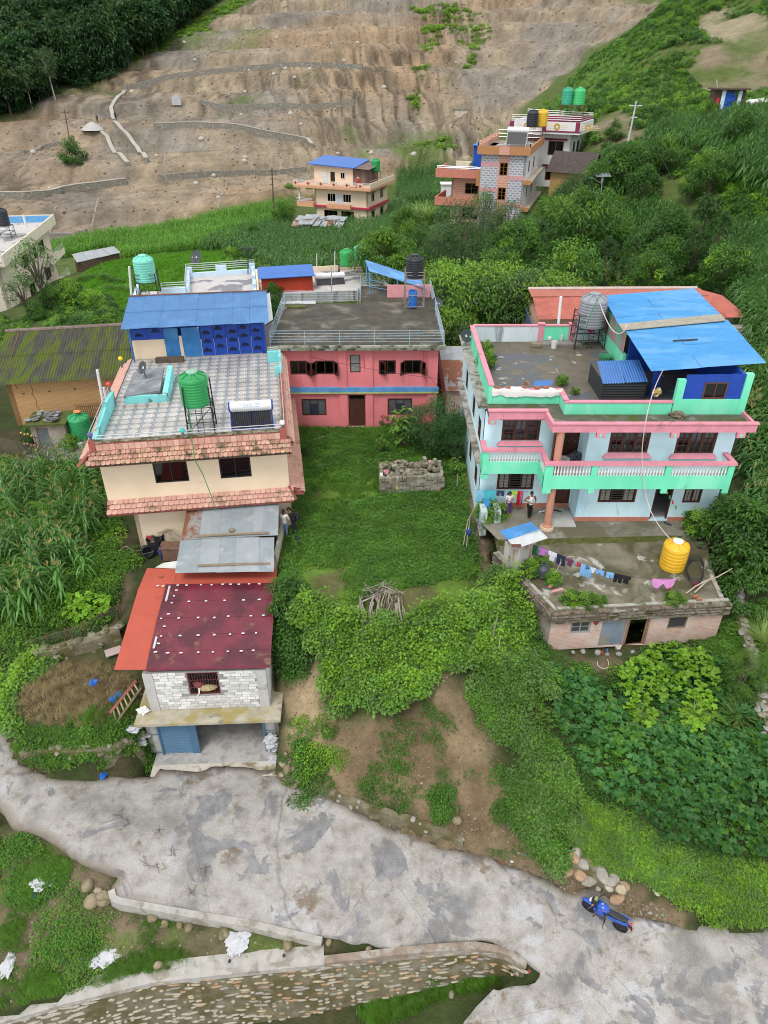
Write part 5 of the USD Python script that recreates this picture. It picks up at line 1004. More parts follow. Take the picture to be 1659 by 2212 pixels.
f1=NA([q[0]+[.25,.3,0],q[1]+[-.45,.25,0],q[2]+[-.4,-.25,0],q[3]+[.3,-.2,0]])
for k in range(4):
 a,b=f1[k],f1[(k+1)%4];L=np.linalg.norm((b-a)[:2]);zb=hz(*a[:2])-.05
 hut.part('wall_sheet',MB().corr((a[0],a[1],zb),(b[0]-a[0],b[1]-a[1],0),(0,0,1.95-zb),(b[1]-a[1],a[0]-b[0],0),.13,.02),M('rust_white_sheet',(.4,.38,.36),var=.2,sc=2,c2=(.28,.14,.08),s2=1.3,lo2=.52,hi2=.62,st=(1,1,.2))if k in(0,3)else zinc,w=1)
pt=atz(1460,1238,hz(15.2,28.5));tank('yellow_water_tank','yellow tank with white lid standing on the terrace floor right of the clothes line',(pt[0],pt[1]+.62,hz(pt[0],pt[1])),.63,1.6,(.72,.42,.03),lid=(.66,.66,.62),ribs=6)
ft=atz(1270,745,zf);stand('tank_stand','black steel stand holding the grey tank at the back of the mint house terrace',(ft[0]-.15,ft[1]-.2,zf),1.7,1.3,1.25,bst,0,up=.9,cage=True)
tank('grey_water_tank','grey ribbed tank on the black stand at the back of the mint house terrace',(ft[0]-.1,ft[1]-.2,zf+1.28),.82,2.,(.24,.26,.29),ribs=9)
bxq=[atz(1302,829,zf+1.05),atz(1402,824,zf+1.05),atz(1380,777,zf+1.12),atz(1290,780,zf+1.12)]
cb_=Obj('coop_box','low box of black corrugated sheets with a blue corrugated roof behind the green parapet','coop',((bxq[0][0]+bxq[1][0])/2,bxq[0][1]+.3,zf))
for k in range(2):
 a,b=bxq[3]*(1-k/2)+bxq[2]*k/2,bxq[3]*(1-(k+1)/2)+bxq[2]*(k+1)/2;c=bxq[0]*(1-k/2)+bxq[1]*k/2
 cb_.part('roof_sheet',MB().corr(c,b-a,a-c,(0,-.1,1),.14,.022),M('mid_blue_sheet',(.04,.15,.42),r=.42,var=.12,spec=.45),w=1,smooth=1)
blackc=M('black_sheet',(.016,.017,.02),r=.4)
x0,x1,y0,y1=bxq[0][0]+.1,bxq[1][0]-.15,bxq[0][1]+.12,bxq[3][1]-.1
cb_.part('side_sheet',MB().corr((x0,y0,zf),(0,0,1.02),(x1-x0,0,0),(0,-1,0),.14,.02),blackc,w=1)
cb_.part('side_sheet',MB().corr((x0,y1,zf),(0,0,1.05),(0,y0-y1,0),(-1,0,0),.14,.02),blackc,w=1);cb_.part('side_sheet',MB().corr((x1,y0,zf),(0,0,1.02),(0,y1-y0,0),(1,0,0),.14,.02),blackc,w=1)
# == HOUSES FURTHER BACK
mudbrick=usdkit.material(stage,'/World/Looks/mud_brick',{'g':('geometry',{}),'mp':('mapping',{'rotation':(rad(90),0,rad(-10))}),'b':('brick_texture',{'scale':1.,'brick_width':.26,'row_height':.095,'mortar_size':.01,'color1':(.47,.28,.12),'color2':(.52,.32,.145),'mortar':(.35,.2,.09)}),'n':('noise_texture',{'scale':.7,'detail':6.}),'r':('map_range',{'from_min':.4,'from_max':.65,'clamp':True,'to_max':.6}),'m':('mix_color',{'b':(.5,.3,.15)}),'bu':('bump',{'strength':.6,'distance':.015}),'p':('principled_bsdf',{'roughness':.95})},[('g.position','mp.vector'),('mp.vector','b.vector'),('g.position','n.vector'),('n.fac','r.value'),('r.result','m.fac'),('b.color','m.a'),('m.result','p.base_color'),('b.fac','bu.height'),('bu.normal','p.normal')],surface='p.BSDF')
Hh=Obj('brick_house','old ochre brick house under a mossy corrugated roof at the left edge','building',(-25.85,45.5,-.05),10.5)
Hh.part('wall',MB().m(wpan(8.1,3.5,(),.35)).m(wpan(9,3.5,(),.35),SIDE(0,9,-90)).m(wpan(9,3.5,(),.35),SIDE(8.1,0,90)).add([[.02,0.,3.5],[.02,9,3.5],[.02,5.5,5.],[8.08,0,3.5],[8.08,9,3.5],[8.08,5.5,5.]],[[0,2,1],[3,4,5]]),mudbrick)
cr=M('crack_dark',(.1,.06,.035))
for pts in([(1.55,3.3),(1.62,2.7),(1.52,2.4),(1.66,1.9),(1.6,1.5),(1.78,.8)],[(6.7,3.3),(6.5,2.8),(6.6,2.5)],[(.6,3.2),(.7,2.8)]):Hh.part('crack',MB().tube([(x,-.004,z)for x,z in pts],.018,4),cr)
for x in(.9,2.6,4.3,5.9):Hh.part('putlog_hole',MB().box(x,x+.16,-.004,0.,2.35+.03*x,2.45+.03*x),cr)
mossroof=M('mossy_asbestos',(.06,.058,.05),var=.3,sc=2.5,c2=(.085,.115,.012),s2=1.1,lo2=.44,hi2=.6,c3=(.11,.105,.09),s3=2.,lo3=.62,hi3=.72,st=(1.8,.35,.35),r=.95,bump=.5)
for r in range(2):
 for c in range(8):
  x0=-.9+c*1.16;y0,z0,y1,z1=[(-.6,3.38,2.9,4.2),(2.75,4.17,5.95,4.97)][r]
  Hh.part('roof_sheet',MB().corr((x0,y0,z0+.025*r+.012*(c%2)),(1.18,0,0),(0,y1-y0,z1-z0),(0,-.25,1),.197,.032,seg=6),mossroof,smooth=1)
Hh.part('back_roof',MB().corr((-.9,5.95,4.98),(9.3,0,0),(0,3.6,-1.4),(0,.3,1),.197,.03),mossroof,smooth=1)
Hh.part('ridge_cap',MB().tube([(-.95,5.95,5.),(8.45,5.95,5.)],.16,8),M('ridge_grey',(.17,.13,.115),var=.3,sc=3))
ob=on(100,969);
ou=Obj('stone_outhouse','small outhouse with loose grey slates on its roof, in front of the brick house','outhouse',(ob[0]-.7,ob[1],ob[2]-.05),6)
ou.part('wall',MB().m(wpan(2.2,1.8,[(.35,1.1,.02,1.55)],.2)).box(0,.2,.2,1.7,0,1.8).box(2.,2.2,.2,1.7,0,1.8).box(.2,2.,1.5,1.7,0,1.8),M('outhouse_wall',(.33,.27,.22),var=.2,sc=2,c2=(.4,.36,.32),s2=1.3))
ou.part('tin_door',MB().corr((.37,.05,.03),(.71,0,0),(0,0,1.5),(0,-1,0),.35,.005),M('tin_door_grey',(.16,.19,.22),r=.5,var=.2,sc=2,c2=(.25,.17,.1),s2=2))
ou.part('roof_slab',MB().box(-.25,2.4,-.3,1.85,1.8,1.9),M('moss_green',0))
slm=[M(f'slate_{k}',c,r=.6,var=.2,sc=4)for k,c in en([(.16,.165,.175),(.24,.245,.255),(.12,.12,.125)])]
for k in range(34):
 a=Ur(0,6.28);n=r_.choice((5,6));R_=Ur(.17,.3)
 pl=[(R_*Ur(.75,1.1)*math.cos(a+i*6.283/n),R_*Ur(.75,1.1)*math.sin(a+i*6.283/n))for i in range(n)]
 ou.part('roof_slate',MB().prism(pl,0,.025).xf(tr(Ur(-.1,1.7),Ur(-.15,1.55),1.92+k*.006)@trimesh.transformations.euler_matrix(Ur(-.25,.15),Ur(-.2,.2),0)),r_.choice(slm))
ft=on(172,955);tank('green_water_tank','green tank on the ground beside the outhouse, orange lid cloth on top',(ft[0],ft[1]+.6,ft[2]+.12),.74,1.75,(.03,.3,.11),lidr=.36)
one('orange_cloth',MB().m(rock(.26,12,.35),tr(ft[0]+.1,ft[1]+.55,ft[2]+2.)),M('orange_cloth',(.62,.22,.08)),'orange cloth bundled on the lid of the green tank in the yard','cloth',smooth=1)
yb=Obj('yard_bucket','white paint bucket standing in front of the green tank in the yard','bucket',on(175,968))
yb.part('pail',MB().lathe([(0,0),(.14,0),(.17,.36),(.18,.36),(.18,.38),(0,.38)],18),M('bucket_white',(.62,.62,.6)),smooth=40);yb.part('handle',MB().tube([(-.18,0,.34),(-.12,0,.48),(.12,0,.48),(.18,0,.34)],.012,5),M('handle_grey',(.3,.3,.3)))
put('yard_floor',sheet(Polygon([on(u,v)[:2]for u,v in[(60,985),(120,960),(200,930),(222,950),(205,990),(120,1000)]]),lambda x,y:land(x,y)+.03,.4,.1),M('yard_concrete',(.27,.265,.25),var=.2,c2=(.13,.12,.08),s2=.8),kind='structure')
ir=Obj('iron_fence','black iron railing in front of the foot of the brick house wall','fence',on(215,932))
a,b=on(140,918),on(236,930)+NA([0,3.2,0]);a,b=Hh.W(4.3,-.55,0),Hh.W(8.2,-.45,0)
zz=lz(a[0],a[1])
for k in range(30):q=a+(b-a)*k/29;ir.part('bar',MB().tube([(q[0],q[1],zz),(q[0],q[1],zz+1.45)],.016,4),bst,w=1)
for z in(.25,1.25):ir.part('rail',MB().tube([(a[0],a[1],zz+z),(b[0],b[1],zz+z)],.025,4),M('rusty_rail',(.14,.08,.05)),w=1)
gt=Obj('iron_gate','black iron gate with gold ornaments left of the outhouse','gate',on(75,985),-20)
for k in range(8):gt.part('bar',MB().bar((-.7+k*.2,0,0),(-.7+k*.2,0,1.5+.12*math.sin(k*.45)),.03),bst)
for z in(.15,.8,1.45):gt.part('rail',MB().bar((-.72,0,z),(.72,0,z),.05),bst)
gold=M('gold_paint',(.5,.33,.06),r=.4,metal=.3)
for k in range(9):gt.part('ornament',MB().m(ICO(1,.07),tr(-.56+(k%5)*.28,-.03,.8+.75*(k//5)+.06*(k%2))),gold)
def meshfence(name,label,pts,h,col):
 0
 o=Obj(name,label,'fence',pts[0])
 P=dens(NA(pts),.14);n=len(P);mb=MB();s_=.14
 m_=int(h/s_)
 for k in range(n-1):
  for j in range(m_):
   a,b=P[k]+[0,0,j*s_],P[k+1]+[0,0,(j+1)*s_];c,d=P[k]+[0,0,(j+1)*s_],P[k+1]+[0,0,j*s_]
   mb.tube([a,b],.006,3,cap=False);mb.tube([c,d],.006,3,cap=False)
 o.part('wire_net',mb,M('wire_'+name,col,r=.5,metal=.4),w=1)
 o.part('top_wire',MB().tube(P+[0,0,m_*s_],.012,4),M('rusty_rail',0),w=1)
 for q in P[::max(1,n//5)]:o.part('post',MB().tube([q-[0,0,.3],q+[0,0,h+.05]],.03,5),M('rusty_rail',0),w=1)
 return o
meshfence('wire_fence','rusty wire fence between the maize garden and the yard of the brick house',[on(5,975),on(80,988),on(160,998),on(205,1002)],1.1,(.2,.17,.15))
meshfence('wire_fence','grey wire netting along the top of the mossy stone wall left of the red roof',[on(68,1408),on(120,1392),on(180,1375),on(230,1345),on(268,1325)],.8,(.22,.22,.24))
lb=M('pale_blue_paint',(.52,.66,.78),var=.05,c2=(.42,.55,.66),s2=.8)
Gz=5.3
GP=[atz(*p,Gz)[:2]for p in((272,692),(300,700),(557,672),(551,588),(405,598),(404,634),(352,638),(300,610))]
GH=Obj('pale_blue_house','pale blue house with a stained white roof terrace behind the blue tin room','building',(-14,60,0))
GPp=[(-17.9,50.2),(-8.7,51.6),(-11.75,66.9),(-17.8,65.2),(-17.2,59.6),(-19.6,58.9),(-20.,58.8)]
GPp=[tuple(atz(286,672,Gz)[:2]),tuple(atz(557,660,Gz)[:2]),tuple(atz(551,588,Gz)[:2]),tuple(atz(405,598,Gz)[:2]),tuple(atz(403,638,Gz)[:2]),tuple(atz(352,641,Gz)[:2]),tuple(atz(350,628,Gz)[:2]),tuple(atz(296,630,Gz)[:2])]
GH.part('wall',MB().prism(GPp,-.6,Gz),lb,w=1)
GH.part('terrace_floor',MB().prism([tuple(NA(p)*.985+NA([-14,59.5])*.015)for p in GPp],Gz+.001,Gz+.012),M('stained_white_floor',(.46,.44,.43),var=.08,c2=(.2,.2,.215),s2=.42,lo2=.53,hi2=.56),w=1)
def para2(a,b,h,t=.25,nm='parapet',z=Gz,m_=lb,o=GH):
 a,b=NA(a),NA(b);d=(b-a)/np.linalg.norm(b-a);n_=NA([-d[1],d[0]])*t
 o.part(nm,MB().prism([a,b,b+n_,a+n_],z,z+h),m_,w=1)
Aq=[NA(p)for p in GPp]
para2(Aq[1],Aq[2],.55);para2(Aq[3],Aq[4],.7);para2(Aq[4],Aq[5],.7);para2(Aq[7],Aq[0],.6)
lerp=lambda a,b,t:a+(b-a)*t
for t0,t1,h in((0,.08,.85),(.08,.42,.35),(.42,.58,.85),(.58,.92,.35),(.92,1,.85)):para2(lerp(Aq[2],Aq[3],t0),lerp(Aq[2],Aq[3],t1),h,.3)
for t in(0.,.25,.5,.75):q=lerp(Aq[1],Aq[2],t+.06);para2(q,lerp(Aq[1],Aq[2],t+.12),.85,.3,nm='pier')
for A,B in((Aq[2],Aq[3]),(Aq[3],Aq[4]),(Aq[4],Aq[5])):
 rl,ps=rail([np.r_[A,Gz+.35],np.r_[B,Gz+.35]],.75,4,r=.025,posts=[np.r_[A,Gz+.35],np.r_[B,Gz+.35]],z_low=.05);GH.part('rail',rl,wst,w=1);[GH.part('rail_post',q,wst,w=1)for q in ps]
s3=atz(318,662,Gz+.05);stand('tank_stand','dark stand holding the pale turquoise tank on the pale blue house',(s3[0],s3[1]+1.,Gz),1.55,1.4,1.75,bst,8,up=.7)
tank('turquoise_water_tank','pale turquoise ribbed tank on the dark stand of the pale blue house',(s3[0]-.02,s3[1]+1.,Gz+1.78),.8,2.,(.17,.56,.45),lid=(.2,.55,.45),ribs=8)
one('plastic_bundle',MB().m(rock(.62,15,.6),tr(s3[0]+.2,s3[1]+.8,Gz+.3)),M('grey_plastic',(.42,.42,.42),var=.3,sc=4,r=.4),'grey plastic bundle lying under the turquoise tank stand','bundle',smooth=40)
for(u,v0,v1,Y)in((535.7,594,536,66.),(524,650,633,58.)):
 a,b=aty(u,v0,Y),aty(u,v1,Y);o=Obj('antenna_pole','tall dark T-shaped antenna pole at the far corner of the pale blue house'if Y>60 else 'short dark T-shaped pole behind the blue tin roof','antenna pole',a)
 o.part('mast',MB().tube([a,b],.05,6),bst,w=1);o.part('crossbar',MB().bar(b-[.75,0,0],b+[.75,0,0],.08),bst,w=1)
p_=aty(426,568,67.2);dish('satellite_dish','dark dish on the back railing of the pale blue house',(p_[0],p_[1],p_[2]-.1),-30,.62)
one('white_post',MB().tube([aty(284,640,58),aty(279,576,58)],.09,8),M('white_pvc',0),'white post left of the turquoise tank','post')
lt=Obj('pale_lean_to','pale corrugated lean-to roof between the pale blue and the pink house','shed',(-8.4,55,0))
q=[atz(566,706,3.1),atz(590,690,3.1),atz(586,640,3.9),atz(560,645,3.9)]
lt.part('roof_sheet',MB().corr(q[0],q[1]-q[0],q[3]-q[0],(0,-.1,1),.12,.018),M('white_sheet',0),w=1,smooth=1)
lt.part('wall_sheet',MB().corr((q[0][0],q[0][1],-.3),(q[1]-q[0])*[1,1,0],(0,0,3.3),(0,-1,0),.12,.018),zinc,w=1)
LH=Obj('stained_house','low house with streaky grey walls and cream-edged roof behind the pink house','building',(-12.8,72.4,-.2),10)
LH.part('wall',MB().box(0,13.4,0,8.5,-1,1.8),M('streaky_grey_wall',(.34,.335,.32),var=.2,sc=1,c2=(.08,.08,.075),s2=.9,lo2=.48,hi2=.62,st=(1.4,1.4,.2)))
LH.part('roof_floor',MB().box(.05,13.35,.05,8.45,1.8,1.83),M('stained_white_floor',0))
for a,b in(((0,8.3),(13.4,8.5)),((0,0),(.2,8.3)),((13.2,0),(13.4,8.3))):LH.part('parapet',MB().box(a[0],b[0],a[1],b[1],1.8,2.35),M('cream_paint',0))
LH.part('lean_sheet',MB().corr((2.2,-1.9,.35),(3.6,0,0),(0,1.85,.7),(0,-.4,1),.12,.018),M('white_sheet',0),smooth=1)
rs=Obj('red_shed','red box shed with a flat blue roof on the stained house','shed',LH.W(.5,.6,1.83),10)
rs.part('wall',MB().box(0,5.2,0,2.6,0,1.45),M('red_paint',(.38,.045,.022),var=.15,sc=1));rs.part('roof_sheet',MB().add(NA([[-.25,-.3,1.47],[5.4,-.3,1.55],[5.4,2.8,1.95],[-.25,2.8,1.87],[-.25,-.3,1.53],[5.4,-.3,1.61],[5.4,2.8,2.01],[-.25,2.8,1.93]]),[[0,3,2,1],[4,5,6,7],[0,1,5,4],[1,2,6,5],[2,3,7,6],[3,0,4,7]]),M('royal_blue_sheet',(.035,.13,.42),r=.45))
s4=LH.W(10.7,6.3,1.83);stand('tank_stand','long dark stand holding two tanks on the stained house',s4,3.2,1.3,1.,bst,8,ladder=False)
tank('green_water_tank','green tank left of the turquoise one on the stained house',LH.W(9.95,6.3,2.86),.74,1.75,(.03,.34,.09),ribs=7)
tank('turquoise_water_tank','turquoise tank right of the green one, half behind a tree, on the stained house',LH.W(11.55,6.6,2.9),.76,2.1,(.1,.55,.42),ribs=8)
hd=Obj('solar_water_heater','second solar heater drum lying on the stained house roof','water heater',LH.W(6.3,3.2,1.83),14)
hd.part('drum',MB().lathe([(0,-1.6),(.3,-1.6),(.3,1.6),(0,1.6)],16).xf(tr(1.4,0,.75)@RM(math.pi/2,[0,1,0])),M('heater_white',0),smooth=40);hd.part('reflector',MB().add([[-.1,-.2,.5],[2.9,-.2,.5],[2.9,-.9,.05],[-.1,-.9,.05]],[[0,1,2,3]]),M('dark_reflector',0));hd.part('frame',MB().bar((-.1,0,0),(-.1,0,.75),.05).bar((2.9,0,0),(2.9,0,.75),.05),wst)
for(u,v0,v1,Y)in((795*0.+684,591,548,79),(723,582,543,80),(716,640,576,64)):
 a,b=aty(u,v0,Y),aty(u,v1,Y);one('thin_pole',MB().tube([a-[0,0,.6],b],.05,6),M('white_pvc',0)if Y>70 else wst,{684:'thin white pole left on the stained house roof',723:'thin white pole right on the stained house roof',716:'grey pole rising behind the pink house railing'}[u],'pole')
redroof=M('terracotta_sheet',(.4,.115,.085),r=.55,var=.12,sc=1.5,c2=(.33,.09,.07),s2=.7,lo2=.5,hi2=.62)
R_=Obj('red_roof_house','long house with a terracotta red sheet roof behind the mint house','building',(12.2,55.4,1.))
ev=[atz(1163,690,4.5),atz(1604,686,4.5)];rd=[atz(1146,625,5.75),atz(1505,623,5.75)]
R_.part('wall',MB().box(12.4,27.8,56.4,63.5,.3,4.45),M('peach_wall',(.6,.38,.28),var=.1),w=1)
nsh=14
for k in range(nsh):
 t0,t1=k/nsh,(k+1.04)/nsh;a,b=lerp(ev[0],ev[1],t0),lerp(ev[0],ev[1],t1);c=lerp(rd[0],rd[1],t0);d2=lerp(rd[0],rd[1],t1)
 R_.part('roof_sheet',MB().corr(a+[0,0,.02*(k%2)],b-a,c-a,(0,-.25,1),.15,.02),redroof,w=1,smooth=1)
bk=[rd[0]+[0,4,-1.1],rd[1]+[0,4,-1.1]];R_.part('back_roof',MB().add([rd[0]+[0,0,.05],rd[1]+[0,0,.05],bk[1],bk[0]],[[0,1,2,3]]),redroof,w=1)
R_.part('ridge_cap',MB().tube([rd[0]+[-.2,0,.05],rd[1]+[0,0,.05]],.14,6),M('pale_ridge',(.5,.4,.37)),w=1)
R_.part('upper_band',MB().add([rd[0]+[-.2,-.02,.04],rd[1]+[0,-.02,.04],lerp(rd[1],ev[1],.28)+[0,0,.07],lerp(rd[0],ev[0],.28)+[-.1,0,.07]],[[0,1,2,3]]),M('terracotta_band',(.36,.13,.1),var=.1),w=1)
hipt=atz(1560,638,5.4);R_.part('hip_roof',MB().add([rd[1],ev[1],atz(1607,676,4.6),hipt],[[0,1,2],[0,2,3]]),redroof,w=1)
gal=Obj('gallery_railing','dark blue slatted railing at the left end of the red roof house','railing',(11.8,56,2.))
ga,gb=atz(1136,670,3.6),atz(1160,738,3.6)
for k in range(14):q=lerp(ga,gb,k/13);gal.part('slat',MB().box(q[0]-.05,q[0]+.05,q[1]-.05,q[1]+.05,2.6,3.8),M('railing_blue',(.07,.12,.2)),w=1)
gal.part('rail',MB().bar(ga+[0,0,.2],gb+[0,0,.2],.08),M('railing_blue',0),w=1)
R_.part('gallery_floor',MB().prism([ga[:2]+[-.3,0],gb[:2],gb[:2]+[2.2,.3],ga[:2]+[2,.3]],2.4,2.6),M('moss_face',0),w=1)
a=atz(1600,662,4.3);one('vent_drum',MB().lathe([(0,0),(.42,0),(.42,.7),(.38,.7),(.38,.1),(0,.1)],18).xf(tr(*a)@RM(rad(75),[0,1,0])),zincb,'pale metal drum mouth at the right end of the red roof','drum',smooth=40)
one('white_pipe',MB().tube([aty(1206,702,44.2),aty(1212,640,44.4)],.09,8),M('white_pvc',0),'white pipe standing behind the back parapet of the mint terrace','pipe')
one('concrete_ledge',MB().m(TBOX((3.4,2.6,.25)),tr(*(atz(1595,712,4.)+[-.4,-.5,0]))),M('ledge_concrete',0),'stained concrete slab at the right of the light blue roof','slab')
S_=Obj('rusty_shed','narrow brick shed with rust-streaked corrugated roof between pink and mint houses','shed',(4.9,46.8,0))
S_.part('wall',MB().box(4.45,6.2,46.9,54.5,-.3,2.15),brickm,w=1)
for k,(v0,v1,mt)in en(((868,822,rust),(824,778,rust),(780,740,zinc))):
 z0,z1=2.2+k*.12,2.34+k*.12
 a,b,c=atz(984-k*10,v0,z0),atz(1008-k*0,v0-2,z0),atz(974-k*8,v1,z1)
 a=NA([4.35,46.6+k*2.65,z0]);S_.part('roof_sheet',MB().corr(a,(1.05,0,0),(0,2.75,.14),(0,-.05,1),.1,.014),mt,w=1,smooth=1);S_.part('roof_sheet',MB().corr(a+[1.,0,.015],(.95,0,0),(0,2.75,.14),(0,-.05,1),.1,.014),rust if k!=2 else zincb,w=1,smooth=1)
S_.part('pillar',MB().box(6.2,6.5,46.2,46.6,-.3,1.7),M('ledge_concrete',0),w=1)
J_=Obj('cream_apartment_house','tall cream house with dark windows and blue-lined roof parapet at the left edge','building',(-41.,77.5,-7.2),98.7)
jc=M('cream_grey',(.6,.55,.45),var=.06,sc=.4,c2=(.45,.42,.35),s2=.5,lo2=.6,hi2=.75)
JW,JD,JH=21.5,10.,10.5
jh=[(8.2,10.6),(13.,14.4),(15.6,18.2)]
holesJ=[(a,b,z+.9,z+2.3)for z in(.6,3.9,7.2)for a,b in jh]
J_.part('wall',MB().m(wpan(JW,JH,[(a,b,c,d)for a,b,c,d in holesJ],.3)).m(wpan(JD,JH,(),.3),SIDE(0,JD,-90)).m(wpan(JD,JH,(),.3),SIDE(JW,0,90)),jc)
for a,b,c,d in holesJ:win(J_,tr(0,0,0),a,c,b-a,d-c,bwd,cols=(1,1),fr=.1,glass=DARKG())
for z in(3.6,6.9):
 J_.part('balcony',MB().box(14.6,JW+.8,-1.3,-.01,z-.1,z+.15).box(14.6,JW+.8,-1.3,-1.2,z+.15,z+.6),jc);J_.part('sunshade',MB().box(6.5,12.6,-.9,-.01,z-.05,z+.15),M('ledge_concrete',0))
 rl,ps=rail([(14.7,-1.25,z+.6),(JW+.7,-1.25,z+.6)],.7,3,r=.03);J_.part('balcony_rail',rl,wst)
for x in(11.9,15.1):J_.part('drain_pipe',MB().tube([(x,-.08,0),(x,-.08,JH)],.07,6),M('white_pvc',0))
J_.part('roof_slab',MB().box(-.8,JW+.8,-1.,JD+.3,JH,JH+.3),jc);J_.part('roof_floor',MB().box(-.6,JW+.6,-.8,JD+.1,JH+.3,JH+.32),M('stained_white_floor',0))
pj=M('parapet_sky',(.12,.33,.6))
for x0,x1,y0,y1 in((-.8,JW+.8,-1.,-.8),(JW+.6,JW+.8,-.8,JD+.3),(-.8,JW+.6,JD+.1,JD+.3)):J_.part('parapet',MB().box(x0,x1,y0,y1,JH+.3,JH+1.2),jc)
J_.part('parapet_lining',MB().box(JW+.55,JW+.6,-.8,JD+.1,JH+.32,JH+1.1),pj);J_.part('parapet_lining',MB().box(12,JW+.55,JD+.05,JD+.1,JH+.32,JH+1.1),pj)
pj_=J_.W(13,2.6,JH+.32)
stand('tank_stand','dark stand under the black tank on the tall cream house',tuple(pj_),1.7,1.6,1.3,bst,8,ladder=False)
tank('black_water_tank','black tank on the roof of the tall cream house at the left edge',tuple(pj_+[0,0,1.35]),.85,2.,(.018,.022,.028))
q=J_.W(12.2,-.2,JH+.3);one('white_post',MB().tube([q,q+[0,0,2.6]],.12,6),M('white_pvc',0),'white post beside the black tank on the tall cream house','post')
ks=Obj('field_shed','long low shed with pale metal roof at the edge of the rice terraces','shed',(-38,95,-.5))
kq=[atz(166,567,.3),atz(260,546,.3),atz(243,533,1.),atz(155,549,1.)]
for k in range(4):
 a,b=lerp(kq[0],kq[1],k/4),lerp(kq[0],kq[1],(k+1.03)/4);c=lerp(kq[3],kq[2],k/4);ks.part('roof_sheet',MB().corr(a+[0,0,.02*(k%2)],b-a,c-a,(0,-.1,1),.15,.02),zincb,w=1,smooth=1)
ks.part('wall',MB().prism([kq[0][:2]+[.4,.3],kq[1][:2]+[-.3,.3],kq[2][:2]+[-.3,-.3],kq[3][:2]+[.3,-.3]],-2.5,.3),M('dark_wood_wall',(.09,.06,.045)),w=1)
mc=M('warm_cream',(.7,.58,.44),var=.05)
M_=Obj('three_storey_house','cream three-storey house with blue roof and red-patterned railing below the bare slope','building',(-15.6,147.5,-5.),-21)
mw=[(6.3,8.2,3.6,5.),(9.2,10.8,3.6,5.)];mg=[(5.9,8.4,.2,2.1),(8.9,11.2,.2,2.2)]
mm=[(5.2,6.9,3.75,5.2),(8.4,10.1,3.75,5.2),(4.4,7.2,.3,2.2),(8.,10.6,.3,2.2)]
MWid,MDep=13.4,10.4
M_.part('wall',MB().m(wpan(MWid-2.6,6.1,[(a-2.6,b-2.6,c,d)for a,b,c,d in mm],.3),tr(2.6,0,0)).m(wpan(MDep,6.1,[(2,3.6,3.7,5.2),(6.6,8.2,3.7,5.2),(2,3.6,.6,2.1),(6.6,8.2,.6,2.1)],.3),SIDE(MWid,0,90)).m(wpan(MDep,6.1,(),.3),SIDE(2.6,MDep,-90)),mc)
wf=M('white_frame',(.6,.62,.62))
for a,b,c,d in mm:win(M_,S0,a,c,b-a,d-c,wf if c>3 else bwd,cols=(1,1,1),fr=.08,glass=DARKG())
for a,c in((2,3.7),(6.6,3.7),(2,.6),(6.6,.6)):win(M_,SIDE(MWid,0,90),a,c,1.6,1.5,wf if c>3 else bwd,cols=(1,1),fr=.08,glass=DARKG());M_.part('window_hood',MB().box(a-.2,a+1.8,-.3,0,c+1.6,c+1.72).xf(SIDE(MWid,0,90)),M('hood_brown',(.25,.16,.12)))
M_.part('balcony_door',MB().box(7.1,8.2,-.03,.02,3.1,5.2),M('pale_door',(.52,.6,.66)))
peach=M('peach_band',(.62,.33,.2))
M_.part('red_band',MB().box(2.6,MWid+.5,-.5,-.01,2.75,3.05).box(MWid+.01,MWid+.5,-.01,MDep,2.75,3.05),M('crimson_band',(.4,.04,.07)))
M_.part('balcony',MB().box(5.6,10.4,-1.3,-.5,2.75,3.5),peach);M_.part('side_balcony',MB().box(-.9,2.58,-.9,3,2.7,3.5),peach);M_.part('side_balcony_column',MB().box(-.6,-.3,-.6,-.3,3.5,6.1),wf)
rl,ps=rail([(-.9,-.9,3.5),(2.5,-.9,3.5)],.7,3,r=.04);M_.part('balcony_rail',rl,wst)
M_.part('roof_slab',MB().box(-1.2,MWid+1.1,-1.3,MDep+1,6.1,6.5),peach)
M_.part('roof_side',MB().box(MWid+.9,MWid+1.12,-1.3,MDep+1,6.5,7.4),mc)
patt=M('red_pattern',(.45,.06,.05));
x=-1.2
for k in range(6):
 a=-1.2+k*2.65;M_.part('railing_panel',MB().box(a,a+.95,-1.32,-1.15,6.5,7.3),M('cream_paint',0));M_.part('red_diamond',MB().add([[a+.475-.36,-1.33,6.9],[a+.475,-1.33,6.56],[a+.475+.36,-1.33,6.9],[a+.475,-1.33,7.24]],[[0,1,2,3]]),patt)
rl,ps=rail([(-1.15,-1.2,6.5),(MWid+1,-1.2,6.5)],.9,5,r=.03,z_low=.1);M_.part('roof_rail',rl,wst);rl,ps=rail([(-1.15,-1.2,6.5),(-1.15,MDep,6.5)],.9,4,r=.03);M_.part('roof_rail',rl,wst)
rl,ps=rail([(MWid+1,-1.2,7.4),(MWid+1,MDep+.9,7.4)],.35,1,r=.03,posts=[(MWid+1,y,7.4)for y in(0,3,6,9)]);M_.part('side_rail',rl,wst)
M_.part('penthouse',MB().box(1.6,9.6,2.2,9,6.5,9.6),mc);M_.part('tin_room',MB().box(9.61,12.,2.4,9,6.5,9.3),M('rusty_dark_sheet',(.16,.13,.12),var=.3,sc=1.5,c2=(.15,.07,.05),s2=.8,st=(1,1,.2)))
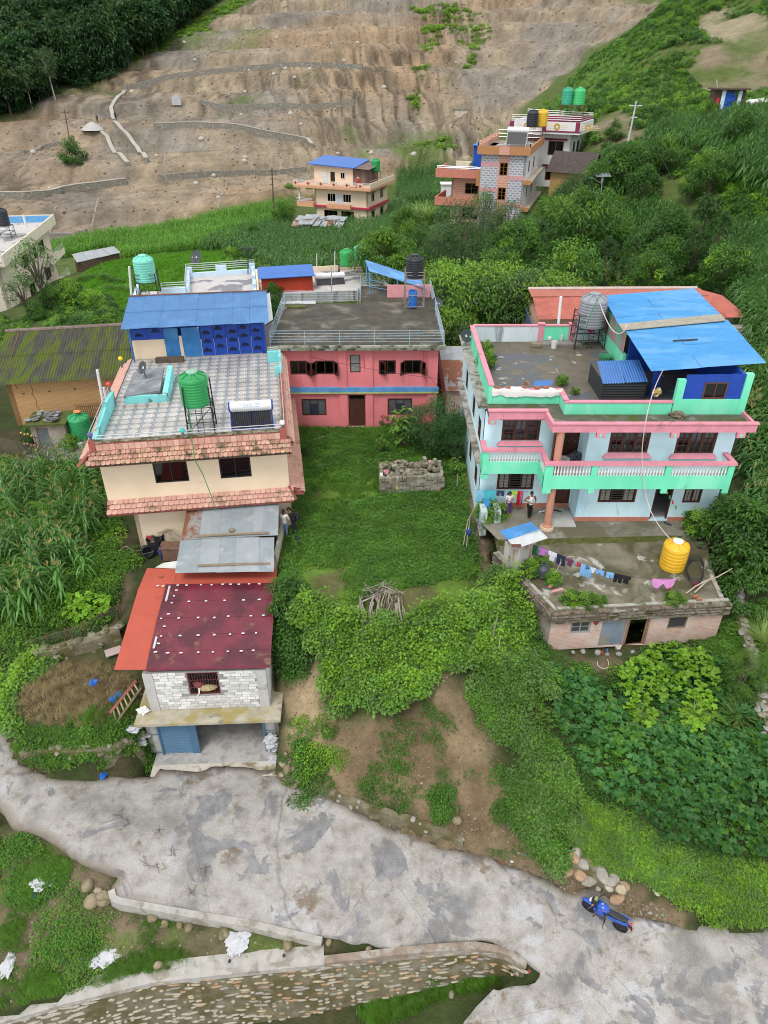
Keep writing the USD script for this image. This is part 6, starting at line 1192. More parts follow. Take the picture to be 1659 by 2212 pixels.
M_.part('penthouse_roof',MB().add([[.6,1.4,9.95],[10.2,1.4,9.55],[10.2,9.4,10.2],[.6,9.4,10.6],[.6,1.4,9.8],[10.2,1.4,9.4],[10.2,9.4,10.05],[.6,9.4,10.45]],[[0,1,2,3],[4,7,6,5],[0,4,5,1],[1,5,6,2],[2,6,7,3],[3,7,4,0]]),M('royal_blue_sheet',0));M_.part('tin_roof',MB().add([[10.,1.6,9.5],[13.,1.6,9.3],[13.,9.4,9.6],[10.,9.4,9.9]],[[0,1,2,3]]),M('rusty_dark_sheet',0))
for a,b,mt in((3.4,4.4,M('pale_door',0)),(5.,5.9,M('black_panel',0))):M_.part('penthouse_door',MB().box(a,b,2.15,2.19,6.52,8.6),mt)
win(M_,tr(0,2.17,0),7.1,7.5,.9,1.1,wf,cols=(1,1),fr=.07,set_in=-.05,glass=DARKG())
p_=M_.W(13.4-.9,6.5,6.5);stand('tank_stand','slim stand holding the green tank on the three-storey house',p_,1.5,1.5,2.,bst,-21,ladder=False);tank('green_water_tank','green tank on the roof of the three-storey house below the bare slope',M_.W(12.5,6.5,8.55),.85,2.2,(.025,.28,.08),ribs=5)
tank('red_drum','small rusty red drum with white lid on the three-storey house terrace',M_.W(11.5,.2,6.5),.5,1.7,(.3,.06,.03),lid=(.6,.6,.6),ribs=2)
N_=Obj('tin_shack','ramshackle tin shack with lifted roof sheets in front of the three-storey house','shed',tuple(on(640,512)),-12)
N_.part('wall_sheet',MB().corr((0,0,-.5),(2.6,0,0),(0,0,2.4),(0,-1,0),.25,.03),zinc);N_.part('wall_sheet',MB().corr((5.8,0,-.5),(2.,0,0),(0,0,2.4),(0,-1,0),.25,.03),zincb);N_.part('back_wall',MB().box(0,7.8,4.2,4.3,-.5,2.6),M('dark_wood_wall',0));N_.part('counter',MB().box(2.6,5.8,.2,.6,0,.7),zinc)
for k in range(7):
 a=NA([-.6+k*1.25,-.8+Ur(-.3,.3),1.95+Ur(0,.3)]);N_.part('roof_sheet',MB().corr(a,(1.35,0,Ur(-.2,.2)),(Ur(-.3,.3),2.9,.5),(0,-.1,1),.25,.03),r_.choice((zinc,zincb,zinc,rust)),smooth=1);N_.part('roof_sheet',MB().corr(a+[0,2.6,.5],(1.35,0,Ur(-.2,.2)),(0,2.6,.3),(0,-.1,1),.25,.03),r_.choice((zinc,zincb)),smooth=1)
for k in range(5):N_.part('loose_board',MB().bar((1+k*1.3,.5+k%2,2.75),(2.6+k*1.2,1.2+k%3,2.8),.12),timber)
tiles=usdkit.material(stage,'/World/Looks/grey_wall_tiles',{'g':('geometry',{}),'mp':('mapping',{'rotation':(rad(90),0,rad(0))}),'b':('brick_texture',{'scale':1.,'brick_width':.62,'row_height':.3,'mortar_size':.085,'color1':(.17,.19,.24),'color2':(.22,.24,.29),'mortar':(.5,.49,.53)}),'p':('principled_bsdf',{'roughness':.4})},[('g.position','mp.vector'),('mp.vector','b.vector'),('b.color','p.base_color')],surface='p.BSDF')
otil=usdkit.material(stage,'/World/Looks/orange_wall_tiles',{'g':('geometry',{}),'mp':('mapping',{'rotation':(rad(90),0,0)}),'b':('brick_texture',{'scale':1.,'brick_width':.5,'row_height':.24,'mortar_size':.04,'color1':(.52,.19,.11),'color2':(.58,.24,.15),'mortar':(.55,.4,.34)}),'p':('principled_bsdf',{'roughness':.5})},[('g.position','mp.vector'),('mp.vector','b.vector'),('b.color','p.base_color')],surface='p.BSDF')
wht=M('white_wall',(.66,.66,.67),var=.05,c2=(.5,.49,.47),s2=.4,lo2=.62,hi2=.74);tan=M('tan_band',(.42,.2,.09),var=.08)
T_=Obj('tiled_tower_house','tall house faced with grey and orange tiles, solar heater on its roof','building',(13.2,107.,.9),-17)
TW,TD,TH_=6.1,15.5,10.
tw_h=[(2.6,3.7,.9,2.4),(2.6,3.7,4.3,5.9),(2.6,3.7,7.4,9.)]
T_.part('front_wall',wpan(TW,TH_,tw_h,.3),tiles)
for za,zb in((0,.85),(2.42,4.28),(5.92,7.38),(9.02,TH_)):T_.part('orange_strip',MB().box(2.45,3.85,-.05,-.004,za,zb),otil)
for a,b,c,d in tw_h:
 win(T_,S0,a,c,b-a,d-c,M('teak_frame',(.25,.115,.045)),cols=(1,1),rows=3,fr=.1,glass=DARKG())
 for q in((2.45,a),(b,3.85)):T_.part('orange_strip',MB().box(q[0],q[1],-.05,-.004,c-.03,d+.03),otil)
pk=M('rose_tile_band',(.55,.28,.3),var=.15,sc=6)
for a,b,z in((0,2.42,2.),(0,2.42,5.3),(0,2.42,8.5),(3.88,TW,3.5),(3.88,TW,6.9)):T_.part('rose_band',MB().box(a,b,-.03,-.004,z,z+.5),pk)
sh2=[(3.,4.3,1.,2.4),(8.5,9.8,1.,2.4),(3.,4.3,4.3,5.8),(8.5,9.8,4.3,5.8),(3.,4.3,7.5,9.),(8.5,9.8,7.5,9.)]
T_.part('side_wall',wpan(TD,TH_,sh2,.3).xf(SIDE(TW,0,90)),wht);T_.part('wall',MB().m(wpan(TD,TH_,(),.3),SIDE(0,TD,-90)).m(wpan(TW,TH_,(),.3),SIDE(TW,TD,180)),wht)
for a,b,c,d in sh2:win(T_,SIDE(TW,0,90),a,c,b-a,d-c,bwd,cols=(1,1),fr=.1,glass=DARKG())
for z in(3.1,6.5):T_.part('side_ledge',MB().box(TW+.01,TW+.9,-.1,TD,z,z+.3),M('ledge_cream',(.52,.46,.38)));T_.part('ledge_end',MB().box(TW-.1,TW+.92,-.55,-.1,z-.05,z+.5),tan)
T_.part('roof_slab',MB().box(-.5,TW+.5,-.6,TD+.4,TH_,TH_+.3),tan)
T_.part('roof_floor',MB().box(-.3,TW+.3,-.4,TD+.2,TH_+.3,TH_+.32),M('wet_roof',(.23,.2,.18),var=.2,c2=(.5,.5,.5),s2=.35,lo2=.56,hi2=.6))
for x0,x1,y0,y1,mt in((-.5,TW+.5,-.6,-.4,tan),(TW+.3,TW+.5,-.4,TD+.4,tan),(-.5,-.3,-.4,TD+.4,otil)):T_.part('parapet',MB().box(x0,x1,y0,y1,TH_+.3,TH_+1.),mt)
T_.part('parapet_strip',MB().box(2.45,3.85,-.68,-.61,TH_,TH_+1.05),otil)
for k in range(6):T_.part('parapet_pier',MB().box(-.55,-.2,1+k*2.6,1.6+k*2.6,TH_+1.,TH_+1.5),otil)
for x in(-.4,TW+.4):
 T_.part('corner_lamp',MB().tube([(x,-.5,TH_+1),(x,-.5,TH_+1.4)],.09,6),bst)
rl,ps=rail([(-.4,TD+.2,TH_+.3),(TW,TD+.2,TH_+.3)],1.4,3,r=.05);T_.part('roof_rail',rl,wst)
hd2=Obj('solar_water_heater','solar heater with silver drum and dark tubes on the tiled tower roof','water heater',T_.W(3.6,7.5,TH_+.32),-17)
hd2 .part('drum',MB().lathe([(0,-1.5),(.38,-1.5),(.38,1.5),(0,1.5)],16).xf(tr(0,.5,2.)@RM(math.pi/2,[0,1,0])),M('heater_white',0),smooth=40);hd2 .part('tubes',MB().add([[-1.3,.3,1.75],[1.3,.3,1.75],[1.3,-.9,.3],[-1.3,-.9,.3]],[[0,1,2,3]]),M('dark_reflector',0))
for x in(-1.4,1.4):hd2 .part('leg',MB().bar((x,.5,0),(x,.5,1.8),.08).bar((x,-1,0),(x,.4,1.8),.07).bar((x,.5,.9),(x,-.4,.9),.05),wst)
s5=T_.W(5.4,12.5,TH_+.32);stand('tank_stand','rusty stand holding a black and a yellow tank on the tiled tower',s5,2.2,1.6,2.1,M('rusty_rail',0),-17,ladder=True)
tank('black_water_tank','black tank beside the yellow one on the tiled tower',T_.W(4.95,12.2,TH_+2.46),.82,2.2,(.015,.018,.025),ribs=6);tank('yellow_water_tank','yellow tank behind the black one on the tiled tower',T_.W(6.2,13.6,TH_+2.46),.8,2.2,(.62,.4,.03),ribs=6)
Wg=Obj('tower_wing','orange-tiled lower wing with roof terrace and blue roof cabin left of the tiled tower','building',T_.W(-4.9,4.5,0),-17)
Wg.part('wall',MB().m(wpan(4.9,6.6,[(2.,4.,4.2,5.7),(1.8,4.2,.8,2.4)],.3)).m(wpan(8,6.6,(),.3),SIDE(0,8,-90)),otil);Wg.part('lower_face',MB().box(-.02,4.9,-.03,-.005,0,.78).box(-.02,1.78,-.03,-.005,.78,2.9).box(4.22,4.9,-.03,-.005,.78,2.9).box(1.78,4.22,-.03,-.005,2.42,2.9),M('pale_yellow_wall',(.62,.55,.4)))
for a,b,c,d in((2.,4.,4.2,5.7),(1.8,4.2,.8,2.4)):win(Wg,S0,a,c,b-a,d-c,M('teak_frame',0),cols=(1,1),rows=2,fr=.1,glass=DARKG())
for z in(2.9,6.6):
 Wg.part('balcony',MB().box(-2.,4.9,-1.6,-.04,z,z+.25),tan);Wg.part('balcony_wall',MB().box(-2.05,4.9,-1.65,-1.45,z-.1,z+1.).box(-2.05,-1.85,-1.45,5,z-.1,z+1.),M('rose_brick_face',(.5,.19,.14),var=.15,sc=4));Wg.part('balcony_pier',MB().box(3.9,5.,-1.9,-1.65,z-1.,z+1.2),tan)
rl,ps=rail([(-1.9,-1.5,7.6),(4.6,-1.5,7.6)],.35,2,r=.05,posts=[(x,-1.5,7.6)for x in(-1.9,.3,2.5,4.6)]);Wg.part('terrace_rail',rl,wst)
Wg.part('terrace_floor',MB().box(-1.8,4.9,-1.4,8,6.86,6.9),M('blue_grey_floor',(.18,.21,.26)));Wg.part('cream_parapet',MB().box(-.2,2.2,3.4,3.7,6.9,8.1).box(2.,2.2,1.,3.4,6.9,8.1),M('pale_yellow_wall',0));Wg.part('blue_cabin',MB().box(2.4,5.3,3.,6.5,6.9,10.2),M('cabin_blue',(.015,.075,.38)));Wg.part('cabin_roof',MB().box(2.2,5.5,2.7,6.8,10.2,10.32),M('royal_blue_sheet',0))
one('white_kiosk',MB().m(TBOX((2.6,2.4,2.8)),tr(*(on(968,432)+[0,1,1.2]))).m(TBOX((3.,2.8,.2)),tr(*(on(968,432)+[0,1,2.7]))),wht,'little white flat-roofed hut left of the tiled tower wing','hut')
Q_=Obj('mud_house','small ochre mud house with a dark slate roof right of the tiled tower','building',(23.4,109.5,5.),-28)
Q_.part('wall',MB().box(0,5.2,0,5.5,-2,3.7).add([[-.01,0,3.7],[-.01,5.5,3.7],[-.01,2.75,5.6],[5.21,0,3.7],[5.21,5.5,3.7],[5.21,2.75,5.6]],[[0,2,1],[3,4,5]]),M('ochre_mud',(.4,.25,.1),var=.12))
for a,b,c,d in(((-.6,-.6,3.4),(5.8,-.6,3.4),(5.8,2.75,5.75),(-.6,2.75,5.75)),((-.6,6.1,3.4),(5.8,6.1,3.4),(5.8,2.75,5.75),(-.6,2.75,5.75))):Q_.part('roof',MB().add(NA([a,b,c,d]),[[0,1,2,3]]),M('slate_roof',(.065,.05,.045),var=.35,sc=3))
V_h=Obj('maroon_trim_house','white house with maroon parapet band and two green tanks on its roof','building',(20.9,123.4,4.8),-26)
PWd,PDp=8.2,6.;ph=[(1.2,3.2,4.4,6.4),(4.6,7.,4.4,6.4),(4.6,7.,.9,2.8)]
V_h.part('wall',MB().m(wpan(PWd,7.4,ph,.3)).m(wpan(PDp,7.4,[(.9,2.3,4.4,6.3),(3.4,4.9,4.4,6.3),(.9,2.3,1,2.8)],.3),SIDE(PWd,0,90)).m(wpan(PDp,7.4,(),.3),SIDE(0,PDp,-90)).box(.31,PWd-.31,.31,PDp,3.4,3.6),wht)
for a,b,c,d in ph:win(V_h,S0,a,c,b-a,d-c,M('teak_frame',0),cols=(1,1),fr=.13,glass=DARKG());V_h.part('maroon_hood',MB().box(a-.5,b+.5,-.4,-.01,d+.12,d+.35),M('maroon_trim',0))
for a,b,c,d in((.9,2.3,4.4,6.3),(3.4,4.9,4.4,6.3),(.9,2.3,1,2.8)):win(V_h,SIDE(PWd,0,90),a,c,b-a,d-c,M('green_frame',(.03,.08,.07)),cols=(1,1),fr=.1,glass=DARKG())
V_h.part('side_balcony',MB().box(PWd+.01,PWd+1.2,.2,PDp,3.1,3.6),wht)
V_h.part('roof_slab',MB().box(-1.2,PWd+1.3,-1.4,PDp+1,7.4,7.7),wht);V_h.part('band',MB().box(-1.2,PWd+1.3,-1.45,-1.2,7.7,9.).box(PWd+1.1,PWd+1.35,-1.2,PDp+1,7.7,9.).box(-1.2,-1.,-1.2,PDp+1,7.7,9.),wht)
mar=M('maroon_paint2',(.2,.03,.07))
V_h.part('maroon_edge',MB().box(-1.25,PWd+1.38,-1.47,-1.451,7.66,7.86),mar)
for k in range(3):V_h.part('maroon_block',MB().box(-1.25+k*5,-.6+k*5,-1.47,-1.451,7.87,9.),mar);V_h.part('emblem_ring',MB().lathe([(.25,-.02),(.45,-.02),(.45,.02),(.25,.02)],16).xf(tr(1.4+k*4.6,-1.48,8.4)@RM(math.pi/2,[1,0,0])),M('gold_paint',0));V_h.part('cream_bars',MB().box(k*4.6,2.8+k*4.6,-1.465,-1.452,8.1,8.18).box(-.2+k*4.6,3.+k*4.6,-1.465,-1.452,8.35,8.43).box(k*4.6,2.8+k*4.6,-1.465,-1.452,8.6,8.68),M('cream_paint',0))
V_h.part('inner_maroon',MB().box(-1.,PWd+1.1,PDp+.8,PDp+1,7.7,9.4).box(PWd+1.05,PWd+1.1,-1,PDp+.8,7.7,9.),mar)
rl,ps=rail([(-1.1,-1.3,9.),(PWd+1.2,-1.3,9.),(PWd+1.2,PDp+.9,9.),(-1.1,PDp+.9,9.3)],.8,3,r=.05);V_h.part('roof_rail',rl,wst)
s6=V_h.W(6.4,5.,7.72);stand('tank_stand','tall stand holding two green tanks on the maroon-trimmed house',s6,3.4,1.6,3.2,M('rusty_rail',0),-20,ladder=True)
a6=NA([math.cos(rad(-20)),math.sin(rad(-20)),0])*.9
tank('green_water_tank','teal tank left of its twin on the maroon-trimmed house',tuple(s6-a6+[0,0,3.25]),.86,2.3,(.03,.3,.18),ribs=5);tank('green_water_tank','bright green tank right of its twin on the maroon-trimmed house',tuple(s6+a6+[0,0,3.25]),.86,2.3,(.05,.42,.14),ribs=5)
hb=on(1558,246)
T2=Obj('garden_hut','little hut with a blue door and white posts under a vine, top right','hut',(hb[0]-1.4,hb[1]-2,hb[2]+.6),-8)
T2 .part('wall',MB().box(-.9,3.4,.3,3,-2,2.6),M('dark_wood_wall',0));T2 .part('door',MB().box(.6,2.1,.2,.28,0,2.3),M('cabin_blue',0))
for x in(.1,2.4):T2 .part('post',MB().box(x,x+.5,.1,.29,0,2.5),M('pale_blue_paint',0))
T2 .part('roof',MB().box(-1.3,3.8,-.4,3.3,2.6,2.8),M('dark_wood_wall',0));T2 .part('red_cloth',MB().box(-.5,-.1,.2,.29,.6,1.6),M('red_cloth',(.5,.03,.05)))
for k in range(3):
 p=on(1600+k*24,232-k*3);one('white_sheeting',MB().m(rock(1.6,30+k,.35),tr(p[0],p[1],p[2]+.3)),M('white_rag',0),('left','middle','right')[k]+'most of the three white plastic sheets at the top right edge','plastic sheet',smooth=1)
ub=on(1008,248)
U_=Obj('concrete_box','low concrete box set into the foot of the bare slope','concrete box',(ub[0]-3,ub[1],ub[2]-.5),4)
U_.part('body',MB().box(0,6,0,4.5,-1,1.7),M('pale_screed',0));U_.part('lid',MB().box(-.2,6.2,-.2,4.7,1.7,1.95),M('stained_wall',0))
# == WALLS AND DRAINS ON THE BARE SLOPE
gab=M('rubble_wall',(.2,.185,.155),var=.3,sc=2.5,c2=(.34,.33,.3),s2=2.2,lo2=.56,hi2=.62,bump=.6,bsc=6)
cope=M('pale_coping',(.36,.34,.3),var=.15,sc=1)
def slope_wall(uv,h,label,cap=False,wd=.8):
 L=NA([on(u,v)for u,v in uv]);L=dens(L,1.2);L[:,2]=land(L[:,0],L[:,1])
 k=np.ones(7)/7;L[:,2]=np.convolve(np.pad(L[:,2],3,mode='edge'),k,'valid')if len(L)>7 else L[:,2]
 o=Obj('retaining_wall',label,'retaining wall',L[len(L)//2])
 o.part('wall',MB().m(strip(L,wd,-h,2.5)),gab,w=1)
 if cap:o.part('coping',MB().m(strip(L,wd+.1,-h-.12,-h-.001)),cope,w=1)
slope_wall([(268,193),(333,177),(400,165),(480,158),(553,150),(620,146),(686,144),(783,150)],1.2,'uppermost long rubble wall across the bare slope')
slope_wall([(437,222),(473,238),(553,232),(620,231),(696,233),(766,224)],1.,'second rubble wall down the bare slope, right half')
slope_wall([(333,277),(390,275),(450,276),(553,290),(610,298),(666,307),(676,320)],1.2,'long pale-topped wall in the middle of the bare slope',True)
slope_wall([(343,387),(400,382),(467,377),(553,373),(660,368)],.9,'low wall above the maize at the foot of the bare slope, right part')
slope_wall([(0,430),(50,430),(97,427),(133,417),(200,408),(273,398)],1.3,'pale-topped wall at the left foot of the bare slope',True)
slope_wall([(50,333),(90,320),(133,310)],.8,'short dark wall left of the pole on the bare slope')
slope_wall([(97,522),(140,518),(190,512)],1.4,'lowest stubby wall beside the far maize field')
slope_wall([(213,278),(222,290),(233,303),(255,332),(277,360)],.7,'left pale wall of the washed-out drain',True,.9)
slope_wall([(248,267),(262,282),(277,297),(297,325),(317,353)],.9,'right pale wall of the washed-out drain',True,.9)
slope_wall([(270,198),(255,216),(240,233),(243,250),(248,266)],.7,'upper pale wall of the washed-out drain',True,.9)
drains=[(387,143,437,88),(443,135,492,75),(507,118,546,68),(573,105,617,53),(636,104,681,50),(705,107,739,57),(633,222,693,160),(703,224,766,160),(578,203,606,178),(385,195,440,170),(112,305,132,285),(38,385,68,333),(198,488,212,428),(105,505,122,446),(354,356,384,281),(480,355,520,300),(430,325,462,282),(470,450,490,385)]
for k,(u0,v0,u1,v1)in en(drains):
 L=dens(NA([on(u0,v0),on((u0+u1)/2,(v0+v1)/2),on(u1,v1)]),1.);L[:,2]=land(L[:,0],L[:,1])
 one('stone_drain',MB().m(strip(L,.34,-.06,.5)),M('drain_stone',(.22,.21,.185),var=.25,sc=2),'narrow stone drain running down the bare slope','drain','stone drains on the bare slope')
gp_=on(200,278);one('gravel_heap',MB().lathe([(2.9,-.3),(2.2,.4),(1.2,1.1),(.4,1.5),(0,1.6)],20,tuple(gp_)),M('pale_gravel',(.4,.39,.38),var=.25,sc=4,bump=.8),'pale heap of gravel beside the drain on the bare slope','gravel heap',smooth=1)
wp=on(383,226);one('block_pallet',MB().m(TBOX((2.4,1.4,2.)),tr(wp[0],wp[1],wp[2]+.9)).m(TBOX((1.2,1.,.5)),tr(wp[0],wp[1],wp[2]+2.1)),M('pallet_grey',(.42,.42,.44),var=.2,sc=4),'pale grey stack of blocks alone on the bare slope','block stack')
for k in range(46):
 u,v=Ur(20,1060),Ur(60,470)
 p=on(u,v)
 if not inside(LANDSLIDE,p[0],p[1]):continue
 one('slope_stone',MB().m(rock(Ur(.35,.8),k,.8,1),tr(p[0],p[1],p[2]+.12)),M('pale_boulder',(.4,.38,.34),var=.2),'pale stone lying loose on the bare slope','stone','stones on the bare slope',smooth=1)
def pole(u0,v0,u1,v1,label,mt,r=.14,arms=True):
 b=on(u0,v0);t=aty(u1,v1,b[1]);o=Obj('utility_pole',label,'utility pole',b)
 o.part('shaft',MB().tube([b-[0,0,1],t],[r,r*.7],8),mt,w=1)
 if arms:
  for k,(z,wd)in en(((.6,.9),(2.,.5))):o.part('crossarm',MB().bar(t+[-wd,0,-z],t+[wd,0,-z],.1),mt,w=1)
 return b,t
rustp=M('rusty_pole',(.12,.07,.055));greyp=M('grey_pole',(.48,.49,.5))
pole(155,332,139,237,'thin dark power pole above the shrub on the bare slope',rustp,.16)
pl1=pole(592,470,587,362,'rusty power pole left of the three-storey house',rustp,.16)
pl2=pole(1353,322,1375,218,'grey leaning power pole on the green hillside',greyp,.15)
pole(1556,205,1548,172,'pale pole rising behind the garden hut',greyp,.1,False)
lb_=on(1296,446);lt_=aty(1302,380,lb_[1]);LP=Obj('solar_street_lamp','solar street lamp with tilted panel in the maize on the right hillside','street lamp',lb_)
LP.part('pole',MB().tube([lb_-[0,0,.6],lt_],.06,8),wst,w=1);LP.part('battery_box',MB().box(-.14,.14,-.12,.12,-.75,-.15).xf(tr(*lt_)),wst,w=1);LP.part('solar_panel',MB().box(-.95,.95,-.6,.6,-.03,.03).xf(tr(*(lt_+[0,0,.12]))@RM(rad(14),[1,0,0])),M('panel_glass',(.22,.24,.27),r=.2),w=1);LP.part('lamp_arm',MB().tube([lt_+[0,0,-.9],lt_+[-1.3,0,-.25]],.04,6),wst,w=1);LP.part('lamp_head',MB().box(-1.75,-1.25,-.1,.1,-.28,-.18).xf(tr(*lt_)),M('lamp_teal',(.12,.35,.3)),w=1)
def wire(a,b,sag,label,r=.02):
 t=LS_(0,1,24)[:,None];P_=AA(a)*(1-t)+AA(b)*t;P_[:,2]-=sag*4*(t*(1-t))[:,0];one('power_line',MB().tube(P_,r,4),M('cable_black',(.03,.03,.035)),label,'cable')
wire(pl2[1]-[0,0,.3],aty(1659,760*0+700,60),1.2,'black cable running from the leaning grey pole down to the right edge',.035)
wire(pl1[1]-[0,0,.3],M_.W(13,-1,6.6),.6,'cable from the rusty pole to the three-storey house')
wire(P.W(2.3,-.1,5.2),aty(1400,830,40),.8,'thin cable from the pink house across the lawn to the mint house',.012);wire(P.W(9.8,-.1,4.4),aty(1020,900,36),.3,'thin cable from the pink house drain pipe to the left wall of the mint house',.012)
# == VEGETATION
rv=np.random.default_rng(5)
Uv=rv.uniform
def unit(a):return a/(np.linalg.norm(a,axis=-1,keepdims=True)+1e-9)
def leafset(C_,D,L,W,fold=.25,droop=.25,mb=None,seed=0):
 0
 C_,D=AA(C_,float),unit(AA(D,float));n=len(C_);R=np.random.default_rng(seed+n)
 L=np.broadcast_to(L,n)[:,None];W=np.broadcast_to(W,n)[:,None]
 up=NA([0,0,1.])+R.normal(0,.35,(n,3));S=unit(np.cross(D,up));N=unit(np.cross(S,D))
 mid=C_+D*L*.45;tip=C_+D*L-NA([0,0,1.])*L*droop
 v=np.stack([C_,mid+S*W/2+N*W*fold,mid-S*W/2+N*W*fold,mid,tip],1).reshape(-1,3)
 i=np.arange(n)[:,None]*5
 f=np.concatenate([i+[0,3,1],i+[0,2,3],i+[3,4,1],i+[3,2,4]])
 mb=mb or MB();mb.add(v,f);return mb
def blades(n,R0,h,w,lean=.5,seg=3,seed=0,up=0.,spread=1.):
 0
 R=np.random.default_rng(seed);a=R.uniform(0,2*math.pi,n);rr=R0*np.sqrt(R.uniform(0,1,n));mb=MB()
 hh=h*R.uniform(.55,1.1,n);ln=lean*R.uniform(.3,1.2,n);t=LS_(0,1,seg+1)
 dirs=np.c_[np.cos(a),np.sin(a)];b=np.c_[np.cos(a+2),np.sin(a+2)]*rr[:,None]
 out=ln[:,None]*hh[:,None]*t**1.6*spread;z=hh[:,None]*(t-.38*ln[:,None]*t**2.5)
 ctr=np.stack([b[:,None,0]+dirs[:,None,0]*out,b[:,None,1]+dirs[:,None,1]*out,z+up],-1)
 sd=np.stack([-dirs[:,1],dirs[:,0],0*a],-1)[:,None];ww=(w*(1-t**2*.95))[None,:,None]/2
 v=np.stack([ctr-sd*ww,ctr+sd*ww],2).reshape(-1,3);k=2*(seg+1)
 i=np.arange(n)[:,None,None]*k+np.arange(seg)[None,:,None]*2
 q=(i+NA([0,1,3,2])).reshape(-1,4);mb.add(v,q);return mb
def clump(n,R0,h,L,W,seed=0,upz=.5,lobes=1.):
 0
 R=np.random.default_rng(seed);a=R.uniform(0,6.283,n);r=R0*np.sqrt(R.uniform(0,1,n));z=h*(1-(r/R0)**2*.7)*R.uniform(.25,1,n)
 D=np.c_[np.cos(a+R.normal(0,.8,n)),np.sin(a+R.normal(0,.8,n)),R.normal(upz*.4,.35,n)]
 return leafset(np.c_[r*np.cos(a),r*np.sin(a),z],D,L*R.uniform(.6,1.2,n),W*R.uniform(.7,1.2,n),seed=seed)
def big_leaf(R_,seed=0,lobes=5):
 0
 R=np.random.default_rng(seed);k=15;t=LS_(0,2*math.pi,k,endpoint=False)
 rad=R_*(.8+.2*np.cos(t*lobes)*R.uniform(.6,1.1))*np.where(np.abs(t-math.pi)<.25,.45,1)
 z=.2*R_+.16*R_*np.cos(t*2.5+R.uniform(0,6))+R.uniform(-.03,.03,k)*R_
 mid=np.c_[rad*.5*np.cos(t),rad*.5*np.sin(t),z*.35];out_=np.c_[rad*np.cos(t),rad*np.sin(t),z-.22*R_*0]
 v=VS([[0,0,0],mid,out_]);i=np.arange(k);j=(i+1)%k
 return v,VS([np.c_[0*i,i+1,j+1],np.c_[i+1,i+k+1,j+k+1],np.c_[i+1,j+k+1,j+1]])
def maize(seed=0,h=2.2,nl=11,seg=5,tassel=True):
 R=np.random.default_rng(seed);mb=MB();bend=R.normal(0,.05,2)
 stalk=[NA([bend[0]*z*z,bend[1]*z*z,z])for z in LS_(-.15,h*.86,4)]
 mb.tube(stalk,[.018,.017,.014,.008],5)
 a0=R.uniform(0,6.28)
 for k in range(nl):
  zb=h*(.12+.7*k/nl);a=a0+k*math.pi+R.normal(0,.35);L=h*.4*(.7+.5*math.sin(math.pi*(k+1.5)/(nl+1.5)))*R.uniform(.85,1.15);w=.095*R.uniform(.8,1.1)*h/2.2
  t=LS_(0,1,seg+1);x=L*(t*.95-.08*t**2);z=L*(.95*t-1.25*t**2.1*R.uniform(.75,1.2))
  d=NA([math.cos(a),math.sin(a)]);b=NA([bend[0]*zb**2,bend[1]*zb**2])
  c_=np.c_[b[0]+d[0]*x,b[1]+d[1]*x,zb+z];s_=NA([-d[1],d[0],0]);ww=w*np.sin(math.pi*np.clip(t*.93+.07,0,1))**.7/2+.002
  v=np.stack([c_-s_*ww[:,None]+[0,0,.012],c_,c_+s_*ww[:,None]+[0,0,.012]],1).reshape(-1,3)
  i=np.arange(seg)[:,None]*3
  mb.add(v,VS([i+[0,1,4,3],i+[1,2,5,4]]))
 ts=MB()
 if tassel:
  for k in range(7):
   a=R.uniform(0,6.28);b=NA([bend[0]*(h*.86)**2,bend[1]*(h*.86)**2,h*.84]);s_=.1 if k else 0.
   ts.tube([b,b+[s_*math.cos(a),s_*math.sin(a),.14+.06*(k==0)],b+[1.6*s_*math.cos(a),1.6*s_*math.sin(a),.24*h/2.2+.06*(k==0)]],[.005,.009,.004],3)
 return mb,ts
def quat(yaw,tilt=0.,ta=0.):
 0
 y=AA(yaw)/2;t=np.broadcast_to(tilt,y.shape)/2;c_,s_=np.cos(t),np.sin(t);ax,ay=np.cos(ta),np.sin(ta)
 q1=np.stack([np.cos(y),0*y,0*y,np.sin(y)],-1);q2=np.stack([c_,s_*ax,s_*ay,0*y],-1)
 w1,x1,y1,z1=q2 .T;w2,x2,y2,z2=q1 .T
 return np.stack([w1*w2-x1*x2-y1*y2-z1*z2,w1*x2+x1*w2+y1*z2-z1*y2,w1*y2-x1*z2+y1*w2+z1*x2,w1*z2+x1*y2-y1*x2+z1*w2],-1)
def scatter(name,label,cat,protos,P_,scale,yaw=None,tilt=.15,kind='stuff',parent=None):
 0
 n=len(P_)
 if n==0:return
 pi=UsdGeom.PointInstancer.Define(stage,uniq(('/World/'if parent is None else parent+'/')+name))
 custom(pi.GetPrim(),label=label,category=cat,kind=kind)
 for k,(mesh,mt)in en(protos):
  m=usdkit.mesh(stage,f'{pi.GetPath()}/plant_{k + 1:03d}',mesh.get()if isinstance(mesh,MB)else mesh,mt);pi.CreatePrototypesRel().AddTarget(m.GetPath())
 pi.CreateProtoIndicesAttr(Vt.IntArray.FromNumpy(rv.integers(0,len(protos),n).astype(np.int32)))
 pi.CreatePositionsAttr(Vt.Vec3fArray.FromNumpy(AA(P_,np.float32)))
 s=np.broadcast_to(scale,n)if np.ndim(scale)<2 else scale
 pi.CreateScalesAttr(Vt.Vec3fArray.FromNumpy((np.repeat(s[:,None],3,1)if np.ndim(s)==1 else s).astype(np.float32)))
 q=quat(Uv(0,6.283,n)if yaw is None else yaw,rv.normal(0,tilt,n),Uv(0,6.28,n))
 pi.CreateOrientationsAttr(Vt.QuathArray([Gf.Quath(*map(float,r))for r in q]))
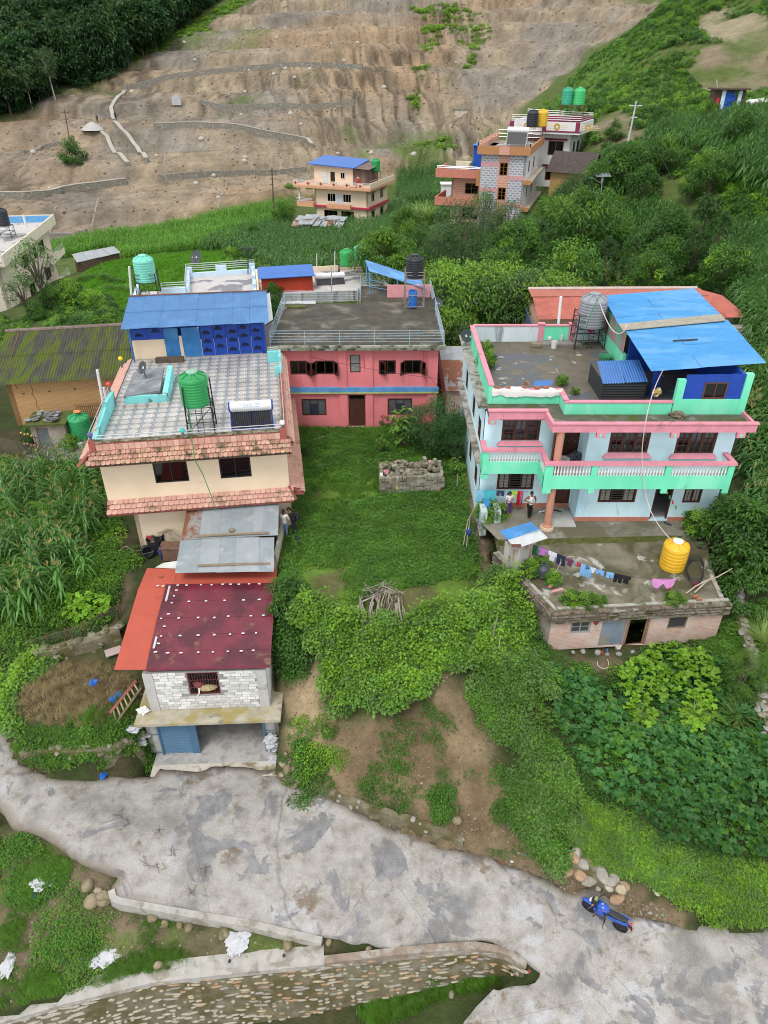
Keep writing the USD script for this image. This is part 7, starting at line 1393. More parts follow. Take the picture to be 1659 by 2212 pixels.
def fill(poly,n,lift=0.,avoid=(),dens_noise=None,edge=0.):
 0
 x0,y0,x1,y1=poly.bounds;out=[]
 while sum(map(len,out))<n:
  m_=max(n*2,400);p=np.c_[Uv(x0,x1,m_),Uv(y0,y1,m_)];p=p[shapely.contains_xy(poly,p[:,0],p[:,1])]
  for a in avoid:p=p[~shapely.contains_xy(a,p[:,0],p[:,1])]
  if dens_noise:
   s_,th,sd=dens_noise;k=fbm(np.c_[p*s_,np.zeros(len(p))],4,sd);p=p[k+rv.normal(0,.035,len(p))>th]
  if not len(p):break
  out.append(p)
 p=VS(out)[:n]if out else np.zeros((0,2))
 return np.c_[p,land(p[:,0],p[:,1])+lift]
def lp(*uv):return Polygon([on(u,v)[:2]for u,v in uv]).buffer(0)
HOUSES=shapely.union_all([GARAGE_FOOT.buffer(.25),OUT_FOOT.buffer(.15),Polygon([(5.,31.2),(18.1,30.5),(18.1,46),(4.7,46)]),Polygon([(-14.6,31),(-5.,32.6),(-6.9,45.5),(-16.3,44.)]),Polygon([(-7.4,44.9),(4.2,44.9),(4.2,60.5),(-8,55)]),Polygon([(-26.3,45.2),(-17.7,46.8),(-19.4,56.5),(-28,55)]),Polygon(GPp).buffer(.3),Polygon([(-10.6,28),(-5.3,28.2),(-5.2,32.8),(-10.4,32.4)]),Polygon([(11.8,56),(28,56),(28,64),(11.8,64)]),Polygon([(4.3,46.5),(6.6,46.5),(6.6,55),(4.3,55)]),Polygon([(-13,72),(1,74.5),(-1,84),(-14.5,81)])])
PIT2=lp((30,1470),(120,1430),(250,1440),(310,1480),(300,1560),(230,1570),(120,1570),(40,1540))
NOGROW=shapely.union_all([HOUSES,RAMP.buffer(.1)])
G_=lambda a,b,c=None,**k:(a,b,c)
g_lawn=LEAF('lawn_leaf',(.065,.155,.02),(.125,.245,.03),(.2,.3,.06))
g_grass=LEAF('grass_blade',(.05,.125,.015),(.1,.19,.025),(.19,.25,.06),trans=.3)
g_vine=LEAF('vine_leaf',(.085,.185,.045),(.155,.285,.08),(.24,.36,.14))
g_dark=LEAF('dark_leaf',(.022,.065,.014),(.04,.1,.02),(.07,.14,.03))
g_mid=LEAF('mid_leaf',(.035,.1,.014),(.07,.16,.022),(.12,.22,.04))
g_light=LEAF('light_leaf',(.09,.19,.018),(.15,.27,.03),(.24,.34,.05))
g_pale=LEAF('pale_shrub_leaf',(.065,.13,.045),(.12,.19,.08),(.19,.26,.12))
g_squash=LEAF('squash_leaf',(.02,.075,.022),(.038,.12,.028),(.085,.19,.04),r=.55,trans=.15)
g_squash_y=LEAF('young_squash_leaf',(.1,.22,.02),(.16,.3,.03),(.28,.36,.06),r=.5,trans=.25)
g_maize=LEAF('maize_leaf',(.032,.098,.018),(.064,.158,.027),(.13,.235,.07),r=.32,trans=.22,spec=.5)
g_maize_y=LEAF('young_maize_leaf',(.06,.165,.015),(.1,.23,.025),(.16,.29,.05),r=.35,trans=.25)
g_tassel=M('maize_tassel',(.34,.3,.1),var=.2)
g_rice=LEAF('rice_blade',(.05,.155,.008),(.075,.2,.012),(.12,.25,.02),trans=.3)
bark=M('bark',(.12,.095,.07),var=.3,sc=6,bump=.5);palebark=M('pale_bark',(.33,.3,.26),var=.25,sc=4)
cl_s=[(clump(40,.34,.2,.1,.065,s),g_lawn)for s in range(3)]+[(clump(60,.4,.34,.14,.1,3),g_mid)];gr_s=[(blades(34,.26,.26,.016,.55,seed=s),g_grass)for s in(4,5)]
LAWN_ALL=lp((600,1310),(608,1200),(612,1120),(618,1000),(620,930),(800,925),(1000,915),(1012,1000),(1005,1080),(1010,1180),(1040,1260),(1100,1290),(700,1320))
avL=[HOUSES,PATH.buffer(.1)]
P_=fill(LAWN_ALL,5200,0,avL,(.32,.38,3));scatter('lawn_weeds','low leafy weeds covering the lawn between the houses','weeds',cl_s,P_,Uv(.55,1.25,len(P_)))
P_=fill(LAWN_ALL,4200,0,avL,(.25,.4,8));scatter('lawn_grass','short green grass of the lawn between the houses','grass',gr_s,P_,Uv(.5,1.1,len(P_)))
EDGE=shapely.union_all([lp((604,1130),(640,1130),(632,1000),(640,960),(720,960),(800,965),(830,935),(620,930),(606,1000)),lp((985,1000),(1012,985),(1005,1080),(1020,1160),(1060,1240),(1010,1200),(985,1100)),lp((1025,1020),(1045,1100),(1075,1180),(1062,1190),(1035,1120),(1020,1060))])
w_s=[(clump(80,.42,.5,.12,.075,s),m_)for s,m_ in((11,g_mid),(12,g_lawn),(13,g_mid))]
P_=fill(EDGE,420,0,avL);scatter('edge_weeds','taller weeds along the walls and path at the edge of the lawn','weeds',w_s,P_,Uv(.5,1.1,len(P_)))
VINE=lp((640,1330),(720,1335),(800,1350),(900,1345),(1000,1310),(1060,1280),(1110,1290),(1140,1340),(1130,1420),(1080,1450),(1010,1445),(960,1440),(930,1470),(905,1530),(860,1555),(800,1545),(735,1550),(705,1510),(710,1450),(650,1400))
def mound(P_,cx,cy,rx,ry,h):
 d=((P_[:,0]-cx)/rx)**2+((P_[:,1]-cy)/ry)**2;P_[:,2]+=h*np.clip(1-d,0,1)**.6*(.55+.45*np.sqrt(Uv(0,1,len(P_))));return P_
v_s=[(clump(80,.45,.4,.17,.13,s,upz=.9),m_)for s,m_ in((21,g_vine),(22,g_vine),(23,g_lawn),(24,g_pale))]+[(clump(46,.35,1.,.15,.1,25),g_light)]
P_=fill(VINE,1900,0.,[HOUSES]);bump2=fbm(np.c_[P_[:,:2]*.8,np.zeros(len(P_))],3,6);P_[:,2]+=np.clip(bump2-.34,0,1)*3.2*Uv(.55,1,len(P_))
scatter('creeping_vines','thick mat of heart-leaved vines over the bank below the lawn','vines',v_s,P_,Uv(.6,1.15,len(P_)),tilt=.35)
SHRUB_L=lp((598,1290),(640,1290),(655,1330),(640,1400),(655,1430),(640,1480),(615,1480),(600,1400))
s_s=[(clump(130,.5,.75,.15,.085,s),m_)for s,m_ in((31,g_mid),(32,g_dark),(33,g_mid))]
P_=fill(SHRUB_L,110,0.,[HOUSES]);scatter('bank_shrubs','dark leafy shrubs between the garage and the vine-covered bank','shrubs',s_s,P_,Uv(.7,1.35,len(P_)))
SHRUB_R=lp((1040,1270),(1120,1290),(1150,1350),(1165,1440),(1190,1520),(1180,1600),(1230,1700),(1230,1800),(1290,1860),(1270,1900),(1190,1880),(1120,1790),(1100,1700),(1150,1640),(1060,1590),(1020,1500),(1040,1460),(1130,1440))
P_=fill(SHRUB_R,800,0.,[HOUSES],(.5,.36,5));P_[:,2]+=np.clip(fbm(np.c_[P_[:,:2]*.9,np.zeros(len(P_))],3,16)-.4,0,1)*2.4*Uv(.4,1,len(P_));sh_s=[(clump(120,.48,.7,.12,.075,s),m_)for s,m_ in((41,g_mid),(42,g_pale),(43,g_lawn),(44,g_pale))]
scatter('slope_shrubs','mixed shrubs in a strip down the slope right of the bare earth','shrubs',sh_s,P_,Uv(.55,1.25,len(P_)))
BARE=lp((620,1690),(640,1480),(700,1440),(735,1560),(900,1540),(960,1450),(1030,1480),(1060,1600),(1110,1700),(1180,1870),(1000,1820),(760,1740))
P_=fill(BARE,190,0,[HOUSES],(.6,.53,9));scatter('bank_weeds','scattered weeds on the bare earth of the bank','weeds',[(clump(50,.3,.3,.11,.06,s),g_mid)for s in(51,52)],P_,Uv(.4,1.1,len(P_)))
for(u,v,n,R0,lab)in((690,1610,26,.75,None),(665,1690,26,.8,None),(650,1620,10,.5,None),(955,1720,14,.35,None),(955,1760,12,.3,None),(1085,1750,9,.3,None)):
 p=on(u,v);P_=np.c_[p[0]+rv.normal(0,R0*.5,n),p[1]+rv.normal(0,R0*.6,n),np.zeros(n)];P_[:,2]=land(P_[:,0],P_[:,1]);scatter('bank_bush',{690:'fresh green bush on the bank above the stone heap',665:'dark green bush beside the stone heap at the garage',650:'small bush by the garage side wall',955:'narrow upright bush near the foot of the bank'if v==1720 else 'lower end of the narrow bush at the foot of the bank',1085:'small bush at the right foot of the bank'}[u],'bush',[(clump(130,.42,.7,.14,.07,s),m_)for s,m_ in((61,g_light),(62,g_mid))]if u==690 else[(clump(120,.42,.6,.14,.075,s),g_mid)for s in(63,64)],P_,Uv(.6,1.1,n))
SQ=lp((1170,1450),(1260,1470),(1330,1500),(1420,1420),(1560,1420),(1600,1500),(1680,1560),(1690,1880),(1560,1850),(1440,1820),(1380,1760),(1300,1730),(1250,1660),(1200,1560))
LIGHT_SQ=shapely.union_all([lp((1330,1470),(1400,1420),(1480,1425),(1550,1440),(1500,1500),(1440,1520),(1400,1590),(1350,1560)),lp((1480,1470),(1545,1460),(1540,1560),(1500,1600),(1460,1560))])
YS=lp((138,1340),(150,1305),(215,1300),(245,1310),(240,1340),(200,1355),(160,1360))
def squash(name,label,poly,n,mats,r0,r1,lift,n_parts=0,avoid=()):
 0
 o=Obj(name,label,'squash vine',fill(poly,1)[0])
 P_=fill(poly,n,0,[HOUSES,*avoid]);hgt=fbm(np.c_[P_[:,:2]*.5,np.zeros(len(P_))],3,12)
 P_[:,2]+=.18+lift*np.clip(hgt*1.6-.3,0,1)+Uv(-.12,.12,len(P_))
 order=np.argsort(P_[:,1]);rest={id(m_):(MB(),m_)for m_ in mats}
 for k,i in en(order):
  s_=Uv(r0,r1);v,f=big_leaf(s_,int(i));T=tr(*P_[i])@rotz(Uv(0,6.28))@trimesh.transformations.euler_matrix(rv.normal(-.25,.32),rv.normal(0,.32),0)@rotz(Uv(0,6.28));m_=mats[rv.integers(len(mats))]
  v=v@T[:3,:3].T+T[:3,3]
  if k<n_parts:o.part('leaf',MB().add(v,f),m_,w=1)
  else:rest[id(m_)][0].add(v,f)
 for mb,m_ in rest.values():
  if mb.n:o.part('leaves',mb,m_,w=1,kind='stuff')
 return o
squash('squash_vine','dark squash vine with big lobed leaves covering the slope at lower right',SQ,2300,[g_squash,g_squash,g_squash,g_mid],.13,.27,.55,290)
squash('squash_vine','bright yellow-green squash vine climbing below the brick outbuilding',LIGHT_SQ,520,[g_squash_y,g_squash_y,g_light],.11,.22,1.5,150)
squash('squash_vine','yellow-green squash patch beside the wire netting left of the red roof',YS,90,[g_squash_y],.14,.26,.5,90)
P_=fill(SQ.buffer(.6),900,0.,[HOUSES]);scatter('slope_weeds','weeds growing among the squash leaves','weeds',[(clump(70,.42,.45,.12,.06,s),m_)for s,m_ in((71,g_mid),(72,g_dark))],P_,Uv(.6,1.1,len(P_)))
OUTB=lp((1150,1290),(1180,1400),(1240,1430),(1340,1420),(1500,1400),(1600,1330),(1590,1400),(1570,1440),(1400,1450),(1260,1460),(1160,1450),(1130,1400))
P_=fill(OUTB,260,0,[HOUSES,lp((1230,1418),(1400,1415),(1420,1440),(1290,1450))],(.6,.4,2));scatter('yard_weeds','green weeds around the foot of the brick outbuilding','weeds',w_s,P_,Uv(.4,.95,len(P_)))
ROADSIDE=lp((1225,1800),(1270,1740),(1340,1760),(1400,1790),(1470,1840),(1570,1865),(1690,1890),(1690,1985),(1600,1990),(1520,1985),(1440,1925),(1380,1890),(1300,1895))
P_=fill(ROADSIDE,900,0,[RAMP.buffer(.1)],(.5,.33,7));scatter('roadside_shrubs','low pale green shrubs along the upper edge of the road','shrubs',[(clump(110,.42,.5,.11,.075,s),m_)for s,m_ in((81,g_pale),(82,g_lawn),(83,g_light))],P_,Uv(.5,1.1,len(P_)))
RSTRIP=lp((1590,1330),(1640,1340),(1665,1500),(1690,1600),(1640,1580),(1600,1480),(1560,1420),(1580,1380))
P_=fill(RSTRIP,260,0,[HOUSES]);scatter('border_weeds','weeds by the stone border right of the outbuilding','weeds',w_s,P_,Uv(.5,1.,len(P_)))
GARD=lp((-60,990),(60,1000),(200,1010),(235,1060),(255,1130),(285,1180),(300,1215),(262,1240),(240,1300),(258,1330),(180,1372),(80,1405),(0,1470),(-80,1500))
P_=fill(GARD,1500,0,[HOUSES],(.3,.36,4));scatter('garden_weeds','leafy weeds under the maize of the left garden','weeds',[(clump(90,.45,.5,.13,.08,s),m_)for s,m_ in((91,g_mid),(92,g_lawn),(93,g_light),(94,g_mid))],P_,Uv(.5,1.2,len(P_)))
LSTRIP=lp((30,1640),(28,1590),(100,1575),(180,1585),(300,1575),(335,1590),(335,1660),(230,1668),(130,1660),(60,1650))
P_=fill(LSTRIP,520,0,[HOUSES,RAMP],(.6,.34,6));scatter('terrace_weeds','dense weeds on the low terrace beside the ramp','weeds',w_s,P_,Uv(.45,1.,len(P_)))
P_=fill(LSTRIP.union(lp((150,1560),(300,1500),(310,1580),(200,1600))),200,0,[RAMP]);scatter('terrace_grass','long grass tufts on the low terrace and the dug-over plot','grass',[(blades(50,.3,.6,.02,.8,seed=s),g_grass)for s in(15,16)],P_,Uv(.35,1.,len(P_)))
LWALL=lp((-40,1480),(20,1470),(80,1410),(130,1420),(90,1450),(40,1500),(40,1560),(60,1600),(20,1580),(-40,1540))
P_=fill(LWALL,260,0,[RAMP]);scatter('garden_edge_vines','leafy vines hanging over the left end of the garden wall','vines',v_s,P_,Uv(.6,1.2,len(P_)))
P_=fill(PIT2,420,0);scatter('dry_grass','dry brown grass on the dug-over plot','grass',[(blades(40,.35,.3,.014,1.2,seed=s),M('dry_grass_blade',(.22,.17,.08),var=.3))for s in(25,26)],P_,Uv(.5,1.2,len(P_)))
LOWG=lp((-60,1810),(50,1810),(240,1900),(236,1960),(620,2050),(560,2066),(310,2098),(155,2136),(-60,2190))
P_=fill(LOWG,1700,0,[RAMP],(.35,.52,11));scatter('verge_grass','patchy grass on the earth below the ramp kerb','grass',[(blades(40,.26,.2,.016,.8,seed=s),g_grass)for s in(35,36)],P_,Uv(.4,1.,len(P_)))
P_=fill(LOWG,380,0,[RAMP],(.35,.54,12));scatter('verge_weeds','small weeds on the earth below the ramp kerb','weeds',cl_s,P_,Uv(.4,1.,len(P_)))
WFOOT=lp((770,2180),(900,2130),(1000,2098),(1090,2108),(1060,2130),(960,2150),(880,2190),(800,2215))
P_=fill(WFOOT,420,0,[RAMP]);scatter('wall_foot_grass','grass along the foot of the stone wall at the bottom','grass',[(blades(40,.26,.28,.018,.7,seed=s),g_grass)for s in(45,46)],P_,Uv(.5,1.1,len(P_)))
mz=[maize(s)for s in range(4)];MZ=[]
for k,(a,b)in en(mz):
 o=UsdGeom.Xform.Define(stage,f'/class_maize_{k}');o.GetPrim().SetSpecifier(Sdf.SpecifierClass)
 usdkit.mesh(stage,f'/class_maize_{k}/leaves',a.get(),g_maize);usdkit.mesh(stage,f'/class_maize_{k}/tassel',b.get(),g_tassel);MZ.append(o)
def maize_rows(poly,n,label,group,smin=.8,smax=1.1):
 P_=fill(poly,n,-.05,[HOUSES])
 for p in P_:
  t=thing('maize_plant',label,'maize plant',p,Uv(0,360),group,scale=Uv(smin,smax));t.GetReferences().AddInternalReference(MZ[rv.integers(4)].GetPath());t.SetInstanceable(True)
MG1=lp((0,1040),(110,1010),(215,1015),(240,1080),(235,1140),(190,1165),(110,1120),(30,1130),(-10,1100));MG2=lp((-10,1180),(100,1160),(215,1200),(225,1260),(190,1285),(110,1330),(0,1360))
maize_rows(MG1,70,'tall maize plant with arching leaves in the garden left of the cream house','maize in the upper left garden',.85,1.12);maize_rows(MG2,70,'tall maize plant in the garden above the wire netting','maize in the lower left garden',.9,1.2)
MR=lp((1592,830),(1640,800),(1690,820),(1690,1330),(1660,1290),(1640,1230),(1615,1180),(1600,1080),(1590,980))
maize_rows(MR,150,'dense tall maize plant beside the right wall of the mint house','maize right of the mint house',.95,1.3)
mzf=[(MB().m(a).m(b),g_maize)for a,b in(maize(9,nl=9,seg=4),maize(8,nl=10,seg=4))];mzy=[(MB().m(a),g_maize_y)for a,b in(maize(7,1.7,9,4,False),maize(6,1.8,10,4,False))]
def field(name,label,poly,n,protos,smin=.8,smax=1.2,noise_=None):
 P_=fill(poly,n,-.05,[HOUSES,*FOOT2],noise_);scatter(name,label,'maize field',protos,P_,Uv(smin,smax,len(P_)),tilt=.06)
foot=lambda o,w_,d_2,m=.6:Polygon([o.W(x,y,0)[:2]for x,y in((-m,-m),(w_+m,-m),(w_+m,d_2+m),(-m,d_2+m))])
FOOT2=[foot(M_,MWid,MDep),foot(T_,TW,TD),foot(Wg,5,8,1.),foot(V_h,PWd,PDp),foot(Q_,5.2,5.5),foot(N_,7.8,4.5),foot(J_,24,9),Polygon([q[:2]for q in kq]).buffer(.5),foot(T2,3,3),Polygon([T2 .W(x,y,0)[:2]for x,y in((-2,4),(-3,-9),(5,-9),(4,4))])]
field('maize_field','bright green maize field along the foot of the bare slope',lp((112,535),(200,512),(330,500),(450,472),(560,452),(625,440),(630,475),(560,500),(480,540),(350,548),(262,560),(250,535),(160,556),(120,560)),5200,mzy,.9,1.3)
field('maize_field','maize around the three-storey house and the tin shack',lp((430,545),(520,505),(620,490),(640,520),(740,510),(760,540),(720,585),(640,600),(560,575),(500,545)),1500,mzf,.9,1.25)
field('maize_field','maize behind the three-storey house',lp((860,375),(960,365),(975,400),(960,430),(880,440),(855,420)),1300,mzf,1.,1.3)
field('maize_field','maize in the hollow before the three-storey house',lp((740,470),(870,440),(920,470),(860,520),(760,540)),700,mzf,.9,1.2)
field('maize_field','maize on the terraces right of the tiled tower',lp((1185,445),(1250,400),(1300,350),(1400,330),(1410,400),(1330,430),(1290,470),(1230,480)),1300,mzf,.8,1.1)
field('maize_field','maize strip across the hillside below the leaning pole',lp((1290,470),(1400,450),(1470,470),(1490,520),(1400,540),(1300,520)),900,mzf,.8,1.1)
field('maize_field','tall maize field at the upper right edge',lp((1500,300),(1560,262),(1690,250),(1690,440),(1610,420),(1560,380),(1520,350)),3000,mzf,1.,1.4)
field('maize_field','pale maize terrace left of the garden hut',lp((1395,300),(1470,275),(1510,285),(1500,320),(1440,335),(1400,330)),600,mzf,.9,1.2)
field('maize_field','maize field behind the red-roofed house at right',lp((1480,530),(1700,505),(1700,820),(1660,790),(1600,690),(1560,620),(1500,600)),3400,mzf,.95,1.3)
field('maize_field','maize between the trees behind the mint house',lp((870,560),(960,500),(1140,480),(1230,520),(1330,600),(1250,640),(1120,660),(950,700),(930,650)),1500,mzf,.8,1.2)
field('maize_field','maize right of the mint house beyond the nearest rows',lp((1600,700),(1690,700),(1700,1300),(1660,1250),(1620,1050)),900,mzf,.95,1.3)
rc=[(blades(26,.3,.5,.02,.4,seg=2,seed=s),g_rice)for s in(55,56)]
P_=fill(PADDY,9500,-.05,[HOUSES,*FOOT2]);scatter('rice_plants','even bright green rice on the terraces behind the pale blue house','rice',rc,P_,Uv(.7,1.05,len(P_)),tilt=.05)
BANKS=[LineString([on(u,v)[:2]for u,v in q]).buffer(.5)for q in([(240,625),(300,632),(350,650),(420,650)],[(150,615),(210,600),(260,610)],[(60,690),(150,685),(280,690)])]
P_=VS([fill(b,120,.1,[HOUSES])for b in BANKS]);scatter('terrace_bank_growth','darker growth on the banks of the rice terraces','weeds',w_s,P_,Uv(.6,1.1,len(P_)))
b_far=[(clump(150,.8,1.,.3,.2,s),m_)for s,m_ in((101,g_mid),(102,g_dark),(103,g_light),(104,g_mid))];g_far=[(blades(40,.6,.55,.06,.8,seg=2,seed=s),g_grass)for s in(105,106)]
HILLR=lp((1140,310),(1180,240),(1290,120),(1400,40),(1470,-20),(1700,-20),(1700,300),(1480,300),(1300,330),(1250,320),(1262,240)).difference(CLIFF).difference(PALE)
P_=fill(HILLR,5200,0,FOOT2,(.05,.43,13));scatter('hillside_grass','bright grass on the hillside at upper right','grass',g_far,P_,Uv(.6,1.5,len(P_)))
P_=fill(HILLR,1500,0,FOOT2,(.045,.49,14));scatter('hillside_bushes','low bushes on the hillside at upper right','bushes',b_far,P_,Uv(.5,1.35,len(P_)))
MIDR=lp((1150,480),(1300,320),(1500,300),(1700,250),(1700,640),(1500,620),(1340,620),(1150,540))
P_=fill(MIDR,4200,0,FOOT2+[HOUSES],(.12,.4,15));scatter('slope_growth','rank green growth on the slope between the maize terraces','weeds',b_far+g_far,P_,Uv(.4,1.,len(P_)))
MIDC=lp((480,560),(560,520),(640,520),(760,500),(870,430),(980,430),(1080,500),(1160,500),(1340,600),(1140,700),(1130,740),(960,760),(940,640),(800,600),(600,600))
P_=fill(MIDC,3000,0,FOOT2+[HOUSES],(.12,.36,16));scatter('hollow_growth','dense green growth in the hollow behind the pink house','weeds',b_far,P_,Uv(.4,1.,len(P_)))
MIDL=lp((40,690),(120,640),(230,640),(270,700),(280,760),(0,760),(-60,740),(-60,690))
P_=fill(MIDL,700,0,FOOT2+[HOUSES],(.2,.4,17));scatter('bank_growth','green growth behind the mossy roof','weeds',b_far,P_,Uv(.25,.8,len(P_)))
P_=fill(MIDL,900,0,FOOT2+[HOUSES]);scatter('bank_grass','short grass behind the mossy roof','grass',g_far,P_,Uv(.3,.7,len(P_)))
SLG=shapely.union_all([lp((880,20),(1000,0),(1040,30),(960,60),(930,120),(905,110),(915,60)),lp((1000,170),(1010,100),(960,60),(1050,40),(1060,70)),lp((900,130),(930,150),(905,250),(880,230)),lp((560,-10),(430,70),(330,115),(280,140),(290,120),(400,60),(500,0)),lp((620,400),(700,395),(690,405),(620,410)),lp((880,310),(960,300),(1000,315),(960,330)),lp((1100,300),(1180,215),(1200,230),(1130,330))])
P_=fill(SLG,1300,0,[],(.06,.42,18));scatter('slope_grass','tufts of grass and bushes creeping over the bare slope','grass',g_far+b_far[2:3],P_,Uv(.5,1.4,len(P_)))
# == TREES
def tpr(name,kind,H_,R_,leaf,mats,seed,trunk=.16,nclus=46,per=60,limbs=6,shape=1.,barkm=bark,base=.35,leafL=.2,leafW=.1,sep=.75,LS=1.65):
 0
 R=np.random.default_rng(seed);root=UsdGeom.Xform.Define(stage,'/class_'+name);root.GetPrim().SetSpecifier(Sdf.SpecifierClass)
 tk=MB();z0=H_*base;sway=R.normal(0,.06*H_,2)
 tk.tube([(0,0,-.4),(sway[0]*.3,sway[1]*.3,z0),(sway[0],sway[1],H_*.85)],[trunk,trunk*.75,trunk*.25],8)
 C_=[]
 for k in range(nclus):
  a=R.uniform(0,6.283);w_=R.uniform(-1,1);rr=R.uniform(sep,1)**.5
  s_=math.sqrt(1-w_*w_);z=z0+(H_-z0)*(.5+.5*w_*rr);prof=(1-.45*max(0,(z-z0)/(H_-z0)-.3))if kind!='column'else 1
  C_.append([sway[0]*.6+R_*s_*rr*math.cos(a)*prof,sway[1]*.6+R_*s_*rr*math.sin(a)*prof,z])
 C_=NA(C_)+R.normal(0,R_*.1,(nclus,3))
 for k in range(limbs):
  c=C_[R.integers(nclus)];zs=z0*R.uniform(.75,1.25);tk.tube([(sway[0]*.3,sway[1]*.3,zs),NA([c[0]*.5,c[1]*.5,(zs+c[2])*.5+.1*H_*.3]),c],[trunk*.45,trunk*.28,trunk*.08],6)
 usdkit.mesh(stage,f'/class_{name}/trunk',tk.get(),barkm)
 ms=[MB()for _ in mats]
 for k,c in en(C_):
  n=int(per*R.uniform(.6,1.3));cr_=R_*R.uniform(.22,.38);q=unit(R.normal(0,1,(n,3)))*(R.uniform(0,1,(n,1))**.45)*cr_*[1,1,.75]
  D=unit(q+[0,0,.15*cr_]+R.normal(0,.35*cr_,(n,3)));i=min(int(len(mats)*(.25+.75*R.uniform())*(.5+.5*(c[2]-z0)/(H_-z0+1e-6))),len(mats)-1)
  leafset(c+q,D,LS*leafL*R.uniform(.7,1.25,n),LS*leafW*R.uniform(.7,1.2,n),mb=ms[i],droop=.35,seed=seed+k)
 for i,m_ in en(ms):
  if m_.n:usdkit.mesh(stage,f'/class_{name}/crown'+(''if i==0 else f'_{i:03d}'),m_.get(),mats[i])
 return '/class_'+name
def plant(cls,name,label,p,s=1.,cat='tree',group=None,sz=None):
 t=thing(name,label,cat,p,Uv(0,360),group,scale=(s,s,s*(sz or 1)));t.GetReferences().AddInternalReference(cls);t.SetInstanceable(True);return t
t_yellow=LEAF('warm_tree_leaf',(.06,.12,.015),(.1,.17,.022),(.22,.24,.03))
t_for=LEAF('forest_leaf',(.012,.042,.015),(.024,.064,.02),(.045,.095,.026));t_for2=LEAF('forest_leaf_light',(.026,.062,.02),(.045,.09,.025),(.08,.13,.04));t_grey=LEAF('grey_green_leaf',(.035,.075,.03),(.055,.1,.04),(.09,.14,.06))
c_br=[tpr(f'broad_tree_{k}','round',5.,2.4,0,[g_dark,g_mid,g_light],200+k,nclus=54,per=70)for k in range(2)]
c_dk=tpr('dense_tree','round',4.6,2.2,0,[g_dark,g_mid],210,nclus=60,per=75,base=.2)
c_yl=tpr('warm_tree','round',5.2,2.4,0,[g_mid,t_yellow],211,nclus=56,per=70,leafL=.26,leafW=.1)
c_gy=tpr('grey_tree','round',6.,2.6,0,[t_grey,t_grey],212,nclus=60,per=60,leafL=.16,leafW=.07,base=.3)
c_sp=tpr('sparse_tree','round',6.,2.2,0,[t_grey,g_mid],213,nclus=34,per=26,leafL=.16,leafW=.08,limbs=14,sep=.5)
c_cy=tpr('column_tree','column',6.5,.95,0,[g_dark,g_dark,t_grey],214,nclus=70,per=60,leafL=.16,leafW=.06,base=.06)
c_lo=tpr('spreading_tree','round',3.6,3.4,0,[g_mid,t_grey,g_light],215,nclus=80,per=60,leafL=.24,leafW=.08,base=.25,limbs=12)
c_ft=tpr('feathery_tree','round',5.2,2.8,0,[g_dark,g_mid,t_yellow],216,nclus=64,per=80,leafL=.28,leafW=.07)
c_fo=[tpr(f'forest_tree_{k}','round',11.,4.2,0,[t_for,t_for,t_for2],220+k,nclus=64,per=70,leafL=.62,leafW=.42,trunk=.3,base=.3)for k in range(3)]
c_fs=tpr('pale_trunk_tree','round',15.,4.2,0,[t_for2,t_grey],225,nclus=36,per=34,leafL=.5,leafW=.3,trunk=.26,base=.5,limbs=16,barkm=palebark)
c_bs=[tpr(f'round_bush_{k}','round',1.7,1.1,0,m_,230+k,nclus=34,per=75,leafL=.13,leafW=.075,base=.05,trunk=.05,LS=1.3)for k,m_ in en(([g_dark,g_mid],[g_mid,g_light],[g_pale,g_mid]))]
FOREST=lp((-120,300),(-60,275),(0,262),(60,242),(95,222),(130,200),(195,188),(245,172),(282,138),(330,116),(400,60),(450,20),(520,-30),(300,-60),(-120,-60))
fp_=[]
cand=fill(FOREST.buffer(-1.2),4000)
for p in cand:
 if len(fp_)>=290:break
 if all((p[0]-q[0])**2+(p[1]-q[1])**2>4.6**2 for q in fp_):fp_.append(p)
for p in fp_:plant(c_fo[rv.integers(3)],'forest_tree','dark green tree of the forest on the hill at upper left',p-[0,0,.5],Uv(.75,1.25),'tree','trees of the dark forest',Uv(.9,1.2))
P_=fill(FOREST,1500,.5);scatter('forest_undergrowth','dark undergrowth between the forest trees','undergrowth',[(clump(90,1.6,2.2,.7,.45,s),t_for)for s in(111,112)],P_,Uv(.7,1.5,len(P_)))
for u,v,s,lab in((278,128,1.15,'tall tree with a bare pale trunk at the forest edge, beside the grass strip'),(343,92,1.,'slender pale-trunked tree higher on the forest edge'),(185,178,.75,'pale bare-branched tree in the forest above the ridge'),(120,215,.8,'thin pale tree standing before the forest at the left ridge'),(70,235,.7,'grey leafless-looking tree at the far left ridge')):
 plant(c_fs,'pale_trunk_tree',lab,on(u,v)-[0,0,.5],s)
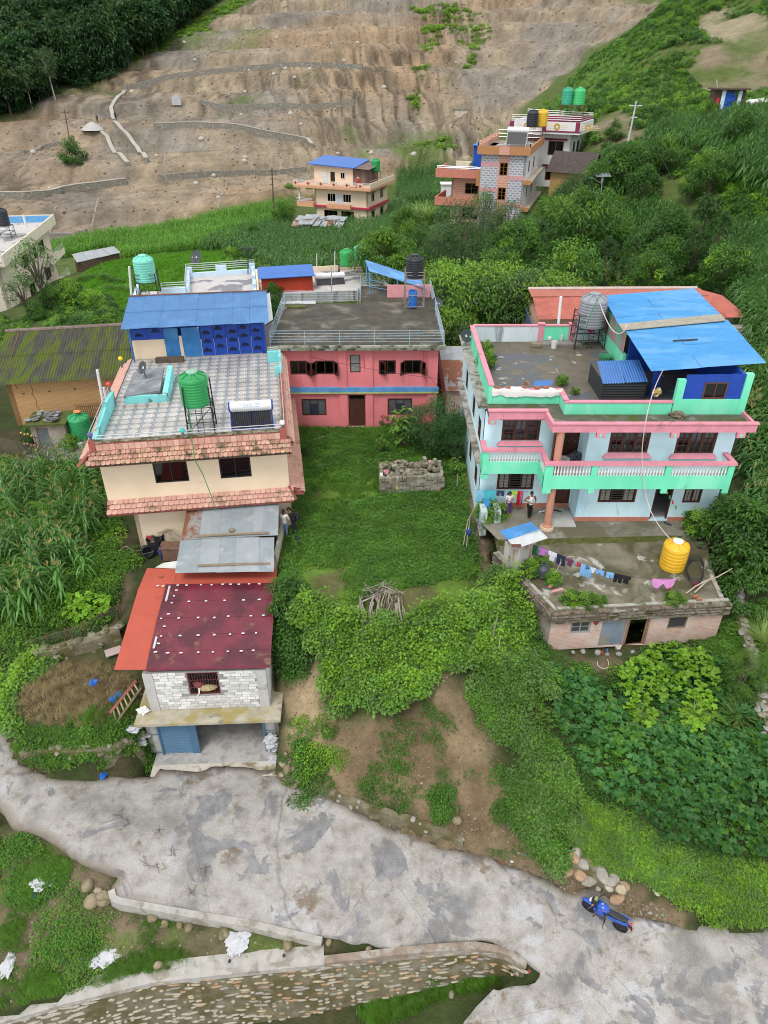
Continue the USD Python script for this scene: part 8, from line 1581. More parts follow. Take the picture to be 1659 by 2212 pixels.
spots=[(c_yl,835,632,1.05,'tree with yellowish young leaves beside the tanks of the stained house'),(c_gy,1000,590,1.15,'tall grey-green tree in the hollow behind the pink house'),(c_gy,950,600,.8,'smaller grey-green tree left of the tall one in the hollow'),(c_lo,1000,690,1.15,'wide spreading tree right of the pink house roof'),(c_lo,1075,690,1.05,'spreading tree before the red roof gallery'),(c_lo,960,735,.75,'low spreading tree beside the pink house wall'),(c_br[0],1075,640,.8,'rounded tree above the spreading trees'),(c_ft,1250,570,1.25,'broad tree with feathery yellow-tipped foliage below the tiled tower'),(c_br[1],1230,655,1.,'bright leafy tree behind the red roof'),(c_cy,1490,600,1.15,'tall dark columnar tree on the right, before the maize'),(c_cy,1515,610,.95,'second dark columnar tree, right of the tallest'),(c_cy,1310,640,.8,'dark columnar tree behind the red roof'),(c_cy,1345,615,.7,'thin dark columnar tree behind the red roof'),(c_br[0],1390,640,.7,'rounded bright tree behind the blue roof'),(c_dk,1430,610,.8,'dark round tree behind the blue roof'),(c_dk,1350,405,.95,'dense round tree on the hillside by the maize strip'),(c_dk,1385,440,.8,'round bush-like tree below the dense one on the hillside'),(c_br[1],1530,425,.85,'light big-leaved tree on the grassy slope at right'),(c_br[1],1490,440,.55,'smaller light tree left of the big-leaved one'),(c_br[0],1555,405,.6,'light tree right of the big-leaved one'),(c_sp,1040,520,1.,'sparse thin tree in front of the tiled tower'),(c_sp,100,665,1.05,'thin loose tree beside the tall cream house'),(c_sp,65,690,.7,'small loose tree before the tall cream house'),(c_br[0],615,490,.75,'dark tree left of the three-storey house'),(c_dk,550,520,.45,'small round tree at the edge of the maize'),(c_br[1],900,560,.8,'leafy tree behind the stained house'),(c_br[0],870,610,.8,'leafy tree behind the pink house stair roof'),(c_gy,1150,560,.7,'grey-green tree right of the hollow'),(c_br[0],1110,590,1.,'rounded tree right of the tall grey-green one'),(c_lo,1180,690,.95,'spreading tree before the left end of the red roof'),(c_gy,1090,545,.9,'grey-green tree below the tower path'),(c_br[1],1320,560,.95,'rounded tree above the columnar ones'),(c_ft,1190,525,.9,'feathery tree left of the yellow-tipped one'),(c_dk,1440,560,.95,'dark tree left of the tallest columnar tree'),(c_br[0],1290,430,.8,'rounded tree by the solar street lamp'),(c_gy,1240,470,.8,'grey-green tree below the lamp'),(c_dk,1590,330,.8,'dark tree in the tall maize'),(c_br[1],1420,380,.8,'leafy tree on the hillside above the lamp'),(c_yl,880,540,.9,'warm-leaved tree in front of the maize hollow'),(c_br[0],1560,640,.8,'tree at the corner of the right maize field'),(c_dk,585,690,.42,'climber-covered little tree between the pale blue and pink houses'),(c_dk,590,655,.38,'dark little tree at the corner of the pink house roof'),(c_br[1],960,650,.7,'light tree between pink house and spreading trees'),(c_dk,1190,600,.7,'dark tree left of the bright leafy tree'),(c_dk,705,560,.4,'round bush at the end of the tin shack maize'),(c_br[0],770,590,.5,'leafy tree behind the turquoise tank')]
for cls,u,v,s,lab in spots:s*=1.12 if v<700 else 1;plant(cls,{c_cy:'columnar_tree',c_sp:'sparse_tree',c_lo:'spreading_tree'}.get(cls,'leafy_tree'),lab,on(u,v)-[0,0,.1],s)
bsp=[(1,163,660,1.5,'large green bush on the bank behind the mossy roof'),(0,120,665,1.2,'dark bush left of the large one behind the mossy roof'),(1,200,668,1.1,'light bush right of the large one behind the mossy roof'),(0,80,690,1.,'dark bush at the corner of the tall cream house'),(0,160,352,2.6,'single round shrub on the bare slope under the power pole'),(1,1575,243,1.7,'vine-like bush covering the garden hut'),(1,1530,255,1.3,'bush left of the garden hut'),(0,1430,280,1.6,'dark bush below the leaning pole'),(0,1330,300,1.3,'bush on the hillside right of the maroon-trimmed house'),(0,1500,340,1.5,'dark bush at the corner of the tall maize'),(2,1150,520,1.2,'pale bush by the path below the tiled tower'),(1,990,460,1.2,'light bush beside the tower wing'),(0,940,445,1.2,'dark bush in the hollow left of the tower wing'),(1,500,560,1.,'light bush above the rice terrace'),(2,735,500,1.3,'round bush right of the tin shack')]
for k,u,v,s,lab in bsp:plant(c_bs[k],'bush',lab,on(u,v)-[0,0,.1],s,'bush')
plant(c_dk,'round_tree','dense dark round tree at the right end of the patio',(18.3,29.6,lz(18.3,29.6)),.92,'tree',None,.85);plant(c_bs[0],'bush','dark bush below the dense round tree',(18.,27.3,lz(18,27.3)),1.15,'bush');plant(c_bs[1],'bush','low bush reaching over the patio end',(16.4,31.,.9),.75,'bush')
cyp=tpr('cypress_shrub','column',2.2,.75,0,[g_mid,t_yellow],241,nclus=90,per=70,leafL=.09,leafW=.03,base=.04,trunk=.05,LS=1.1);q=on(1585,1500);plant(cyp,'cypress_shrub','yellow-green cypress-like shrub at the right, below the outbuilding',q,1.15,'shrub')
pam=UsdGeom.Xform.Define(stage,'/class_pampas');pam.GetPrim().SetSpecifier(Sdf.SpecifierClass);usdkit.mesh(stage,'/class_pampas/blades',blades(170,.3,2.1,.035,1.15,seg=6,seed=77).get(),LEAF('pampas_blade',(.12,.19,.06),(.19,.26,.1),(.28,.34,.17)))
for u,v,s,lab in((1648,1400,.95,'large tuft of long pale blades at the right edge'),(925,480,2.1,'big tuft of long blades before the three-storey house field'),(905,470,1.5,'second tuft of long blades left of the big one'),(1500,1555,.55,'tuft of broad grass among the squash at right'),(1590,1560,.6,'tuft of broad grass near the right border'),(1380,1560,.5,'tuft of broad grass in the middle of the squash vine')):plant('/class_pampas','long_grass_tuft',lab,on(u,v),s,'grass tuft')
bl=UsdGeom.Xform.Define(stage,'/class_bigleaf');bl.GetPrim().SetSpecifier(Sdf.SpecifierClass)
R=np.random.default_rng(8);stm,lvs=MB(),MB()
for k in range(11):
 a=R.uniform(0,6.28);b=NA([.7*math.cos(a)*R.uniform(.2,1),.7*math.sin(a)*R.uniform(.2,1),R.uniform(1.,1.9)]);stm.tube([(0,0,-.2),b*[.4,.4,.6],b],[.03,.02,.012],5)
 n=12;zz=R.uniform(.3,1,n);aa=R.uniform(0,6.28,n);leafset(b*np.c_[zz,zz,zz],np.c_[np.cos(aa),np.sin(aa),R.normal(.15,.2,n)],R.uniform(.28,.48,n),R.uniform(.13,.22,n),mb=lvs,seed=k)
usdkit.mesh(stage,'/class_bigleaf/stems',stm.get(),bark);usdkit.mesh(stage,'/class_bigleaf/leaves',lvs.get(),LEAF('tobacco_leaf',(.075,.17,.03),(.13,.24,.05),(.2,.32,.08),trans=.3))
for u,v,s,lab in((868,968,1.5,'tall plant with large light leaves behind the block stack'),(825,980,.7,'smaller large-leaved plant left of the block stack'),(985,1030,.75,'large-leaved plant right of the block stack')):plant('/class_bigleaf','large_leaf_plant',lab,on(u,v),s,'plant')
fea=tpr('feathery_shrub','round',2.3,1.25,0,[g_dark,LEAF('feathery_leaf',(.022,.075,.026),(.038,.11,.036),(.06,.15,.05))],251,nclus=70,per=110,leafL=.1,leafW=.03,base=.05,trunk=.05,LS=1.15)
for u,v,s,lab in((940,975,1.5,'dark feathery shrub in front of the pink house, right of the large leaves'),(985,985,1.1,'feathery shrub at the corner nearest the path'),(905,955,1.1,'feathery shrub close to the pink wall')):plant(fea,'feathery_shrub',lab,on(u,v),s,'shrub')
for u,v,s,k,lab in((870,915,.75,0,'dark bush under the right window of the pink house'),(835,920,.5,0,'small round bush left of the window bush at the pink house'),(905,905,.6,0,'bush at the right corner of the pink house wall'),(645,985,.5,0,'dark weed bush at the upper left of the lawn'),(158,970,.55,1,'round clipped yellow-green shrub in the yard of the brick house'),(70,955,.6,0,'dark bush at the iron gate'),(1110,1240,.5,1,'weedy bush at the corner of the outbuilding'),(620,1305,.95,0,'dark round shrub beside the red roof'),(605,1340,.8,0,'dark shrub below the round one beside the red roof')):plant(c_bs[k],'bush',lab,on(u,v),s,'bush')
# == STONE WALL AT THE BOTTOM
wl=dens(NA(WALLTOP),.25)
sd=np.gradient(wl[:,:2],axis=0);sd/=np.linalg.norm(sd,axis=1,keepdims=True);so=np.c_[sd[:,1],-sd[:,0]]
SW=Obj('stone_wall','long mossy stone retaining wall with pale coping along the bottom of the picture','retaining wall',wl[len(wl)//2])
nW=len(wl);zb_=np.minimum(land(wl[:,0]+so[:,0]*1.2,wl[:,1]+so[:,1]*1.2),wl[:,2]-.3)-.4
lev=LS_(0,1,7);batt=.14
fv=np.concatenate([np.c_[wl[:,:2]+so*(batt*(wl[:,2]-zb_)*t)[:,None],wl[:,2]-.06-(wl[:,2]-.06-zb_)*t]for t in lev])
i=(np.arange(6)[:,None]*nW+np.arange(nW-1)[None])[...,None];q=(i+NA([0,nW,nW+1,1])).reshape(-1,4)
mort=M('mossy_mortar',(.165,.145,.095),var=.3,sc=2.5,c2=(.1,.085,.035),s2=.8,lo2=.45,hi2=.6,c3=(.2,.18,.13),s3=1.5,lo3=.56,hi3=.66,bump=.8,bsc=14)
SW.part('wall_face',MB().add(fv,q),mort,w=1)
ia=wl[:,2]*0+1
inner=np.c_[wl[:,:2]-so*.75,wl[:,2]]
SW.part('coping',MB().m(strip(np.c_[wl[:,:2]-so*.32,wl[:,2]][6:int(nW*.68)],.74,-.05,.22)),kerb_mat,w=1)
SW.part('road_edge',MB().m(strip(np.c_[wl[:,:2]-so*.1,wl[:,2]][int(nW*.66):],.28,-.1,.5)),M('brown_kerb',(.24,.19,.15),var=.25,sc=3,c2=(.32,.3,.27),s2=2),w=1)
stm_=[M(f'wall_stone_{k}',c,var=.2,sc=6,bump=.4)for k,c in en([(.36,.33,.28),(.29,.27,.235),(.38,.32,.22),(.33,.22,.14),(.24,.225,.19)])]
cand=[]
arc=np.concatenate([[0],np.cumsum(np.linalg.norm(np.diff(wl[:,:2],axis=0),axis=1))])
hgt_=float(np.max(wl[:,2]-zb_));z_=.14
while z_<hgt_-.3:
 s_=Ur(0,.4)
 while s_<arc[-1]:
  k=int(np.searchsorted(arc,s_));k=min(k,nW-1)
  if z_<wl[k,2]-zb_[k]-.35 and r_.random()<.62:cand.append((k,z_+Ur(-.08,.08)))
  s_+=Ur(.26,.52)
 z_+=.175
def stone_at(k,zz):
 p=np.r_[wl[k,:2]+so[k]*(batt*zz+.012),wl[k,2]-zz];a=math.atan2(sd[k,1],sd[k,0])
 v,f=rock(1.,r_.randrange(9999),1.,1);v=v/np.abs(v).max(0)*[r_.choice((.07,.11,.15,.19,.27))*Ur(.8,1.2),.05,Ur(.022,.062)]
 T=tr(*p)@rotz(a)@RM(Ur(-.2,.2),[0,1,0]);return v@T[:3,:3].T+T[:3,3],f
cand.sort(key=lambda c:abs(wl[c[0],0])+c[1]*2)
srest=MB()
for n_,(k,zz)in en(cand):
 v,f=stone_at(k,zz)
 if n_<295:SW.part('stone',MB().add(v,f),r_.choice(stm_),w=1,smooth=1)
 else:srest.add(v,f)
if srest.n:SW.part('stones',srest,stm_[0],w=1,kind='stuff')
for k in(int(nW*.42),int(nW*.52),int(nW*.6)):SW.part('weep_pipe',MB().tube([np.r_[wl[k,:2]-so[k]*.45,wl[k,2]+.02],np.r_[wl[k,:2]-so[k]*.35,wl[k,2]+.14]],.05,8),bst,w=1)
def rubble(name,label,uv,h,thick,n,mats,drop=0.,sz=.2):
 L=NA([on(u,v)for u,v in uv]);L=dens(L,.3);o=Obj(name,label,'stone wall',L[len(L)//2])
 L[:,2]=land(L[:,0],L[:,1])+drop
 o.part('core',MB().m(strip(L,thick,-h*.86,.8)),mort,w=1)
 d=np.gradient(L[:,:2],axis=0);d/=np.linalg.norm(d,axis=1,keepdims=True)
 for k in range(n):
  j=r_.randrange(len(L));side=r_.choice((-1,1,0,0));nrm=NA([-d[j,1],d[j,0]]);zz=h*(Ur(.1,.9)if side else.92)
  v,f=rock(sz*Ur(.5,1.3),r_.randrange(9999),.5,1);v=v*[Ur(.8,1.5),1,1];T=tr(L[j,0]+nrm[0]*side*thick/2,L[j,1]+nrm[1]*side*thick/2,L[j,2]+zz)@rotz(Ur(0,6.28))
  o.part('stone',MB().add(v@T[:3,:3].T+T[:3,3],f),r_.choice(mats),w=1)
 return o
mst=[M(f'moss_stone_{k}',c,var=.3,sc=5,c2=(.085,.09,.03),s2=2.5,lo2=.5,hi2=.6)for k,c in en([(.17,.155,.11),(.22,.205,.155),(.12,.11,.075)])]
rubble('garden_wall','mossy stone wall between the garden and the dug-over plot',[(84,1425),(140,1412),(200,1396),(262,1372)],.95,.5,46,mst,-.3)
rubble('terrace_wall','low broken stone wall in the weeds beside the ramp',[(50,1632),(110,1628),(180,1630),(250,1625),(310,1632)],.55,.4,34,mst,-.08,.16)
rubble('drain_wall','low concrete and stone drain wall along the foot of the bank',[(612,1672),(690,1700),(760,1736),(850,1768),(940,1800),(1000,1822)],.34,.3,18,[M('drain_grey',(.27,.25,.22),var=.2)],0.,.12)
rubble('border_wall','pale stone border wall at the right edge, beside the maize',[(1592,1290),(1600,1350),(1620,1430),(1640,1520),(1660,1590)],.5,.4,60,[M('pale_border_stone',(.26,.25,.235),var=.25,sc=5),mst[1]],.05)
rubble('roadside_wall','broken stone wall end beside the motorbike',[(1235,1872),(1262,1890),(1300,1912),(1335,1940)],.75,.5,34,stm_,-.05,.26)
# == MOTORBIKE
bc=atz(1306,1976,-6.95);bz=float(ramp_h(NA([bc[0]]),NA([bc[1]]))[0])+.03
bk=Obj('motorbike','blue motorbike with a black seat parked on the concrete near the road edge','motorbike',(bc[0],bc[1],bz),143)
bblue=M('bike_blue',(.015,.08,.42),r=.25,coat=.6,var=.05);rub=M('rubber',(.018,.018,.02),r=.7);bblk=M('bike_black',(.02,.021,.024),r=.45);chrome=M('chrome',(.5,.5,.52),r=.2,metal=1)
Rx=RM(math.pi/2,[1,0,0])
for x in(.64,-.66):
 ty=bk.part('wheel',MB().lathe([(.2,-.045),(.27,-.055),(.305,-.03),(.31,0),(.305,.03),(.27,.055),(.2,.045),(.2,-.045)],28).xf(tr(x,0,.31)@Rx),rub,smooth=40)
 bk.part('rim',MB().lathe([(.03,-.05),(.2,-.02),(.2,.02),(.03,.05)],20).xf(tr(x,0,.31)@Rx),bblk,ty)
 bk.part('disc',MB().lathe([(.05,.058),(.13,.058),(.13,.066),(.05,.066)],20).xf(tr(x,0,.31)@Rx),chrome,ty)
for y in(-.09,.09):bk.part('fork',MB().tube([(.64,y,.31),(.42,y*.9,.92)],.026,8),chrome)
def loft(secs,k=14):
 0
 mb=MB();t=LS_(0,2*math.pi,k,endpoint=False);v=np.concatenate([np.c_[np.full(k,x),w_*np.cos(t),(a+b)/2+(b-a)/2*np.sin(t)]for x,w_,a,b in secs])
 n=len(secs);i=(np.arange(n-1)[:,None]*k+np.arange(k)[None]);j=(np.arange(n-1)[:,None]*k+(np.arange(k)[None]+1)%k);q=np.stack([i,j,j+k,i+k],-1).reshape(-1,4)[:,::-1]
 mb.add(v,q);c=np.arange(1,k-1);mb.f[-1]=VS([mb.f[-1],np.c_[0*c,c,c+1],(n-1)*k+np.c_[0*c,c+1,c]]);return mb
bk.part('front_mudguard',loft([(.98,.03,.52,.56),(.86,.085,.56,.66),(.64,.1,.6,.68),(.46,.085,.56,.64),(.36,.04,.5,.54)]),bblue,smooth=1)
hl=bk.part('headlight_cowl',loft([(.66,.05,.8,.88),(.58,.14,.74,1.),(.46,.15,.8,1.06),(.38,.1,.92,1.08)]),bblk,smooth=1)
bk.part('headlight',loft([(.7,.06,.78,.86),(.64,.11,.76,.93),(.58,.12,.78,.96)]),M('lamp_white',(.62,.62,.64),r=.15),hl,smooth=1)
bk.part('instrument',MB().box(.4,.52,-.08,.08,1.05,1.1),M('dash_green',(.22,.26,.12),r=.3),hl)
tk_=bk.part('fuel_tank',loft([(.38,.06,.72,.86),(.3,.17,.66,.96),(.12,.2,.64,1.),(-.04,.15,.66,.93),(-.14,.09,.7,.84)]),bblue,smooth=1)
bk.part('tank_stripe',loft([(.1,.201,.8,.9),(.02,.185,.78,.9)]),M('bike_red',(.45,.03,.06),r=.3),tk_,smooth=1);bk.part('fuel_cap',MB().lathe([(0,0),(.04,0),(.04,.015),(0,.015)],14,(.18,0,1.)),chrome,tk_)
for s_ in(-1,1):bk.part('tank_cowl',loft([(.44,.02,.6,.7),(.3,.05,.52,.86),(.12,.05,.5,.8),(0.,.02,.56,.7)]).xf(tr(0,.19*s_,0)),bblue,smooth=1)
bk.part('seat',loft([(-.04,.09,.78,.84),(-.2,.13,.76,.86),(-.45,.15,.78,.88),(-.7,.13,.82,.93),(-.86,.08,.86,.94)]),M('seat_black',(.035,.037,.042),r=.6),smooth=1)
for s_ in(-1,1):
 bk.part('side_panel',loft([(-.15,.03,.56,.74),(-.4,.035,.6,.78),(-.75,.03,.74,.86),(-.95,.015,.84,.9)]).xf(tr(0,.15*s_,0)),bblue,smooth=1);bk.part('grab_rail',MB().tube([(-.5,.17*s_,.82),(-.8,.17*s_,.92),(-.96,.06*s_,.93)],.015,6),M('rail_blue',(.05,.16,.5),r=.3))
 bk.part('handlebar',MB().tube([(.42,0,1.02),(.38,.2*s_,1.06),(.28,.36*s_,1.04)],.016,7),bblk);bk.part('grip',MB().tube([(.3,.33*s_,1.045),(.26,.42*s_,1.03)],.026,8),rub)
 m_=bk.part('mirror_stem',MB().tube([(.38,.22*s_,1.07),(.4,.34*s_,1.22)],.009,5),bblk);bk.part('mirror',MB().m(ICO(2,1.),tr(.4,.37*s_,1.25)@np.diag([.03,.075,.05,1])),bblk,m_,smooth=1)
 bk.part('indicator',MB().m(ICO(1,.035),tr(-1.02,.14*s_,.72)),M('amber',(.5,.17,.02),r=.2),smooth=1);bk.part('indicator',MB().m(ICO(1,.035),tr(.5,.2*s_,.88)),M('amber',0),smooth=1)
 bk.part('footrest',MB().tube([(-.1,.1*s_,.36),(-.1,.3*s_,.36)],.018,6),rub)
bk.part('rear_mudguard',loft([(-.84,.06,.72,.8),(-1.,.08,.58,.76),(-1.1,.06,.46,.6)]),bblk,smooth=1);bk.part('tail_lamp',loft([(-.94,.05,.8,.88),(-1.02,.06,.78,.87),(-1.06,.03,.79,.84)]),M('tail_red',(.5,.04,.04),r=.2),smooth=1);bk.part('number_plate',MB().box(-1.13,-1.12,-.1,.1,.5,.62),M('plate_red',(.45,.05,.05)))
bk.part('engine',MB().m(TBOX((.34,.28,.3)),tr(.1,0,.42)).m(trimesh.creation.cylinder(.12,.36,sections=16),tr(.06,0,.38)@Rx),M('engine_grey',(.1,.1,.11),r=.4,metal=.5));bk.part('exhaust',MB().tube([(.25,-.12,.32),(.1,-.16,.22),(-.3,-.18,.28),(-.85,-.2,.42)],[.02,.022,.045,.05],9),bblk)
bk.part('frame',MB().tube([(.42,0,.95),(.2,0,.62),(-.2,0,.52),(-.66,0,.31)],.025,6).tube([(-.2,.08,.5),(-.8,.1,.78)],.02,6).tube([(-.2,-.08,.5),(-.8,-.1,.78)],.02,6),bblk);bk.part('side_stand',MB().tube([(-.05,.12,.3),(-.12,.34,0.)],.012,5),bblk)
for s_ in(-1,):bk.part('leg_guard',MB().tube([(.32,.08*s_,.75),(.36,.34*s_,.62),(.34,.36*s_,.42),(.26,.1*s_,.34)],.014,6).tube([(.32,.08,.75),(.36,.34,.62),(.34,.36,.42),(.26,.1,.34)],.014,6),bblk)
# == BLOCK STACK ON THE LAWN
R5=random.Random(21)
U5=R5 .uniform
bm_=[M(f'stack_block_{k}',c,var=.25,sc=5,c2=(.13,.13,.065),s2=2.,lo2=.52,hi2=.64,bump=.4)for k,c in en([(.255,.235,.19),(.2,.185,.145),(.29,.275,.235),(.22,.205,.14)])];bpaint=[M('block_white',(.52,.52,.5)),M('block_pink',(.45,.21,.23)),M('block_yellow',(.5,.42,.14))]
def block(L=.4,w_=.19,h=.19,holes=False):
 if holes:
  P=shapely.box(-L/2,-h/2,L/2,h/2)
  for k in(-1,0,1):P=P.difference(shapely.box(k*.125-.042,-.055,k*.125+.042,.055))
  m=trimesh.creation.extrude_polygon(P,w_,engine='earcut');v=NA(m.vertices)-[0,0,w_/2];return np.c_[v[:,0],-v[:,2],v[:,1]],NA(m.faces)
 m=MB().m(chunk(-L/2,L/2,-w_/2,w_/2,-h/2,h/2,.008,R5));return m.get()
fl_,fr_=atz(824,1071,0),atz(957,1068,0);ax=(fr_-fl_)/np.linalg.norm(fr_-fl_);ay=NA([-ax[1],ax[0],0]);SL_=np.linalg.norm(fr_-fl_);aa=math.atan2(ax[1],ax[0]);SDp=2.1
def lay(x,y,z,rz,rx=0.,ry=0.,holes=False,L=.4):
 v,f=block(L,holes=holes);p=fl_+ax*x+ay*y;T=tr(p[0],p[1],lz(p[0],p[1])+z)@rotz(aa+rz)@trimesh.transformations.euler_matrix(rx,ry,0)
 mt=R5 .choice(bm_*4+bpaint[:2]*1+bpaint)if R5 .random()<.3 else R5 .choice(bm_)
 one('concrete_block',MB().add(v@T[:3,:3].T+T[:3,3],f),mt,{True:'hollow grey concrete block in the stack on the lawn',False:'mossy grey concrete block in the stack on the lawn'}[holes],'concrete block','hollow blocks in the stack on the lawn'if holes else 'solid blocks in the stack on the lawn')
for lv in range(6):
 z=.1+lv*.197
 x=.1
 while x<SL_-.05:
  long_=R5 .random()<.4;w_=.4 if long_ else.2
  if x+w_/2>SL_+.1:break
  lay(x+w_/2-.1,.12 if long_ else.2,z+U5(-.01,.01),U5(-.06,.06)+(0 if long_ else math.pi/2),holes=R5 .random()<.25);x+=w_+.012
 for y in np.arange(.52,SDp,.42):
  lay(.02+U5(-.03,.03),y,z,math.pi/2+U5(-.08,.08),holes=R5 .random()<.2)
  if lv<5:lay(SL_-.05+U5(-.05,.05),y,z,math.pi/2+U5(-.1,.1))
for k in range(9):lay(.2+k*(SL_-.3)/8,SDp-.05,1.+U5(-.1,.25),U5(0,3))
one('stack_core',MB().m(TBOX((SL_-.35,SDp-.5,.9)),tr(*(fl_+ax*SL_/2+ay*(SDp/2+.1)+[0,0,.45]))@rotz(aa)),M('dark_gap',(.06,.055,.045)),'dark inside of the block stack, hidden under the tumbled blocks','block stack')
for k in range(78):lay(U5(.25,SL_-.2),U5(.3,SDp-.1),U5(.98,1.26),U5(0,3.14),U5(-.5,.5),U5(-.5,.5),holes=R5 .random()<.15,L=U5(.22,.4))
# == STICKS, STONES, SACKS, BAGS
def stick(a,b,r,mt,label,group=None,name='stick'):
 a,b=AA(a,float),AA(b,float);m=(a+b)/2+NA([U5(-.06,.06),U5(-.06,.06),U5(-.03,.06)])*np.linalg.norm(b-a);one(name,MB().tube([a,m,b],[r,r*.9,r*.6],6),mt,label,'stick',group)
wood=[M('grey_stick',(.25,.22,.19),var=.3,sc=5),M('dark_stick',(.1,.08,.065),var=.3,sc=5),M('pale_stick',(.38,.33,.26),var=.2,sc=5)]
pc=on(822,1312)
for k in range(44):
 x=U5(-1.,1.1);p=pc+[x,U5(-.3,.5),0];z0=lz(p[0],p[1]);d=NA([U5(-.35,.35),-U5(.6,1.4),-U5(0.,.5)])
 stick([p[0],p[1],z0+U5(.2,.75)],[p[0]+d[0],p[1]+d[1],z0+.2+d[2]],U5(.02,.05),R5 .choice(wood),'stick in the brushwood heap at the front edge of the lawn','sticks of the brushwood heap')
for k in range(26):
 a=U5(0,3.14);L=U5(.5,1.6);p=pc+[U5(-.6,.6),U5(.1,.7),0];z0=lz(p[0],p[1])+U5(.45,.85);stick([p[0]-L*math.cos(a)/2,p[1]-L*math.sin(a)/2,z0],[p[0]+L*math.cos(a)/2,p[1]+L*math.sin(a)/2,z0+U5(-.2,.25)],U5(.012,.025),R5 .choice(wood),'thin twig lying on top of the brushwood heap','twigs on the brushwood heap')
def gstick(u0,v0,u1,v1,r,mt,label,h=.1):stick(on(u0,v0)+[0,0,h],on(u1,v1)+[0,0,h],r,mt,label)
gstick(780,1320,850,1290,.035,wood[2],'long pale pole leaning across the brushwood heap',.55);gstick(660,960,715,943,.045,wood[2],'crooked pale branch lying below the pink house, left part',.2);gstick(712,943,772,951,.045,wood[2],'crooked pale branch lying below the pink house, right part',.2)
for k in range(14):p=on(U5(690,770),U5(936,950));stick(p+[-U5(.3,.9),0,.1],p+[U5(.3,.9),U5(-.3,.3),.22],.02,wood[1],'dark twig in the heap below the pink house','twigs below the pink house')
gstick(1028,1100,1000,1190,.03,wood[2],'thin leaning stick at the right edge of the lawn',.4);a=on(1007,1190);stick(a,a+[.1,.2,1.9],.03,wood[2],'upright stick with a blue rag at the right edge of the lawn');one('blue_rag',MB().m(rock(.16,44,1.6),tr(a[0]+.08,a[1]+.15,a[2]+1.1)),M('navy_cloth',(.03,.05,.16),var=.2),'navy rag tied to the upright stick on the lawn','rag',smooth=1)
a=on(985,1060);stick(a,a+[.05,.1,1.1],.05,wood[0],'short grey stake beside the block stack');a=on(612*0+1077,1420);stick(a,a+[0.,.1,1.3],.03,wood[2],'pale stake standing in the shrubs below the lawn');a=on(1062,1400);stick(a,a+[.15,.3,1.6],.05,wood[0],'grey post in the shrubs below the lawn')
gstick(118,1917,214,2012,.045,M('rusty_rod',(.075,.06,.05),var=.2),'long dark pole lying across the grass at lower left',.08);gstick(283,1592,326,1660,.06,M('black_pipe',(.03,.03,.032),r=.5),'black pipe lying down the bank beside the garage',.25)
for(u0,v0,u1,v1,z)in((1482,1282,1530,1252,.9),(1500,1280,1540,1245,1.),(1515,1258,1582,1228,1.1)):stick(atz(u0,v0,z-.55),atz(u1,v1,z),.035,wood[2],{1482:'long dead branch leaning on the right end of the terrace',1500:'shorter dead branch beside the long one on the terrace',1515:'thin dead branch sticking out over the right terrace wall'}[u0])
twig=M('root_brown',(.1,.065,.04),var=.3)
for k,(u,v)in en(((262,1768),(275,1790),(340,1808),(345,1880),(320,1870),(420,1930),(380,1850),(440,1892))):
 p=on(u,v);zr_=float(ramp_h(p[:1],p[1:2])[0])+.05
 for j in range(5):a=U5(0,6.28);stick([p[0]+U5(-.15,.15),p[1]+U5(-.2,.2),zr_],[p[0]+.35*math.cos(a),p[1]+.35*math.sin(a),zr_+.04],.009,twig,'brown dry root fibre scattered on the ramp','dry roots on the ramp','dry_root')
stn=[M(f'field_stone_{k}',c,var=.25,sc=4,c2=(.12,.11,.05),s2=2,lo2=.52,hi2=.62)for k,c in en([(.24,.2,.13),(.3,.26,.19),(.2,.165,.1)])]
def stone(p,r,label,group=None,mt=None,fl=.75):one('stone',MB().m(rock(r,R5 .randrange(999),fl),tr(p[0],p[1],p[2]+r*fl*.55)@rotz(U5(0,6))),mt or R5 .choice(stn),label,'stone',group,smooth=1)
for k,(u,v,r)in en(((612,1652,.2),(622,1668,.25),(635,1662,.18),(648,1674,.16),(608,1680,.2),(618,1690,.26),(632,1686,.24),(645,1690,.2),(612,1700,.2),(624,1704,.22),(638,1702,.2),(626,1645,.16),(640,1650,.15),(618,1634,.13))):stone(on(u,v)+[0,0,.12*(k%3==1)],r,'mossy stone in the heap right of the garage door','stones beside the garage')
for u,v,r,lab in((200,1952,.34,'large rounded boulder left of the ramp kerb'),(226,1946,.36,'large rounded boulder touching the end of the ramp kerb'),(190,1918,.28,'boulder behind the two large ones at the kerb end'),(213,1928,.18,'small stone between the boulders at the kerb end'),(330,1985,.22,'grey stone under the ramp kerb'),(357,1997,.17,'second stone under the ramp kerb'),(388,2000,.15,'small brown stone under the ramp kerb'),(408,2006,.19,'tan stone under the ramp kerb'),(484,2020,.24,'pale rounded stone under the ramp kerb'),(342,2088,.18,'flat brown stone in the grass above the coping'),(624,2030,.2,'brown stone right of the big white sack'),(622,2045,.22,'square brown stone behind the coping'),(710,2037,.15,'brown stone in the wedge between kerb and coping'),(796,2052,.14,'small tan stone at the end of the wedge'),(975,2150,.16,'brown stone in the grass under the stone wall'),(985,1775,.25,'stone lying in the dirt at the foot of the bank'),(760,1745,.18,'dark stone in the drain at the foot of the bank'),(1390,1830,.17,'pale stone in the shrubs above the road')):stone(on(u,v),r,lab)
for k in range(60):
 u,v=R5 .choice(((U5(60,620),U5(1880,2100)),(U5(1000,1500),U5(1830,1990)),(U5(650,1150),U5(1640,1820))));stone(on(u,v),U5(.03,.08),'small stone or rubble bit lying on the bare earth','rubble on the bare earth')
for k in range(10):stone(on(U5(640,780),U5(928,936)),U5(.1,.2),'grey stone along the foot of the pink house','stones at the pink house')
